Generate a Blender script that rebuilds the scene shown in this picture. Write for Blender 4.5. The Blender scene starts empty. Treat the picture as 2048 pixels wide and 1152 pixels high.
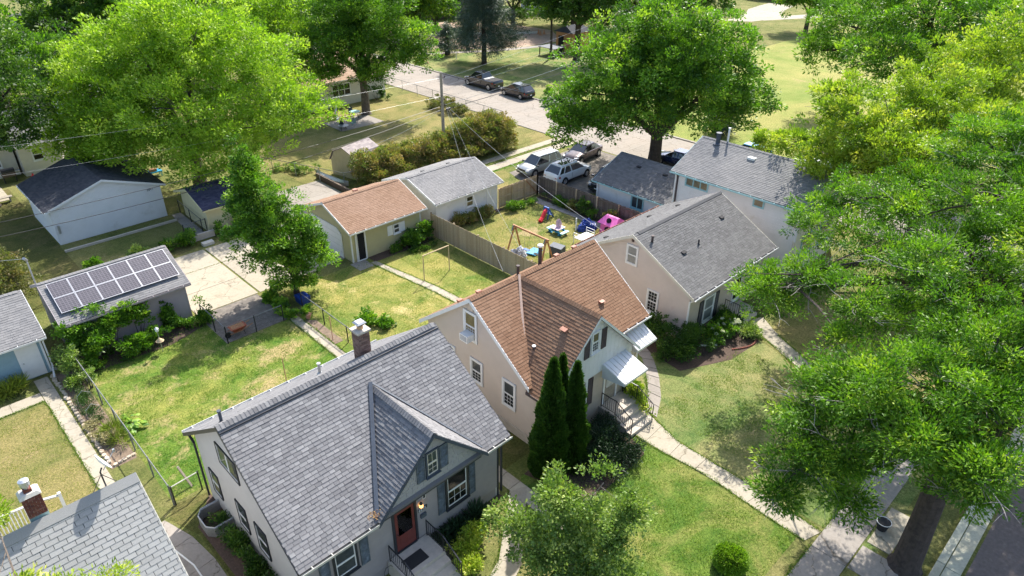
import bpy, math, random
import numpy as np
from mathutils import Vector, Matrix
random.seed(7); rng = np.random.default_rng(7)
S = bpy.context.scene; COL = S.collection
# ---------------------------------------------------------------- camera
cam = bpy.data.objects.new('camera', bpy.data.cameras.new('camera')); COL.objects.link(cam)
yaw, pitch, roll = math.radians(45.485), math.radians(30.262), math.radians(0.517)
fw = Vector((math.cos(yaw)*math.cos(pitch), math.sin(yaw)*math.cos(pitch), -math.sin(pitch)))
rt = Vector((math.sin(yaw), -math.cos(yaw), 0)); up = rt.cross(fw)
r2 = rt*math.cos(roll)+up*math.sin(roll); u2 = -rt*math.sin(roll)+up*math.cos(roll)
cam.matrix_world = Matrix(((r2.x,u2.x,-fw.x,0),(r2.y,u2.y,-fw.y,0),(r2.z,u2.z,-fw.z,23.0),(0,0,0,1)))
cam.data.sensor_width = 36; cam.data.lens = 1385.36/2048*36; cam.data.clip_end = 2000; cam.data.clip_start = .3
S.camera = cam
# ---------------------------------------------------------------- light
SUN_EL, SUN_AZ = math.radians(47.5), math.radians(27.7)      # azimuth measured from +X towards +Y
W = bpy.data.worlds.new('World'); S.world = W; W.use_nodes = True
wn = W.node_tree.nodes; bg = wn['Background']; sky = wn.new('ShaderNodeTexSky')
sky.sky_type = 'NISHITA'; sky.sun_disc = False; sky.sun_elevation = SUN_EL; sky.sun_rotation = math.pi/2-SUN_AZ
sky.air_density = 1.0; sky.dust_density = 2.0; sky.ozone_density = 1.0
W.node_tree.links.new(sky.outputs[0], bg.inputs[0]); bg.inputs[1].default_value = 0.15
sd = bpy.data.lights.new('sun', 'SUN'); sd.energy = 4.3; sd.angle = math.radians(.53); sd.color = (1, .95, .87)
sun = bpy.data.objects.new('sun', sd); COL.objects.link(sun)
tos = Vector((math.cos(SUN_AZ)*math.cos(SUN_EL), math.sin(SUN_AZ)*math.cos(SUN_EL), math.sin(SUN_EL)))
sun.rotation_euler = tos.to_track_quat('Z', 'Y').to_euler(); sun.location = tos*80
S.view_settings.view_transform = 'Standard'; S.view_settings.look = 'None'
S.view_settings.exposure = 1.02; S.view_settings.gamma = 1; S.view_settings.use_curve_mapping = False
S.render.engine = 'CYCLES'; cy = S.cycles
cy.use_denoising = True; cy.max_bounces = 7; cy.diffuse_bounces = 3; cy.glossy_bounces = 2
cy.transmission_bounces = 4; cy.transparent_max_bounces = 8; cy.sample_clamp_indirect = 4
cy.use_adaptive_sampling = True; cy.adaptive_threshold = .02
# ---------------------------------------------------------------- materials
MATS = {}
def newmat(name):
    m = bpy.data.materials.new(name); m.use_nodes = True; MATS[name] = m
    return m, m.node_tree.nodes, m.node_tree.links, m.node_tree.nodes['Principled BSDF']
def c4(c): return (c[0], c[1], c[2], 1)
def noise(n, l, scale, detail=3, rough=.55, coord=None, dist=0):
    t = n.new('ShaderNodeTexNoise'); t.inputs['Scale'].default_value = scale
    t.inputs['Detail'].default_value = detail; t.inputs['Roughness'].default_value = rough
    t.inputs['Distortion'].default_value = dist
    if coord is not None: l.new(coord, t.inputs['Vector'])
    return t.outputs['Fac']
def ramp(n, l, fac, stops, const=False):
    r = n.new('ShaderNodeValToRGB'); e = r.color_ramp.elements
    if const: r.color_ramp.interpolation = 'CONSTANT'
    while len(e) < len(stops): e.new(.5)
    for i, (p, c) in enumerate(stops): e[i].position = p; e[i].color = c4(c)
    l.new(fac, r.inputs[0]); return r.outputs[0]
def mixc(n, l, fac, a, b, mode='MIX'):
    m = n.new('ShaderNodeMix'); m.data_type = 'RGBA'; m.blend_type = mode
    for k, v in ((0, fac), (6, a), (7, b)):
        if isinstance(v, (int, float)): m.inputs[k].default_value = v
        elif isinstance(v, tuple): m.inputs[k].default_value = c4(v)
        else: l.new(v, m.inputs[k])
    return m.outputs[2]
def worldpos(n): return n.new('ShaderNodeNewGeometry').outputs['Position']
def bump(n, l, p, h, strength=.3, dist=.02):
    b = n.new('ShaderNodeBump'); b.inputs['Strength'].default_value = strength
    b.inputs['Distance'].default_value = dist; l.new(h, b.inputs['Height']); l.new(b.outputs[0], p.inputs['Normal'])
def plain(name, c, rough=.7, var=.12, scale=3, metal=0, bmp=0, bs=40, spec=None, coat=0, dirt=None):
    """a base colour with soft large and small scale variation"""
    m, n, l, p = newmat(name); pos = worldpos(n)
    lo = tuple(v*(1-var) for v in c); hi = tuple(min(1, v*(1+var)) for v in c)
    col = ramp(n, l, noise(n, l, scale, 5, .65, pos), [(.3, lo), (.7, hi)])
    if dirt:
        f = ramp(n, l, noise(n, l, dirt[1], 6, .7, pos), [(dirt[2], (0,0,0)), (dirt[2]+.2, (1,1,1))])
        col = mixc(n, l, f, col, dirt[0])
    l.new(col, p.inputs['Base Color']); p.inputs['Roughness'].default_value = rough
    p.inputs['Metallic'].default_value = metal
    if spec is not None: p.inputs['Specular IOR Level'].default_value = spec
    if coat: p.inputs['Coat Weight'].default_value = coat; p.inputs['Coat Roughness'].default_value = .05
    if bmp: bump(n, l, p, noise(n, l, bs, 3, .6, pos), bmp)
    return m
def toned(name, tones, rough=.9, source='tone', fine=60, fineamt=.25, big=None, crack=0):
    """tone per piece: from the 'tone' attribute of a joined mesh, or the object's own random number"""
    m, n, l, p = newmat(name); pos = worldpos(n)
    if source == 'tone': a = n.new('ShaderNodeAttribute'); a.attribute_name = 'tone'; fac = a.outputs['Fac']
    else: fac = n.new('ShaderNodeObjectInfo').outputs['Random']
    k = len(tones); col = ramp(n, l, fac, [(i/(k-1), t) for i, t in enumerate(tones)])
    f = noise(n, l, fine, 4, .7, pos)
    g = ramp(n, l, f, [(.25, (1-fineamt,)*3), (.75, (1+fineamt,)*3)])
    col = mixc(n, l, 1.0, col, g, 'MULTIPLY')
    if big:
        bf = ramp(n, l, noise(n, l, big[1], 4, .6, pos), [(.4, (0,0,0)), (.7, (1,1,1))])
        mx = n.new('ShaderNodeMath'); mx.operation = 'MULTIPLY'; l.new(bf, mx.inputs[0]); mx.inputs[1].default_value = big[2]
        col = mixc(n, l, mx.outputs[0], col, big[0])
    if crack:      # hairline cracks and darker stains in old concrete
        dv = n.new('ShaderNodeTexNoise'); dv.inputs['Scale'].default_value = 1.3; dv.inputs['Detail'].default_value = 5; l.new(pos, dv.inputs['Vector'])
        va = n.new('ShaderNodeVectorMath'); va.operation = 'MULTIPLY_ADD'; l.new(dv.outputs['Color'], va.inputs[0]); va.inputs[1].default_value = (1.1,1.1,0); l.new(pos, va.inputs[2])
        vo = n.new('ShaderNodeTexVoronoi'); vo.feature = 'DISTANCE_TO_EDGE'; vo.inputs['Scale'].default_value = .42; l.new(va.outputs[0], vo.inputs['Vector'])
        cf = ramp(n, l, vo.outputs['Distance'], [(.0, (.45,.43,.38)), (.009, (1,1,1))]); col = mixc(n, l, 1.0, col, cf, 'MULTIPLY')
        st = ramp(n, l, noise(n, l, 1.7, 7, .75, pos, .4), [(.52, (1,1,1)), (.75, (.68,.66,.62))]); col = mixc(n, l, 1.0, col, st, 'MULTIPLY')
    l.new(col, p.inputs['Base Color']); p.inputs['Roughness'].default_value = rough
    p.inputs['Specular IOR Level'].default_value = .25
    bump(n, l, p, f, .25, .01)
    return m
def roofpair(name, tones, **k):
    toned(name, tones, source='tone', **k); toned(name+'_single', tones, source='random', **k)
roofpair('shingle_grey', [(.135,.133,.138),(.178,.175,.18),(.215,.212,.215),(.155,.153,.158),(.255,.252,.252)], big=((.28,.275,.27), .35, .25))
roofpair('shingle_pale', [(.29,.29,.28),(.32,.32,.31),(.345,.345,.335),(.305,.305,.295)], big=((.28,.28,.27), .5, .3))
roofpair('shingle_brown', [(.19,.105,.063),(.225,.127,.077),(.255,.148,.092),(.205,.113,.068)], big=((.32,.21,.135), .4, .35))
roofpair('shingle_slate', [(.105,.104,.105),(.13,.129,.13),(.155,.154,.155)], big=((.21,.208,.205), .4, .35))
roofpair('shingle_weathered', [(.165,.165,.168),(.195,.193,.195),(.225,.222,.222)], big=((.32,.305,.29), .3, .45))
roofpair('shingle_dark', [(.035,.038,.05),(.05,.052,.065),(.07,.07,.08)], big=((.12,.12,.125), .5, .3))
roofpair('shingle_navy', [(.03,.03,.06),(.045,.045,.085),(.07,.07,.11)], big=((.10,.10,.14), .6, .3))
roofpair('shingle_tan', [(.38,.25,.17),(.43,.29,.20),(.47,.33,.24)], big=((.5,.4,.32), .4, .3))
roofpair('shingle_rust', [(.23,.14,.09),(.26,.16,.105),(.285,.18,.12)], big=((.34,.23,.17), .4, .3))
roofpair('shingle_shed', [(.24,.2,.2),(.36,.31,.3),(.44,.38,.36),(.3,.26,.26)])
roofpair('brick_brown', [(.16,.055,.04),(.21,.08,.055),(.12,.045,.04),(.26,.12,.09)], fine=30)
roofpair('brick_mixed', [(.12,.08,.07),(.2,.12,.1),(.27,.18,.15),(.16,.09,.08)], fine=30)
roofpair('picket_grey', [(.11,.085,.07),(.15,.12,.10),(.19,.155,.125),(.13,.105,.085)], fine=12)
roofpair('picket_warm', [(.42,.29,.16),(.50,.36,.21),(.46,.34,.21),(.54,.41,.26)], fine=12)
roofpair('picket_tan', [(.33,.25,.16),(.40,.31,.21),(.45,.36,.25),(.37,.29,.2)], fine=12)
roofpair('stone_tan', [(.46,.36,.25),(.54,.45,.34),(.40,.33,.25),(.6,.52,.42)], fine=15)
roofpair('slab', [(.36,.32,.245),(.39,.35,.27),(.33,.295,.23)], fine=9, fineamt=.14, crack=1, big=((.40,.35,.29), .8, .35))
roofpair('kerb_pale', [(.50,.49,.38),(.54,.53,.42),(.47,.45,.35)], fine=9, fineamt=.2, big=((.36,.33,.25), 1.2, .5))
roofpair('slab_grey', [(.29,.26,.23),(.33,.295,.26),(.26,.235,.21)], fine=9, fineamt=.14, crack=1, big=((.3,.27,.24), .8, .4))
roofpair('slab_road', [(.285,.255,.22),(.31,.275,.235),(.27,.24,.205)], fine=5, fineamt=.14, crack=1, big=((.36,.30,.245), .35, .4))
plain('wall_taupe', (.30,.27,.26), .8, .06)
plain('wall_stucco_grey', (.52,.50,.48), .92, .04, 1.5, bmp=.25, bs=90)
plain('gable_grey', (.335,.325,.32), .85, .06, 6)
plain('trim_black', (.025,.028,.035), .5, .1)
plain('trim_slate', (.05,.065,.09), .6, .15)
plain('shutter_slate', (.085,.105,.125), .75, .45, 5, dirt=((.22,.25,.27), 5, .58))
plain('shutter_brown', (.07,.05,.05), .7, .15)
plain('white_paint', (.74,.74,.73), .6, .05)
plain('white_siding', (.70,.70,.70), .6, .05, 1.1, dirt=((.55,.54,.5), .9, .58))
plain('cream_siding', (.62,.58,.49), .7, .05)
plain('beige_siding', (.56,.475,.40), .75, .05, 1.0, dirt=((.47,.39,.33), .8, .6))
plain('beige_front', (.50,.42,.34), .8, .05)
plain('pink_stucco', (.60,.52,.47), .95, .06, 1.2, bmp=.3, bs=70, dirt=((.48,.36,.32), 1.2, .62))
plain('olive_siding', (.44,.40,.22), .75, .05)
plain('yellow_siding', (.62,.56,.33), .75, .05)
plain('blue_siding', (.24,.36,.42), .75, .08)
plain('mauve_siding', (.36,.31,.32), .75, .05)
plain('shed_beige', (.54,.45,.30), .8, .07)
plain('aqua_trim', (.30,.52,.56), .6, .08)
plain('aluminium', (.62,.63,.65), .38, .05, metal=.75)
plain('galvanised', (.45,.46,.47), .45, .15, 20, metal=.7)
plain('fence_metal', (.16,.165,.165), .6, .2, 20)
plain('gutter_metal', (.50,.49,.44), .5, .25, 4)
plain('awning_white', (.70,.71,.72), .5, .05, dirt=((.36,.26,.2), 2.2, .66))
plain('black_metal', (.02,.02,.024), .45, .1)
plain('black_rubber', (.02,.02,.022), .85, .1)
plain('dark_void', (.008,.008,.01), .9, .1)
plain('copper_vent', (.38,.17,.11), .6, .2)
plain('wood_orange', (.40,.19,.085), .7, .2, 8)
plain('wood_dark', (.10,.07,.05), .8, .2)
plain('wood_pole', (.31,.27,.22), .9, .25, 6, bmp=.3, bs=20)
plain('door_red', (.16,.035,.028), .45, .2)
plain('concrete', (.50,.44,.37), .9, .12, 4, bmp=.2, bs=30, dirt=((.33,.28,.23), 2.5, .6))
plain('concrete_pale', (.60,.56,.49), .9, .1, 5, bmp=.2)
plain('mortar', (.42,.37,.33), .95, .1)
plain('valley_tan', (.40,.28,.22), .7, .1)
plain('flash_teal', (.20,.30,.30), .5, .2)
plain('mulch', (.085,.055,.04), .95, .4, 12, bmp=.7, bs=18)
plain('red_plastic', (.58,.02,.025), .35, .05)
plain('blue_plastic', (.02,.11,.42), .4, .08)
plain('teal_plastic', (.02,.28,.48), .4, .08)
plain('mint_plastic', (.42,.72,.66), .45, .05)
plain('pink_plastic', (.72,.13,.42), .45, .06)
plain('pale_pink', (.62,.45,.52), .6, .2, 8)
plain('tarp_blue', (.015,.05,.26), .4, .3, 9)
plain('cloth_grey', (.42,.43,.46), .9, .35, 6)
plain('skin', (.50,.30,.22), .6, .05)
plain('red_cloth', (.45,.02,.03), .85, .1)
plain('navy_cloth', (.02,.025,.05), .85, .1)
plain('rust_paint', (.36,.08,.035), .6, .3, 9)
plain('terracotta', (.50,.26,.17), .85, .15)
plain('bark', (.125,.10,.08), .95, .45, 4, bmp=1.0, bs=14)
plain('bark_dark', (.06,.045,.038), .95, .4, 5, bmp=1.0, bs=14)
plain('bark_pale', (.22,.20,.185), .95, .35, 6, bmp=.6, bs=20)
plain('twig_grey', (.32,.29,.27), .9, .2)
plain('curtain_beige', (.52,.40,.24), .9, .25, 6)
plain('curtain_white', (.55,.55,.53), .9, .15, 5)
plain('blind_grey', (.16,.17,.18), .9, .25, 5)
plain('interior_dark', (.025,.027,.03), .9, .2, 5)  # dark unlit room behind the glass, put into a flat colour
plain('ceramic_white', (.8,.8,.78), .4, .05)
plain('asphalt', (.15,.122,.115), .95, .2, 6, bmp=.5, bs=60, dirt=((.22,.18,.16), 3, .55))
plain('asphalt_drive', (.17,.15,.13), .95, .2, 3, bmp=.5, bs=60, dirt=((.28,.24,.2), 1.5, .5))
plain('dirt', (.34,.24,.17), .95, .2, 1.2, bmp=.4, bs=8, dirt=((.42,.32,.24), .5, .5))
plain('soil', (.22,.16,.11), .97, .35, 5, bmp=.6, bs=14)
plain('sand_court', (.55,.34,.19), .95, .12, .4)
def glass_mat():
    m, n, l, p = newmat('glass'); out = n['Material Output']; n.remove(p)
    t = n.new('ShaderNodeBsdfTransparent'); t.inputs[0].default_value = (.72,.76,.78,1)
    g = n.new('ShaderNodeBsdfGlossy'); g.inputs['Roughness'].default_value = .03
    f = n.new('ShaderNodeFresnel'); f.inputs[0].default_value = 1.45
    x = n.new('ShaderNodeMixShader'); l.new(f.outputs[0], x.inputs[0]); l.new(t.outputs[0], x.inputs[1]); l.new(g.outputs[0], x.inputs[2]); l.new(x.outputs[0], out.inputs[0])
glass_mat()
m, n, l, p = newmat('car_glass'); p.inputs['Base Color'].default_value = (.012,.016,.018,1); p.inputs['Roughness'].default_value = .04
p.inputs['Specular IOR Level'].default_value = .9; p.inputs['Coat Weight'].default_value = .6
m, n, l, p = newmat('lamp_glow'); p.inputs['Base Color'].default_value = (.8,.5,.2,1)
p.inputs['Emission Color'].default_value = (1,.5,.15,1); p.inputs['Emission Strength'].default_value = 1.6
def carpaint(name, c, rough=.28, metal=.3):
    m, n, l, p = newmat(name); p.inputs['Base Color'].default_value = c4(c); p.inputs['Roughness'].default_value = rough
    p.inputs['Metallic'].default_value = metal; p.inputs['Coat Weight'].default_value = .9; p.inputs['Coat Roughness'].default_value = .04
carpaint('paint_silver', (.42,.44,.43), .3, .6); carpaint('paint_white', (.74,.75,.76), .3, 0); carpaint('paint_maroon', (.05,.032,.036), .3, .5)
carpaint('paint_black', (.012,.014,.018), .2, .1); carpaint('paint_charcoal', (.035,.03,.033), .25, .4); carpaint('paint_navy', (.012,.03,.10), .25, .4)
carpaint('paint_teal', (.12,.33,.48), .3, .5); carpaint('chrome', (.6,.6,.62), .15, 1); carpaint('lens_red', (.35,.01,.015), .2, 0); carpaint('lens_clear', (.6,.62,.65), .1, .3)
def lawn(name, g1, g2, dry, tan, dryamt=.5, tanamt=.62, patches=(), s=1.0):
    """grass colour: two greens, sun-dried yellow areas and bare tan spots"""
    m, n, l, p = newmat(name); pos = worldpos(n)
    col = ramp(n, l, noise(n, l, 1.1*s, 6, .7, pos), [(.36, g1), (.62, g2)])
    d = ramp(n, l, noise(n, l, .28*s, 7, .72, pos, .6), [(dryamt-.09, (0,0,0)), (dryamt+.12, (1,1,1))])
    col = mixc(n, l, d, col, dry)
    tn = noise(n, l, .62*s, 9, .8, pos, .3)
    for (x, y, rx, ry, a) in patches:        # worn spots of bare earth or lusher growth at their real place
        mp = n.new('ShaderNodeMapping'); mp.vector_type = 'TEXTURE'; mp.inputs['Location'].default_value = (x, y, 0); mp.inputs['Scale'].default_value = (rx, ry, 30)
        l.new(pos, mp.inputs[0]); ln = n.new('ShaderNodeVectorMath'); ln.operation = 'LENGTH'; l.new(mp.outputs[0], ln.inputs[0])
        mr = n.new('ShaderNodeMapRange'); mr.inputs[1].default_value = 0; mr.inputs[2].default_value = 1; mr.inputs[3].default_value = a; mr.inputs[4].default_value = 0
        l.new(ln.outputs['Value'], mr.inputs[0]); ad = n.new('ShaderNodeMath'); l.new(tn, ad.inputs[0]); l.new(mr.outputs[0], ad.inputs[1]); tn = ad.outputs[0]
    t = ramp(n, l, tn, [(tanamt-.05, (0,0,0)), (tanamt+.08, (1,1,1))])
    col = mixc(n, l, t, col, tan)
    f1 = noise(n, l, 9, 5, .75, pos); f2 = noise(n, l, 38, 3, .7, pos)
    col = mixc(n, l, 1.0, col, ramp(n, l, f1, [(.3, (.5,.56,.45)), (.7, (1.45,1.38,1.3))]), 'MULTIPLY')
    col = mixc(n, l, 1.0, col, ramp(n, l, f2, [(.3, (.72,.74,.7)), (.7, (1.25,1.22,1.2))]), 'MULTIPLY')
    l.new(col, p.inputs['Base Color']); p.inputs['Roughness'].default_value = .95; p.inputs['Specular IOR Level'].default_value = .1
    ad = n.new('ShaderNodeMath'); l.new(f1, ad.inputs[0]); l.new(f2, ad.inputs[1])
    bump(n, l, p, ad.outputs[0], .8, .05)
G1, G2, DRY, TAN = (.085,.16,.025), (.15,.235,.04), (.30,.30,.09), (.42,.33,.20)
lawn('lawn_plain', (.09,.12,.035), (.16,.18,.06), (.22,.21,.09), (.30,.25,.15))
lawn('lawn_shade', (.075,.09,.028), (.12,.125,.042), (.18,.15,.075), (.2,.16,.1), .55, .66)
lawn('lawn_bright', (.055,.135,.02), (.14,.225,.04), (.27,.28,.075), (.40,.32,.17), .50, .57, ((13.2,31.9,1.9,1.0,.22),(11.5,29.9,1.7,1.2,.2),(10.6,28.2,1.2,.9,.16),(12.2,27.6,1.4,.8,.12),(6.2,30.5,1.8,2.2,.06),(13.2,29.2,1.3,1.5,-.25),(9,27.2,1.8,1.5,-.2)))
lawn('lawn_yellow', (.075,.15,.028), (.17,.225,.05), (.32,.29,.10), (.47,.39,.19), .47, .60, ((19.4,36.4,2.2,2.0,.12),(21.2,30.4,2.0,1.6,.12),(26.5,33,2.0,3.5,-.25),(24.6,35.3,2,2,-.15)))
lawn('lawn_worn', (.09,.14,.035), (.17,.20,.06), (.29,.25,.10), (.40,.31,.19), .47, .60, ((34.8,33.5,1.9,1.4,.2),(31.5,36,2,2,-.25)))
lawn('lawn_front', (.085,.15,.045), (.165,.22,.075), (.29,.275,.13), (.45,.37,.2), .50, .66)
lawn('lawn_lush', (.06,.13,.022), (.14,.21,.042), (.26,.25,.09), (.4,.31,.16), .56, .68)
lawn('lawn_dry', (.12,.145,.045), (.18,.185,.065), (.26,.225,.10), (.33,.26,.15), .46, .6)
lawn('lawn_park', (.17,.23,.06), (.225,.275,.08), (.33,.31,.12), (.36,.3,.16), .5, .62, (), .3)
def leafmat(name, tones, trans=.33, rough=.5):
    m, n, l, p = newmat(name); out = n['Material Output']
    a = n.new('ShaderNodeAttribute'); a.attribute_name = 'tone'; k = len(tones)
    col = ramp(n, l, a.outputs['Fac'], [(i/(k-1), t) for i, t in enumerate(tones)])
    l.new(col, p.inputs['Base Color']); p.inputs['Roughness'].default_value = rough; p.inputs['Specular IOR Level'].default_value = .35
    t = n.new('ShaderNodeBsdfTranslucent')
    l.new(mixc(n, l, 1.0, col, (1.25,1.45,.45), 'MULTIPLY'), t.inputs[0])
    x = n.new('ShaderNodeMixShader'); x.inputs[0].default_value = trans
    l.new(p.outputs[0], x.inputs[1]); l.new(t.outputs[0], x.inputs[2]); l.new(x.outputs[0], out.inputs[0])
leafmat('leaf_bright', [(.11,.21,.015),(.20,.34,.025),(.33,.48,.045),(.46,.58,.08)], .38)
leafmat('leaf_maple', [(.045,.11,.012),(.095,.21,.02),(.18,.35,.03),(.34,.48,.05)], .34)
leafmat('leaf_dark', [(.032,.075,.013),(.055,.12,.018),(.085,.175,.025),(.15,.24,.04)])
leafmat('leaf_ash', [(.045,.115,.012),(.095,.215,.018),(.19,.345,.026),(.36,.48,.05)], .36)
leafmat('leaf_yellow', [(.13,.22,.022),(.24,.35,.03),(.38,.47,.055),(.55,.56,.10)], .36)
leafmat('leaf_olive', [(.10,.12,.035),(.15,.17,.05),(.20,.20,.07),(.26,.20,.09)])
leafmat('leaf_hedge', [(.12,.16,.035),(.20,.22,.055),(.28,.25,.085),(.36,.24,.12),(.17,.25,.05)])
leafmat('leaf_crab', [(.10,.17,.04),(.18,.28,.065),(.29,.38,.10),(.40,.46,.15)])
leafmat('needle_spruce', [(.045,.075,.05),(.07,.11,.075),(.10,.14,.10)], .15)
leafmat('needle_cedar', [(.03,.075,.012),(.05,.115,.016),(.08,.15,.02)], .25)
leafmat('needle_yew', [(.012,.03,.012),(.02,.045,.018),(.035,.075,.03)], .15)
leafmat('leaf_blade', [(.16,.22,.03),(.28,.34,.05),(.40,.38,.08)], .3)
leafmat('leaf_sedum', [(.33,.30,.14),(.42,.37,.18),(.5,.44,.24)], .1)
leafmat('petal_white', [(.6,.62,.5),(.75,.75,.68),(.8,.8,.75)], .2)
leafmat('leaf_rust', [(.24,.10,.035),(.35,.19,.06),(.46,.28,.10)], .3)
leafmat('leaf_straw', [(.34,.27,.13),(.44,.36,.19),(.52,.43,.26)], .25)
# ---------------------------------------------------------------- building blocks
ORG = {}
def V(*a): return Vector(a)
def thing(name, label, cat, loc=(0,0,0), rot=0, group=None, local=False):
    o = bpy.data.objects.new(name, None); COL.objects.link(o); o.empty_display_size = .3
    o.location = loc; o.rotation_euler = (0,0,rot); o['label'] = label; o['category'] = cat
    if group: o['group'] = group
    ORG[o.name] = V(0,0,0) if local else V(*loc)
    return o
def tag(o, label, cat, group=None):
    o['label'] = label; o['category'] = cat
    if group: o['group'] = group
    return o
class MB:
    def __init__(s): s.v = []; s.f = []; s.t = []; s.m = []
    def face(s, pts, tone=0, mi=0):
        i = len(s.v); s.v += [tuple(p) for p in pts]; s.f.append(tuple(range(i, i+len(pts)))); s.t.append(tone); s.m.append(mi)
    def hexa(s, b, t, tone=0, mi=0, bottom=True):
        """b, t: four points each, same winding"""
        i = len(s.v); s.v += [tuple(p) for p in b] + [tuple(p) for p in t]; k = len(b)
        fs = [tuple(range(i+k, i+2*k))]
        if bottom: fs.append(tuple(range(i+k-1, i-1, -1)))
        for j in range(k): fs.append((i+j, i+(j+1)%k, i+k+(j+1)%k, i+k+j))
        s.f += fs; s.t += [tone]*len(fs); s.m += [mi]*len(fs); return s
    def box(s, x0,x1,y0,y1,z0,z1, tone=0, mi=0):
        s.hexa([(x0,y0,z0),(x1,y0,z0),(x1,y1,z0),(x0,y1,z0)], [(x0,y0,z1),(x1,y0,z1),(x1,y1,z1),(x0,y1,z1)], tone, mi)
        return s
    def obox(s, c, ax, ay, az, tone=0, mi=0):
        """centre and three half vectors"""
        c, ax, ay, az = V(*c), V(*ax), V(*ay), V(*az)
        b = [c-ax-ay-az, c+ax-ay-az, c+ax+ay-az, c-ax+ay-az]; t = [p+2*az for p in b]
        s.hexa(b, t, tone, mi); return s
    def bar(s, p, q, w, h=None, tone=0, mi=0, upv=(0,0,1)):
        p, q = V(*p), V(*q); d = (q-p); h = h or w; sd = d.cross(V(*upv))
        if sd.length < 1e-6: sd = d.cross(V(1,0,0))
        sd.normalize(); u = sd.cross(d).normalized()
        s.obox((p+q)/2, d/2, sd*w/2, u*h/2, tone, mi); return s
    def prism(s, poly, ext, tone=0, mi=0):
        e = V(*ext); s.hexa([V(*p) for p in poly], [V(*p)+e for p in poly], tone, mi); return s
    def tube(s, p, q, r0, r1=None, n=8, caps=True, tone=0, mi=0):
        p, q = V(*p), V(*q); r1 = r0 if r1 is None else r1; d = (q-p).normalized()
        a = d.orthogonal().normalized(); b = d.cross(a); i = len(s.v)
        for c, r in ((p, r0), (q, r1)):
            for k in range(n):
                t = 2*math.pi*k/n; s.v.append(tuple(c + a*r*math.cos(t) + b*r*math.sin(t)))
        fs = [(i+k, i+(k+1)%n, i+n+(k+1)%n, i+n+k) for k in range(n)]
        if caps: fs += [tuple(range(i+n-1, i-1, -1)), tuple(range(i+n, i+2*n))]
        s.f += fs; s.t += [tone]*len(fs); s.m += [mi]*len(fs); return s
    def path(s, pts, rs, n=8, tone=0):
        pts = [V(*p) for p in pts]; i = len(s.v); k = len(pts)
        if isinstance(rs, (int, float)): rs = [rs]*k
        a = None
        for j in range(k):
            d = (pts[min(j+1,k-1)]-pts[max(j-1,0)]).normalized()
            a = d.orthogonal().normalized() if a is None else (a-d*a.dot(d)).normalized()
            b = d.cross(a)
            for q in range(n):
                t = 2*math.pi*q/n; s.v.append(tuple(pts[j]+a*rs[j]*math.cos(t)+b*rs[j]*math.sin(t)))
        for j in range(k-1):
            for q in range(n):
                s.f.append((i+j*n+q, i+j*n+(q+1)%n, i+(j+1)*n+(q+1)%n, i+(j+1)*n+q)); s.t.append(tone); s.m.append(0)
        s.f += [tuple(range(i+n-1, i-1, -1)), tuple(range(i+(k-1)*n, i+k*n))]; s.t += [tone]*2; s.m += [0]*2
        return s
    def lathe(s, c, prof, n=12, tone=0):
        """prof: (radius, z) from bottom to top round the vertical through c"""
        i = len(s.v); c = V(*c)
        for r, z in prof:
            for q in range(n):
                t = 2*math.pi*q/n; s.v.append((c.x+r*math.cos(t), c.y+r*math.sin(t), c.z+z))
        for j in range(len(prof)-1):
            for q in range(n): s.f.append((i+j*n+q, i+j*n+(q+1)%n, i+(j+1)*n+(q+1)%n, i+(j+1)*n+q)); s.t.append(tone); s.m.append(0)
        s.f += [tuple(range(i+n-1, i-1, -1)), tuple(range(i+(len(prof)-1)*n, i+len(prof)*n))]; s.t += [tone]*2; s.m += [0]*2
        return s
    def mesh(s, name, mats, off=V(0,0,0), smooth=False, bevel=0):
        me = bpy.data.meshes.new(name)
        me.from_pydata([(x-off.x, y-off.y, z-off.z) for x, y, z in s.v], [], s.f)
        for mt in (mats if isinstance(mats, (list, tuple)) else [mats]): me.materials.append(MATS[mt])
        if any(s.m): me.polygons.foreach_set('material_index', s.m)
        if any(s.t):
            at = me.attributes.new('tone', 'FLOAT', 'FACE'); at.data.foreach_set('value', s.t)
        if smooth: me.polygons.foreach_set('use_smooth', [True]*len(me.polygons))
        me.update(); return me
    def build(s, name, mats, parent=None, smooth=False, kind=None, label=None, bevel=0):
        off = ORG[parent.name] if parent else V(0,0,0)
        o = bpy.data.objects.new(name, s.mesh(name, mats, off, smooth)); COL.objects.link(o)
        if parent: o.parent = parent
        ORG[o.name] = off
        if kind: o['kind'] = kind
        if label: o['label'] = label
        if bevel:
            b = o.modifiers.new('bevel', 'BEVEL'); b.width = bevel; b.segments = 2; b.limit_method = 'ANGLE'
        return o
def structure(o): o['kind'] = 'structure'; return o
def inst(name, mesh, parent, mat4):
    o = bpy.data.objects.new(name, mesh); COL.objects.link(o); o.parent = parent; o.matrix_local = mat4; return o
def sheet(name, poly, z, mat, parent=None, thick=0):
    m = MB()
    if thick: m.prism([(x,y,z-thick) for x,y in poly], (0,0,thick))
    else: m.face([(x,y,z) for x,y in poly])
    return m.build(name, mat, parent)
class Fr:
    """wall frame: origin, unit along, unit outward"""
    def __init__(s, O, A, N): s.O, s.A, s.N = V(*O), V(*A), V(*N)
    def p(s, a, z, n=0): return s.O + s.A*a + s.N*n + V(0,0,z)
    def box(s, mb, a0,a1,z0,z1,n0,n1, tone=0, mi=0):
        q = [(a0,z0),(a1,z0),(a1,z1),(a0,z1)]
        mb.hexa([s.p(a,z,n0) for a,z in q], [s.p(a,z,n1) for a,z in q], tone, mi); return mb
def WX(x): return Fr((x,0,0), (0,1,0), (-1,0,0))      # wall facing -X, a = y
def WY(y): return Fr((0,y,0), (1,0,0), (0,-1,0))      # wall facing -Y, a = x
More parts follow.
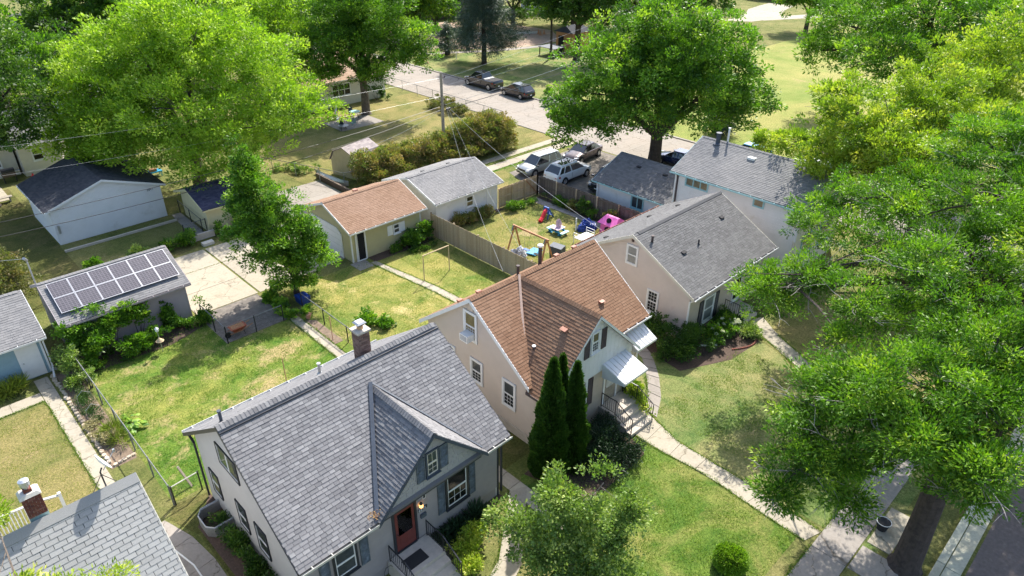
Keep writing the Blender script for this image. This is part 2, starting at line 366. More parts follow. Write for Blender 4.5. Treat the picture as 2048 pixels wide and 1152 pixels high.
def window(root, fr, a0,a1,z0,z1, trim='white_paint', tw=.09, backing='interior_dark', grid=(0,0,0), split=.5, n=.0, sill=True, cols=1, sash='white_paint', lowbacking=None):
    m = MB(); d = n+.055
    fr.box(m, a0-tw,a0,z0-tw,z1+tw,n,d); fr.box(m, a1,a1+tw,z0-tw,z1+tw,n,d)
    fr.box(m, a0,a1,z1,z1+tw,n,d); fr.box(m, a0,a1,z0-tw,z0,n,d)
    if sill: fr.box(m, a0-tw-.03,a1+tw+.03,z0-tw-.05,z0-tw-.002,n,d+.05)
    w = m.build('window', trim, root)
    cw = (a1-a0)/cols
    for c in range(cols):
        b0, b1 = a0+c*cw, a0+(c+1)*cw; sw = .04; zm = z0+(z1-z0)*split
        m = MB()
        for q0, q1 in ((z0, zm), (zm, z1)) if split else ((z0, z1),):
            fr.box(m, b0,b0+sw,q0,q1,n+.004,n+.034); fr.box(m, b1-sw,b1,q0,q1,n+.004,n+.034)
            fr.box(m, b0+sw,b1-sw,q0,q0+sw,n+.004,n+.034); fr.box(m, b0+sw,b1-sw,q1-sw,q1,n+.004,n+.034)
        m.build('sash', sash, w)
        for k, (q0, q1) in enumerate(((z0, zm), (zm, z1)) if split else ((z0, z1),)):
            m = MB(); m.face([fr.p(b0+sw,q0+sw,n+.02),fr.p(b1-sw,q0+sw,n+.02),fr.p(b1-sw,q1-sw,n+.02),fr.p(b0+sw,q1-sw,n+.02)][::(1 if fr.A.cross(V(0,0,1)).dot(fr.N) > 0 else -1)]); m.build('pane', 'glass', w)
            m = MB(); fr.box(m, b0+sw,b1-sw,q0+sw,q1-sw,n+.002,n+.006); m.build('backing', (lowbacking if k == 0 and lowbacking else backing), w)  # flat panel behind the pane
            gx, gz = grid[0], grid[1+min(k,1)] if len(grid) > 2 else grid[1]
            if gx and gz:
                m = MB()
                for i in range(1, gx): a = b0+sw+(b1-b0-2*sw)*i/gx; fr.box(m, a-.009,a+.009,q0+sw,q1-sw,n+.022,n+.03)
                for i in range(1, gz): zz = q0+sw+(q1-q0-2*sw)*i/gz; fr.box(m, b0+sw,b1-sw,zz-.009,zz+.009,n+.022,n+.03)
                if m.v: m.build('muntin', sash, w)
    return w
def shutter(root, fr, a0,a1,z0,z1, mat, n=0):
    m = MB(); fr.box(m, a0,a0+.05,z0,z1,n,n+.045); fr.box(m, a1-.05,a1,z0,z1,n,n+.045)
    for q0, q1 in ((z0,z0+.07),((z0+z1)/2-.03,(z0+z1)/2+.03),(z1-.07,z1)): fr.box(m, a0+.05,a1-.05,q0,q1,n,n+.045)
    k = int((z1-z0)/.055)
    for i in range(k):
        z = z0+.05+(z1-z0-.1)*i/k; m.hexa([fr.p(a0+.05,z,n+.035),fr.p(a1-.05,z,n+.035),fr.p(a1-.05,z+.05,n+.012),fr.p(a0+.05,z+.05,n+.012)], [fr.p(a0+.05,z+.006,n+.04),fr.p(a1-.05,z+.006,n+.04),fr.p(a1-.05,z+.056,n+.017),fr.p(a0+.05,z+.056,n+.017)])
    fr.box(m, a0+.05,a1-.05,z0+.07,z1-.07,n,n+.01)
    return m.build('shutter', mat, root)
def siding(root, fr, span, z0, z1, expo, mat, n=0.0, name='siding_board', single=True):
    """lapped boards; span(z) -> list of (a0, a1) for the board at height z"""
    z = z0; allm = MB()
    while z < z1-.02:
        zt = min(z+expo, z1)
        for a0, a1 in span((z+zt)/2):
            if a1-a0 < .08: continue
            m = MB() if single else allm
            zt_ = zt-min(.016, expo*.1); q = [(a0,z),(a1,z),(a1,zt_),(a0,zt_)]
            m.hexa([fr.p(a,zz,n-.02) for a,zz in q], [fr.p(a0,z,n+.019),fr.p(a1,z,n+.019),fr.p(a1,zt_,n+.004),fr.p(a0,zt_,n+.004)])
            if single: m.build(name, mat, root)
        z = zt
    if not single: allm.build(name, mat, root, kind='stuff')
def shingles(root, E0, E1, R0, expo, w, mat, n_ind=0, keep=None, thick=.018, joint=.006, jitter=.25, stagger='random', uneven=.25, name='shingle'):
    """rows of tabs on the slope: eave corner E0, other eave corner E1, ridge point R0 above E0"""
    E0, E1, R0 = V(*E0), V(*E1), V(*R0); A = E1-E0; La = A.length; A.normalize(); B = R0-E0; Lb = B.length; B.normalize()
    N = A.cross(B).normalized()
    if N.z < 0: N = -N
    rows = int(math.ceil(Lb/expo)); tabs = []
    for r in range(rows):
        b0 = r*expo; b1 = min(b0+expo*1.12, Lb)
        a = -w*(.5 if stagger == 'half' and r % 2 else (random.random() if stagger == 'random' else 0))
        if stagger == 'random': a = -w*random.random()
        while a < La:
            ww = w*(1+random.uniform(-uneven, uneven)); p0, p1 = max(a,0), min(a+ww-joint, La); a += ww
            if p1-p0 < .03: continue
            c = E0+A*(p0+p1)/2+B*(b0+b1)/2
            if keep and not keep(c): continue
            tabs.append((p0,p1,b0,b1,c))
    camp = V(0,0,23)
    if n_ind:
        ordr = sorted(range(len(tabs)), key=lambda i: (tabs[i][4]-camp).length); ind = set(ordr[:n_ind])
    else: ind = set()
    mm = MB(); unit = None; off = ORG[root.name]
    if ind:
        u = MB(); u.hexa([(-.5,0,0),(.5,0,0),(.5,1,0),(-.5,1,0)], [(-.5,0,1),(.5,0,1),(.5,1,.15),(-.5,1,.15)], bottom=False); unit = u.mesh(name, mat+'_single')
    for i, (p0,p1,b0,b1,c) in enumerate(tabs):
        th = thick*(.8+.5*random.random())
        if i in ind:
            o = E0+A*(p0+p1)/2+B*b0-off
            M = Matrix(((A.x*(p1-p0),B.x*(b1-b0),N.x*th,o.x),(A.y*(p1-p0),B.y*(b1-b0),N.y*th,o.y),(A.z*(p1-p0),B.z*(b1-b0),N.z*th,o.z),(0,0,0,1)))
            inst(name, unit, root, M)
        else:
            q = [E0+A*p0+B*b0, E0+A*p1+B*b0, E0+A*p1+B*b1, E0+A*p0+B*b1]
            mm.hexa(q, [q[0]+N*th, q[1]+N*th, q[2]+N*th*.15, q[3]+N*th*.15], .01+.98*random.random(), bottom=False)
    if mm.v: mm.build('shingle_course', mat, root, kind='stuff')
def slab(root, pts, thick, mat, name='roof'):
    """flat roof panel: top polygon and vertical thickness"""
    return MB().prism([V(*p)-V(0,0,thick) for p in pts], (0,0,thick)).build(name, mat, root)
def caps(root, P0, P1, slope, mat, w=.16, step=.14, th=.022, perp=None, single=True):
    """bent ridge cap pieces from P0 to P1"""
    P0, P1 = V(*P0), V(*P1); D = P1-P0; L = D.length; D.normalize(); Sd = D.cross(V(0,0,1)).normalized(); k = int(L/step)
    def piece(m, o, tone):
        lo = V(0,0,-slope*w)
        for sg in (1,-1):
            a = o; b = o+Sd*w*sg+lo; e = D*step*1.15; t0 = V(0,0,th); t1 = V(0,0,th*.3)
            q = [a,b,b+e,a+e] if sg < 0 else [a,a+e,b+e,b]
            up4 = [t0,t0,t1,t1] if sg < 0 else [t0,t1,t1,t0]
            m.hexa(q, [x+y for x, y in zip(q, up4)], tone)
    if single:
        u = MB(); piece(u, V(0,0,0), 0); me = u.mesh('ridge_cap', mat+'_single')
        for i in range(k): inst('ridge_cap', me, root, Matrix.Translation(P0+D*step*i-ORG[root.name]))
    else:
        m = MB()
        for i in range(k): piece(m, P0+D*step*i, .01+.98*random.random())
        m.build('ridge_cap', mat, root, kind='stuff')
def gutter(root, p, q, mat='white_paint', w=.12):
    p, q = V(*p), V(*q); d = (q-p).normalized(); o = d.cross(V(0,0,1)).normalized()
    m = MB()
    m.prism([p, p+o*w, p+o*w+V(0,0,.012), p+V(0,0,.012)], q-p)
    m.prism([p+o*w, p+o*(w+.012), p+o*(w+.02)+V(0,0,.11), p+o*(w+.004)+V(0,0,.11)], q-p)
    k = int((q-p).length/.9)
    for i in range(k+1):
        c = p+d*((q-p).length*(i+.5)/(k+1)); m.prism([c, c+o*w, c+o*w+V(0,0,.11), c+V(0,0,.11)], d*.03)
    return m.build('gutter', mat, root)
def downspout(root, pts, mat='white_paint', r=.045):
    m = MB()
    for a, b in zip(pts[:-1], pts[1:]): m.bar(a, b, r*2, r*1.6)
    return m.build('downspout', mat, root)
def pipe_vent(root, x, y, z, h, r=.05, mat='galvanised', cap=True, name='vent_pipe'):
    m = MB(); m.tube((x,y,z-.25), (x,y,z+h), r, n=10); m.lathe((x,y,z-.02), [(r*2.2,0),(r*1.1,.09)], 10)
    if cap: m.tube((x,y,z+h), (x,y,z+h+.05), r*1.35, n=10)
    return m.build(name, mat, root)
def box_vent(root, c, A, B, N, w=.3, mat='copper_vent', h=.13):
    """slant-backed roof vent; open mouth looks down the slope"""
    c, A, B, N = V(*c), V(*A), V(*B), V(*N)
    m = MB(); l = w*.6
    q = [c-A*w/2-B*l/2, c+A*w/2-B*l/2, c+A*w/2+B*l/2, c-A*w/2+B*l/2]
    m.hexa(q, [q[0]+N*h, q[1]+N*h, q[2]+N*h*.45, q[3]+N*h*.45]); v = m.build('roof_vent', mat, root)
    m = MB(); m.hexa([q[0]+N*.015-B*.006+A*.03, q[1]+N*.015-B*.006-A*.03, q[1]+N*(h-.025)-B*.006-A*.03, q[0]+N*(h-.025)-B*.006+A*.03], [q[0]+N*.015-B*.001+A*.03, q[1]+N*.015-B*.001-A*.03, q[1]+N*(h-.025)-B*.001-A*.03, q[0]+N*(h-.025)-B*.001+A*.03]); m.build('mouth', 'dark_void', v)
    return v
FONT = None
def lettering(root, text, fr, a, z, size, mat, n, name='house_number'):
    """flat raised characters drawn with strokes; a = left edge"""
    SEG = {'0':'abcdef','1':'bc','2':'abged','3':'abgcd','4':'fgbc','5':'afgcd','6':'afgedc','7':'abc','8':'abcdefg','9':'abcdfg'}
    w = size*.5; t = size*.13
    for i, ch in enumerate(text):
        m = MB(); x = a+i*size*.78
        R = {'a':(x,x+w,z+size-t,z+size),'d':(x,x+w,z,z+t),'g':(x,x+w,z+size/2-t/2,z+size/2+t/2),'b':(x+w-t,x+w,z+size/2,z+size),'c':(x+w-t,x+w,z,z+size/2),'f':(x,x+t,z+size/2,z+size),'e':(x,x+t,z,z+size/2)}
        for s in SEG[ch]: fr.box(m, *R[s], n, n+.01)
        m.build(name, mat, root)
# ---------------------------------------------------------------- ground
def rect(x0,x1,y0,y1): return [(x0,y0),(x1,y0),(x1,y1),(x0,y1)]
structure(sheet('ground', rect(-500,900,-500,900), 0, 'lawn_plain'))
LZ = [.0030]
def lawnpatch(poly, mat, z=None, name='lawn'):
    LZ[0] += .0004; return structure(sheet(name, poly, LZ[0], mat))
lawnpatch([(4.36,25),(15.05,25),(15.05,34.75),(11.3,34.8),(11.3,38.2),(4.36,38.4)], 'lawn_bright')
lawnpatch(rect(15.75,16.36,24.9,34.6), 'lawn_bright')
lawnpatch(rect(16.44,28.7,24.6,38.0), 'lawn_yellow')
lawnpatch(rect(28.9,40.2,24.8,37.6), 'lawn_worn')
lawnpatch([(24.2,14.6),(24.6,16.5),(28,18),(30.4,16.4),(34,14.2),(33.6,12.6),(32.8,11.2),(32.6,9),(32.7,3),(23.3,3),(23.2,8),(23.3,12.6)], 'lawn_front')
lawnpatch([(16.2,15.8),(18,15.9),(21.9,14),(22.1,12),(22.2,10),(22.1,5.6),(15,5.6),(12.5,9),(15,14.5)], 'lawn_lush')
lawnpatch([(34.4,13.6),(36.6,14),(41,14),(41,3),(34,3),(33.7,9),(33.9,11.2)], 'lawn_dry')
lawnpatch(rect(-8,2.3,25.5,36.1), 'lawn_dry')
lawnpatch([(2.3,24.2),(4.3,24.2),(4.3,29),(3.2,29),(3.1,28.2),(2.35,28.2)], 'lawn_plain')
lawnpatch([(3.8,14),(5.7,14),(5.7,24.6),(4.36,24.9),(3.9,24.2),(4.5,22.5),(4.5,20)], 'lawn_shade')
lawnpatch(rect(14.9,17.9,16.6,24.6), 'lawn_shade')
lawnpatch(rect(27,53,51.6,72), 'lawn_dry')
lawnpatch(rect(41,53,44.4,44.9) , 'lawn_lush')
lawnpatch([(36.2,37.9),(41.9,43),(42.4,44.4),(36,44.4)], 'lawn_dry', .006)
lawnpatch([(46.6,47.5),(53,47.5),(53,52.6),(50.5,53.3),(46.6,51.5)], 'lawn_dry')
lawnpatch(rect(62.3,300,-60,56), 'lawn_park')
lawnpatch([(62.3,56),(92,56),(90,80.5),(66,90),(62.3,92)], 'lawn_front')
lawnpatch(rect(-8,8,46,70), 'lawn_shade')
SZ = [.0125]
def soil(poly, mat='mulch', z=.008):
    SZ[0] += .0005; return structure(sheet('planting_bed', poly, SZ[0], mat))
soil([(3.15,28.9),(4.25,28.9),(4.25,38.4),(3.35,38.4)], 'soil'); soil([(10.4,14.6),(14.8,15.5),(14.8,15.7),(10.9,15.7)])
soil([(17.2,12.6),(21.4,12.8),(22,14.4),(21.9,15.9),(17.9,15.9),(16.4,15.8)]); soil([(28,15.3),(31,13.9),(33.8,13.7),(34.2,14.6),(34,16.7),(30.6,16.7),(30.3,20),(28.6,20)])
soil([(5.75,16),(4.7,17),(4.6,23),(5.75,24.5)]); soil([(28.9,37.7),(36,37.7),(36,38.1),(28.9,38.1)]); soil([(39.7,25.2),(40.25,25.2),(40.25,37.6),(39.7,37.6)]); soil([(23.2,37.3),(28.6,37.2),(28.6,38.2),(23.2,38.2)])
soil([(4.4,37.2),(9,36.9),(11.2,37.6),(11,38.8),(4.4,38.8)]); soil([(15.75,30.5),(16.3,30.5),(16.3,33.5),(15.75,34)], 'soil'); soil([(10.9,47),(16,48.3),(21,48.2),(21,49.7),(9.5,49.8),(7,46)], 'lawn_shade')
structure(sheet('dirt_lot', [(69,98),(72,90.5),(80.8,83.2),(92,82),(98,90),(96,106),(84,112),(74,108)], .006, 'dirt'))
structure(sheet('sand_court', rect(84,135,16,36), .007, 'sand_court'))
structure(sheet('driveway', [(40.55,37.9),(46,33.2),(53,33.2),(53,41.3),(52.6,43.9),(42.2,43.4)], .006, 'asphalt_drive'))
structure(sheet('side_street', rect(24.9-60,120,-8,.2), .003, 'asphalt'))
structure(sheet('driveway', [(11.3,34.85),(15.15,34.85),(15.15,38.9),(11.3,38.9)], .010, 'asphalt_drive'))
def slabs(name, cells, mat, z=.012, t=.05, gap=.012, label=None):
    """paving built slab by slab: each cell is a quad"""
    root = bpy.data.objects.new(name, None); COL.objects.link(root); root['kind'] = 'structure'; ORG[root.name] = V(0,0,0)
    for q in cells:
        c = V(sum(p[0] for p in q)/4, sum(p[1] for p in q)/4, 0); dz = random.uniform(-.003,.004)
        pts = [V(p[0],p[1],0)+(c-V(p[0],p[1],0)).normalized()*gap for p in q]
        m = MB(); m.hexa([(p.x,p.y,-.03) for p in pts], [(p.x,p.y,z+t*.3+dz) for p in pts]); m.build('slab', mat+'_single', root)
    return root
def strip(L, R, n):
    """cells between two polylines, n slabs"""
    def at(P, t):
        P = [V(p[0],p[1],0) for p in P]; ls = [(b-a).length for a, b in zip(P, P[1:])]; s = sum(ls)*t
        for a, b, q in zip(P, P[1:], ls):
            if s <= q: return a+(b-a)*(s/q)
            s -= q
        return P[-1]
    return [[at(L,i/n), at(R,i/n), at(R,(i+1)/n), at(L,(i+1)/n)] for i in range(n)]
def grid(x0,x1,nx,y0,y1,ny): return [rect(x0+(x1-x0)*i/nx, x0+(x1-x0)*(i+1)/nx, y0+(y1-y0)*j/ny, y0+(y1-y0)*(j+1)/ny) for i in range(nx) for j in range(ny)]
slabs('front_walk', strip([(22.1,14.6),(22.05,12.6),(22.3,10),(22.1,7.6),(22,5.3)], [(24.0,14.7),(23.5,13.2),(23.2,12.2),(23.2,9.5),(23.1,7),(22.95,5.0)], 7), 'slab')
slabs('front_walk', strip([(35.6,15.2),(34.3,13.9),(33.75,12.3),(33.0,11.3),(32.8,9.6),(32.9,5)], [(36.4,14.9),(35.2,13.3),(34.6,12.1),(33.95,10.8),(33.75,9.2),(33.8,5)], 8), 'slab')
slabs('sidewalk', grid(4,56,26,3.6,5.0,1), 'slab_grey'); slabs('sidewalk', [rect(22.0,23.5,2.0,3.55)], 'slab_grey')
slabs('concrete_apron', grid(23.8,26.4,1,2.6,3.5,1), 'slab')
slabs('kerb', grid(-4,60,20,.9,1.2,1), 'kerb_pale', .1, .06); slabs('gutter_pan', grid(-4,60,20,.32,.87,1), 'kerb_pale', .01)
slabs('stepping_path', strip([(28.3,19.5),(27.5,17.5),(26.3,16.3),(24.9,15.2),(24.0,14.7)], [(29,19),(28.2,17.3),(26.8,15.8),(25.3,14.6),(23.9,13.9)], 9), 'slab_grey', gap=.03)
slabs('back_walk', strip([(15.1,24.9),(15.15,35.9)], [(15.72,24.9),(15.72,35.6)], 8), 'slab'); slabs('side_walk', strip([(15.2,12.5),(15.25,16.0),(15.2,24.9)], [(16.0,12.5),(15.95,16.2),(15.8,24.9)], 8), 'slab')
slabs('porch_walk', strip([(9,12.6),(12,12.9),(15.2,15.5)], [(9,11.7),(12.4,12.0),(16,15.2)], 6), 'slab')
slabs('back_walk', strip([(23.95,24.9),(23.6,31.5),(22.9,36.9),(22.9,37.4)], [(24.5,24.9),(24.2,31.5),(23.4,36.8),(23.3,37.4)], 8), 'slab'); slabs('garage_step', [rect(21.7,22.85,36.9,38.15)], 'slab_grey')
slabs('left_walk', grid(2.35,3.0,1,24.0,38.5,9), 'slab'); slabs('left_walk', grid(-6,2.33,6,36.3,37.2,1), 'slab')
slabs('side_walk', strip([(3.1,24.2),(3.15,21),(3.0,16)], [(3.75,24.3),(4.45,22),(4.4,16)], 5), 'slab_grey')
slabs('yard_walk', strip([(39.0,25),(39.1,33.5),(38.9,37.6)], [(39.6,25),(39.7,33.5),(39.8,37.6)], 9), 'slab_grey')
slabs('concrete_driveway', grid(11.3,15.3,1,38.95,47.4,3)+grid(15.4,19.6,1,38.95,47.4,3)+grid(19.65,21.9,1,39.2,47.4,3), 'slab', gap=.025)
slabs('alley', grid(22,53,12,44.7,45.95,1)+grid(22,53,12,46.4,47.4,1), 'slab'); slabs('parking_pad', grid(22.6,28.4,2,47.5,53.6,2), 'slab_grey')
slabs('street', grid(53.2,61.9,3,-30,130,46), 'slab_road', .004, .02); slabs('street_kerb', grid(61.95,62.25,1,-30,130,30), 'slab_grey', .08, .06); slabs('street_kerb', grid(52.95,53.17,1,47.6,130,16), 'slab_grey', .05, .05)
slabs('park_path', strip([(131,74.5),(139,74.5),(149,79),(160,80)], [(134,70),(142,68.3),(152,72.5),(160,74)], 5)+strip([(139,72),(170,58)], [(137,69),(168,54)], 4), 'slab')
slabs('far_walk', strip([(66,91.5),(78,84.5),(96,79)], [(66,90),(78,83),(96,77.5)], 8), 'slab_grey')
slabs('house_drive', grid(13.6,17.6,1,66,90,6), 'slab_grey'); slabs('garage_path', strip([(16.0,55),(15.6,50)], [(16.7,55),(16.6,50)], 4), 'slab_grey')
# bare strip of grass growing in the driveway joint
m = MB()
for i in range(500):
    x, y = random.uniform(11.3,19.5), 44.55+random.uniform(-.06,.06); a = random.uniform(0,3.1); m.face([(x,y,.01),(x+.05*math.cos(a),y+.05*math.sin(a),.01),(x+.02,y,.05+.04*random.random())])
m.build('joint_grass', 'leaf_blade', kind='stuff')
# ---------------------------------------------------------------- houses
def gable_walls(root, x0,x1,y0,y1, zw, yr, zr_at, mats, t=.15, left=True):
    """walls of a house whose ridge runs along X; zr_at(y) = underside of roof"""
    prof = [(y0,0),(y1,0),(y1,zr_at(y1)),(yr,zr_at(yr)),(y0,zr_at(y0))]
    MB().prism([(x0,y,z) for y,z in prof], (t,0,0)).build('gable_wall', mats[0], root)
    MB().prism([(x1-t,y,z) for y,z in prof], (t,0,0)).build('gable_wall', mats[0], root)
    MB().box(x0+t,x1-t,y0,y0+t,0,zr_at(y0)).build('front_wall', mats[1], root)
    MB().box(x0+t,x1-t,y1-t,y1,0,zr_at(y1)).build('rear_wall', mats[1], root)
def gable_walls_y(root, x0,x1,y0,y1, xr, z_at, mats, t=.15):
    prof = [(x0,0),(x1,0),(x1,z_at(x1)),(xr,z_at(xr)),(x0,z_at(x0))]
    MB().prism([(x,y0,z) for x,z in prof], (0,t,0)).build('gable_wall', mats[0], root)
    MB().prism([(x,y1-t,z) for x,z in prof], (0,t,0)).build('gable_wall', mats[0], root)
    MB().box(x0,x0+t,y0+t,y1-t,0,z_at(x0)).build('side_wall', mats[1], root)
    MB().box(x1-t,x1,y0+t,y1-t,0,z_at(x1)).build('side_wall', mats[1], root)
def roof_x(root, X0,X1, yf,zf, yr,zr, yb,zb, t, mat):
    slab(root, [(X0,yf,zf),(X1,yf,zf),(X1,yr,zr),(X0,yr,zr)], t, mat); slab(root, [(X0,yr,zr-.001),(X1,yr,zr-.001),(X1,yb,zb),(X0,yb,zb)], t, mat)
def roof_y(root, Y0,Y1, xl,zl, xr,zr, xb,zb, t, mat):
    slab(root, [(xl,Y0,zl),(xr,Y0,zr),(xr,Y1,zr),(xl,Y1,zl)], t, mat); slab(root, [(xr,Y0,zr-.001),(xb,Y0,zb),(xb,Y1,zb),(xr,Y1,zr-.001)], t, mat)
def fascia(root, pts, mat, h=.16, t=.03, out=(-1,0,0), name='rake_board'):
    o = V(*out)
    for a, b in zip(pts, pts[1:]):
        a, b = V(*a), V(*b); MB().hexa([a-V(0,0,h), b-V(0,0,h), b-V(0,0,h)+o*t, a-V(0,0,h)+o*t], [a+V(0,0,.02), b+V(0,0,.02), b+V(0,0,.02)+o*t, a+V(0,0,.02)+o*t]).build(name, mat, root)
# ---- house A, grey
A = thing('house', 'grey house with dark slate shutters, red front door and patterned grey shingle roof', 'house', (10.2,20,0))
yr, zr, yf, zf, sl = 19.95, 6.82, 15.3, 3.55, .703
za = lambda y: zr-.13-sl*abs(y-yr)
gable_walls(A, 5.75,14.75,15.75,24.2, 3.1, yr, za, ('wall_stucco_grey','wall_taupe'))
roof_x(A, 5.45,14.98, yf,zf, yr,zr, 24.6,3.55, .12, 'shingle_grey')
dorm = lambda x: 6.1-1.0*abs(x-11.1)
inside = lambda c: not (8.6 < c.x < 13.6 and c.y < 19 and dorm(c.x) > zr-sl*(yr-c.y)+.12)
shingles(A, (5.43,yf-.02,zf-.004), (15.0,yf-.02,zf-.004), (5.43,yr,zr+.004), .145, .25, 'shingle_grey', 260, inside, .022, uneven=.3, joint=.01)
shingles(A, (5.43,24.62,zf-.004), (15.0,24.62,zf-.004), (5.43,yr,zr+.004), .145, .30, 'shingle_grey', 0, None, .022, uneven=.4)
caps(A, (5.43,yr,zr+.05), (15.0,yr,zr+.05), .68, 'shingle_grey', .17, .15, .03)
MB().bar((5.43,yr-.24,zr-.13),(15,yr-.24,zr-.13),.05,.05).build('ridge_vent', 'trim_black', A)
fascia(A, [(5.45,yf,zf),(5.45,yr,zr),(5.45,24.6,3.55)], 'trim_black'); fascia(A, [(14.98,yf,zf),(14.98,yr,zr),(14.98,24.6,3.55)], 'trim_black', out=(1,0,0))
slab(A, [(11.1,15.2,6.1),(11.1,19.1,6.1),(8.55,15.36,3.55),(8.55,15.2,3.55)], .1, 'shingle_grey', 'dormer_roof'); slab(A, [(11.1,15.2,6.099),(13.65,15.2,3.55),(13.65,15.36,3.55),(11.1,19.1,6.099)], .1, 'shingle_grey', 'dormer_roof')
above = lambda c: c.z > zr-sl*(yr-c.y)-.02
shingles(A, (8.55,19.2,3.554), (8.55,15.19,3.554), (11.1,19.2,6.104), .14, .25, 'shingle_grey', 0, above, .03, uneven=.3)
shingles(A, (13.65,15.19,3.554), (13.65,19.2,3.554), (11.1,15.19,6.104), .14, .25, 'shingle_grey', 0, above, .03, uneven=.3)
caps(A, (11.1,15.18,6.15), (11.1,19.0,6.15), .9, 'shingle_grey', .16, .14, .03)
MB().bar((8.56,15.37,3.72),(11.06,19.03,6.27),.15,.06).build('valley_flashing', 'trim_slate', A); MB().bar((13.58,15.4,3.72),(11.12,19.05,6.21),.08,.03).build('valley_flashing', 'trim_slate', A)
gw = MB().prism([(8.85,15.42,3.3),(13.35,15.42,3.3),(13.35,15.42,3.62),(11.1,15.42,5.9),(8.85,15.42,3.62)], (0,.3,0)).build('dormer_wall', 'gable_grey', A)
FA = WY(15.42)
for i in range(17):      # shingle-like courses on the dormer face
    z = 3.42+i*.145; hw = min(2.2, 5.86-z-.14)
    if hw > .1:
        m = MB(); x = 11.1-hw
        while x < 11.1+hw:
            w_ = random.uniform(.2,.34); FA.box(m, x, min(x+w_-.012, 11.1+hw), z, z+.138, -.01, .012+random.random()*.006); x += w_
        m.build('cladding_course', 'gable_grey', A)
MB().box(8.7,13.5,15.38,15.44,3.27,3.4).build('band_board', 'trim_black', A); MB().box(8.7,13.5,15.44,15.75,3.28,3.31).build('soffit', 'trim_slate', A)
for a, b in (((8.5,15.17,3.5),(11.1,15.17,6.1)), ((11.1,15.17,6.1),(13.7,15.17,3.5))): MB().hexa([V(*a)-V(0,0,.17), V(*b)-V(0,0,.17), V(*b)-V(0,-.03,.17), V(*a)-V(0,-.03,.17)], [V(*a), V(*b), V(*b)+V(0,.03,0), V(*a)+V(0,.03,0)]).build('rake_board', 'trim_slate', A)
window(A, FA, 10.86,11.33,4.1,5.14, 'trim_slate', .07, 'blind_grey', (2,2,1), n=.02, sash='cream_siding'); shutter(A, FA, 10.37,10.75,4.0,5.12, 'shutter_slate', .02); shutter(A, FA, 11.44,11.83,4.05,5.16, 'shutter_slate', .02)
F1 = WY(15.75)
siding(A, F1, lambda z: [(5.78,14.72)] if z > .75 else [(5.78,8.9),(10.85,14.72)], .5, 3.25, .115, 'wall_taupe')
for xx in (5.75, 14.68): MB().box(xx,xx+.08,15.715,15.79,0,3.3).build('corner_board', 'trim_black', A)
MB().box(14.72,14.80,15.72,24.2,.0,.25).build('foundation', 'concrete', A)
window(A, F1, 6.9,7.7,1.62,2.8, 'trim_black', .09, 'blind_grey', (0,0,0), n=.02)
window(A, F1, 11.97,12.95,1.35,2.93, 'trim_black', .1, 'interior_dark', (3,2,0), n=.02)
for s in ((6.28,6.68,1.4,2.75),(7.9,8.26,1.42,2.78),(11.48,11.83,1.25,2.93),(13.1,13.42,1.22,2.98)): shutter(A, F1, *s, 'shutter_slate', .02)
# door
d = MB(); F1.box(d, 9.32,9.42,.8,2.98,.02,.07); F1.box(d, 10.34,10.44,.8,2.98,.02,.07); F1.box(d, 9.42,10.34,2.88,2.98,.02,.07); F1.box(d, 9.42,10.34,.76,.82,.02,.1); df = d.build('door_frame', 'trim_black', A)
d = MB(); F1.box(d, 9.44,10.32,.83,1.6,.022,.05); F1.box(d, 9.44,9.56,1.6,2.86,.022,.05); F1.box(d, 10.2,10.32,1.6,2.86,.022,.05); F1.box(d, 9.56,10.2,2.74,2.86,.022,.05); F1.box(d, 9.6,9.84,.93,1.5,.05,.058); F1.box(d, 9.92,10.16,.93,1.5,.05,.058); dr = d.build('front_door', 'door_red', A)
d = MB(); F1.box(d, 9.56,10.2,1.6,2.74,.026,.03); d.build('door_window', 'curtain_beige', dr)
d = MB()
for i in range(9): F1.box(d, 9.58+i*.075,9.592+i*.075,1.62,2.72-.25*abs(i-4)/4,.032,.04)
for i in range(6): F1.box(d, 9.6+i*.1,9.66+i*.1,1.9+.12*(i%3),1.96+.12*(i%3),.032,.042)
d.build('window_grille', 'black_metal', dr); d = MB(); F1.box(d, 9.56,10.2,1.6,2.74,.05,.053); d.build('storm_glass', 'glass', dr); d = MB(); d.tube(F1.p(9.5,1.75,.05), F1.p(9.5,1.75,.1), .03, n=8); d.build('handle', 'chrome', dr)
lm = MB(); lm.lathe(F1.p(10.62,2.42,.12), [(.03,0),(.07,.03),(.075,.2),(.05,.26),(.015,.3)], 10); L_ = lm.build('wall_lamp', 'black_metal', A); MB().lathe(F1.p(10.62,2.44,.12), [(.078,.02),(.082,.1),(.078,.16)], 10).build('lamp_glass', 'lamp_glow', L_)
lb = MB(); F1.box(lb, 10.52,10.95,2.14,2.29,.02,.035); lb.build('number_plate', 'trim_black', A); lettering(A, '2843', F1, 10.55, 2.16, .115, 'ceramic_white', .036)
sg = MB(); F1.box(sg, 10.78,10.92,2.66,2.9,.02,.03); s_ = sg.build('notice_frame', 'white_paint', A); sg = MB(); F1.box(sg, 10.8,10.9,2.69,2.87,.03,.034); sg.build('notice_face', 'trim_black', s_)
mbx = MB(); F1.box(mbx, 10.6,10.86,1.78,1.96,.02,.1); mbx.build('mailbox', 'shutter_slate', A)
FL = WX(5.75)
for a0,a1,z0,z1,c in ((20.0,21.6,3.9,4.85,2),(22.65,23.4,1.05,2.25,1),(20.25,21.0,1.05,2.3,1),(18.6,19.4,1.0,2.35,1)): window(A, FL, a0,a1,z0,z1, 'trim_black', .05, 'blind_grey', (0,0,0), cols=c, split=0 if c == 2 else .5, sill=False)
gutter(A, (5.5,15.28,3.46), (8.5,15.28,3.46), 'gutter_metal'); gutter(A, (13.7,15.28,3.46), (15.0,15.28,3.46), 'gutter_metal')
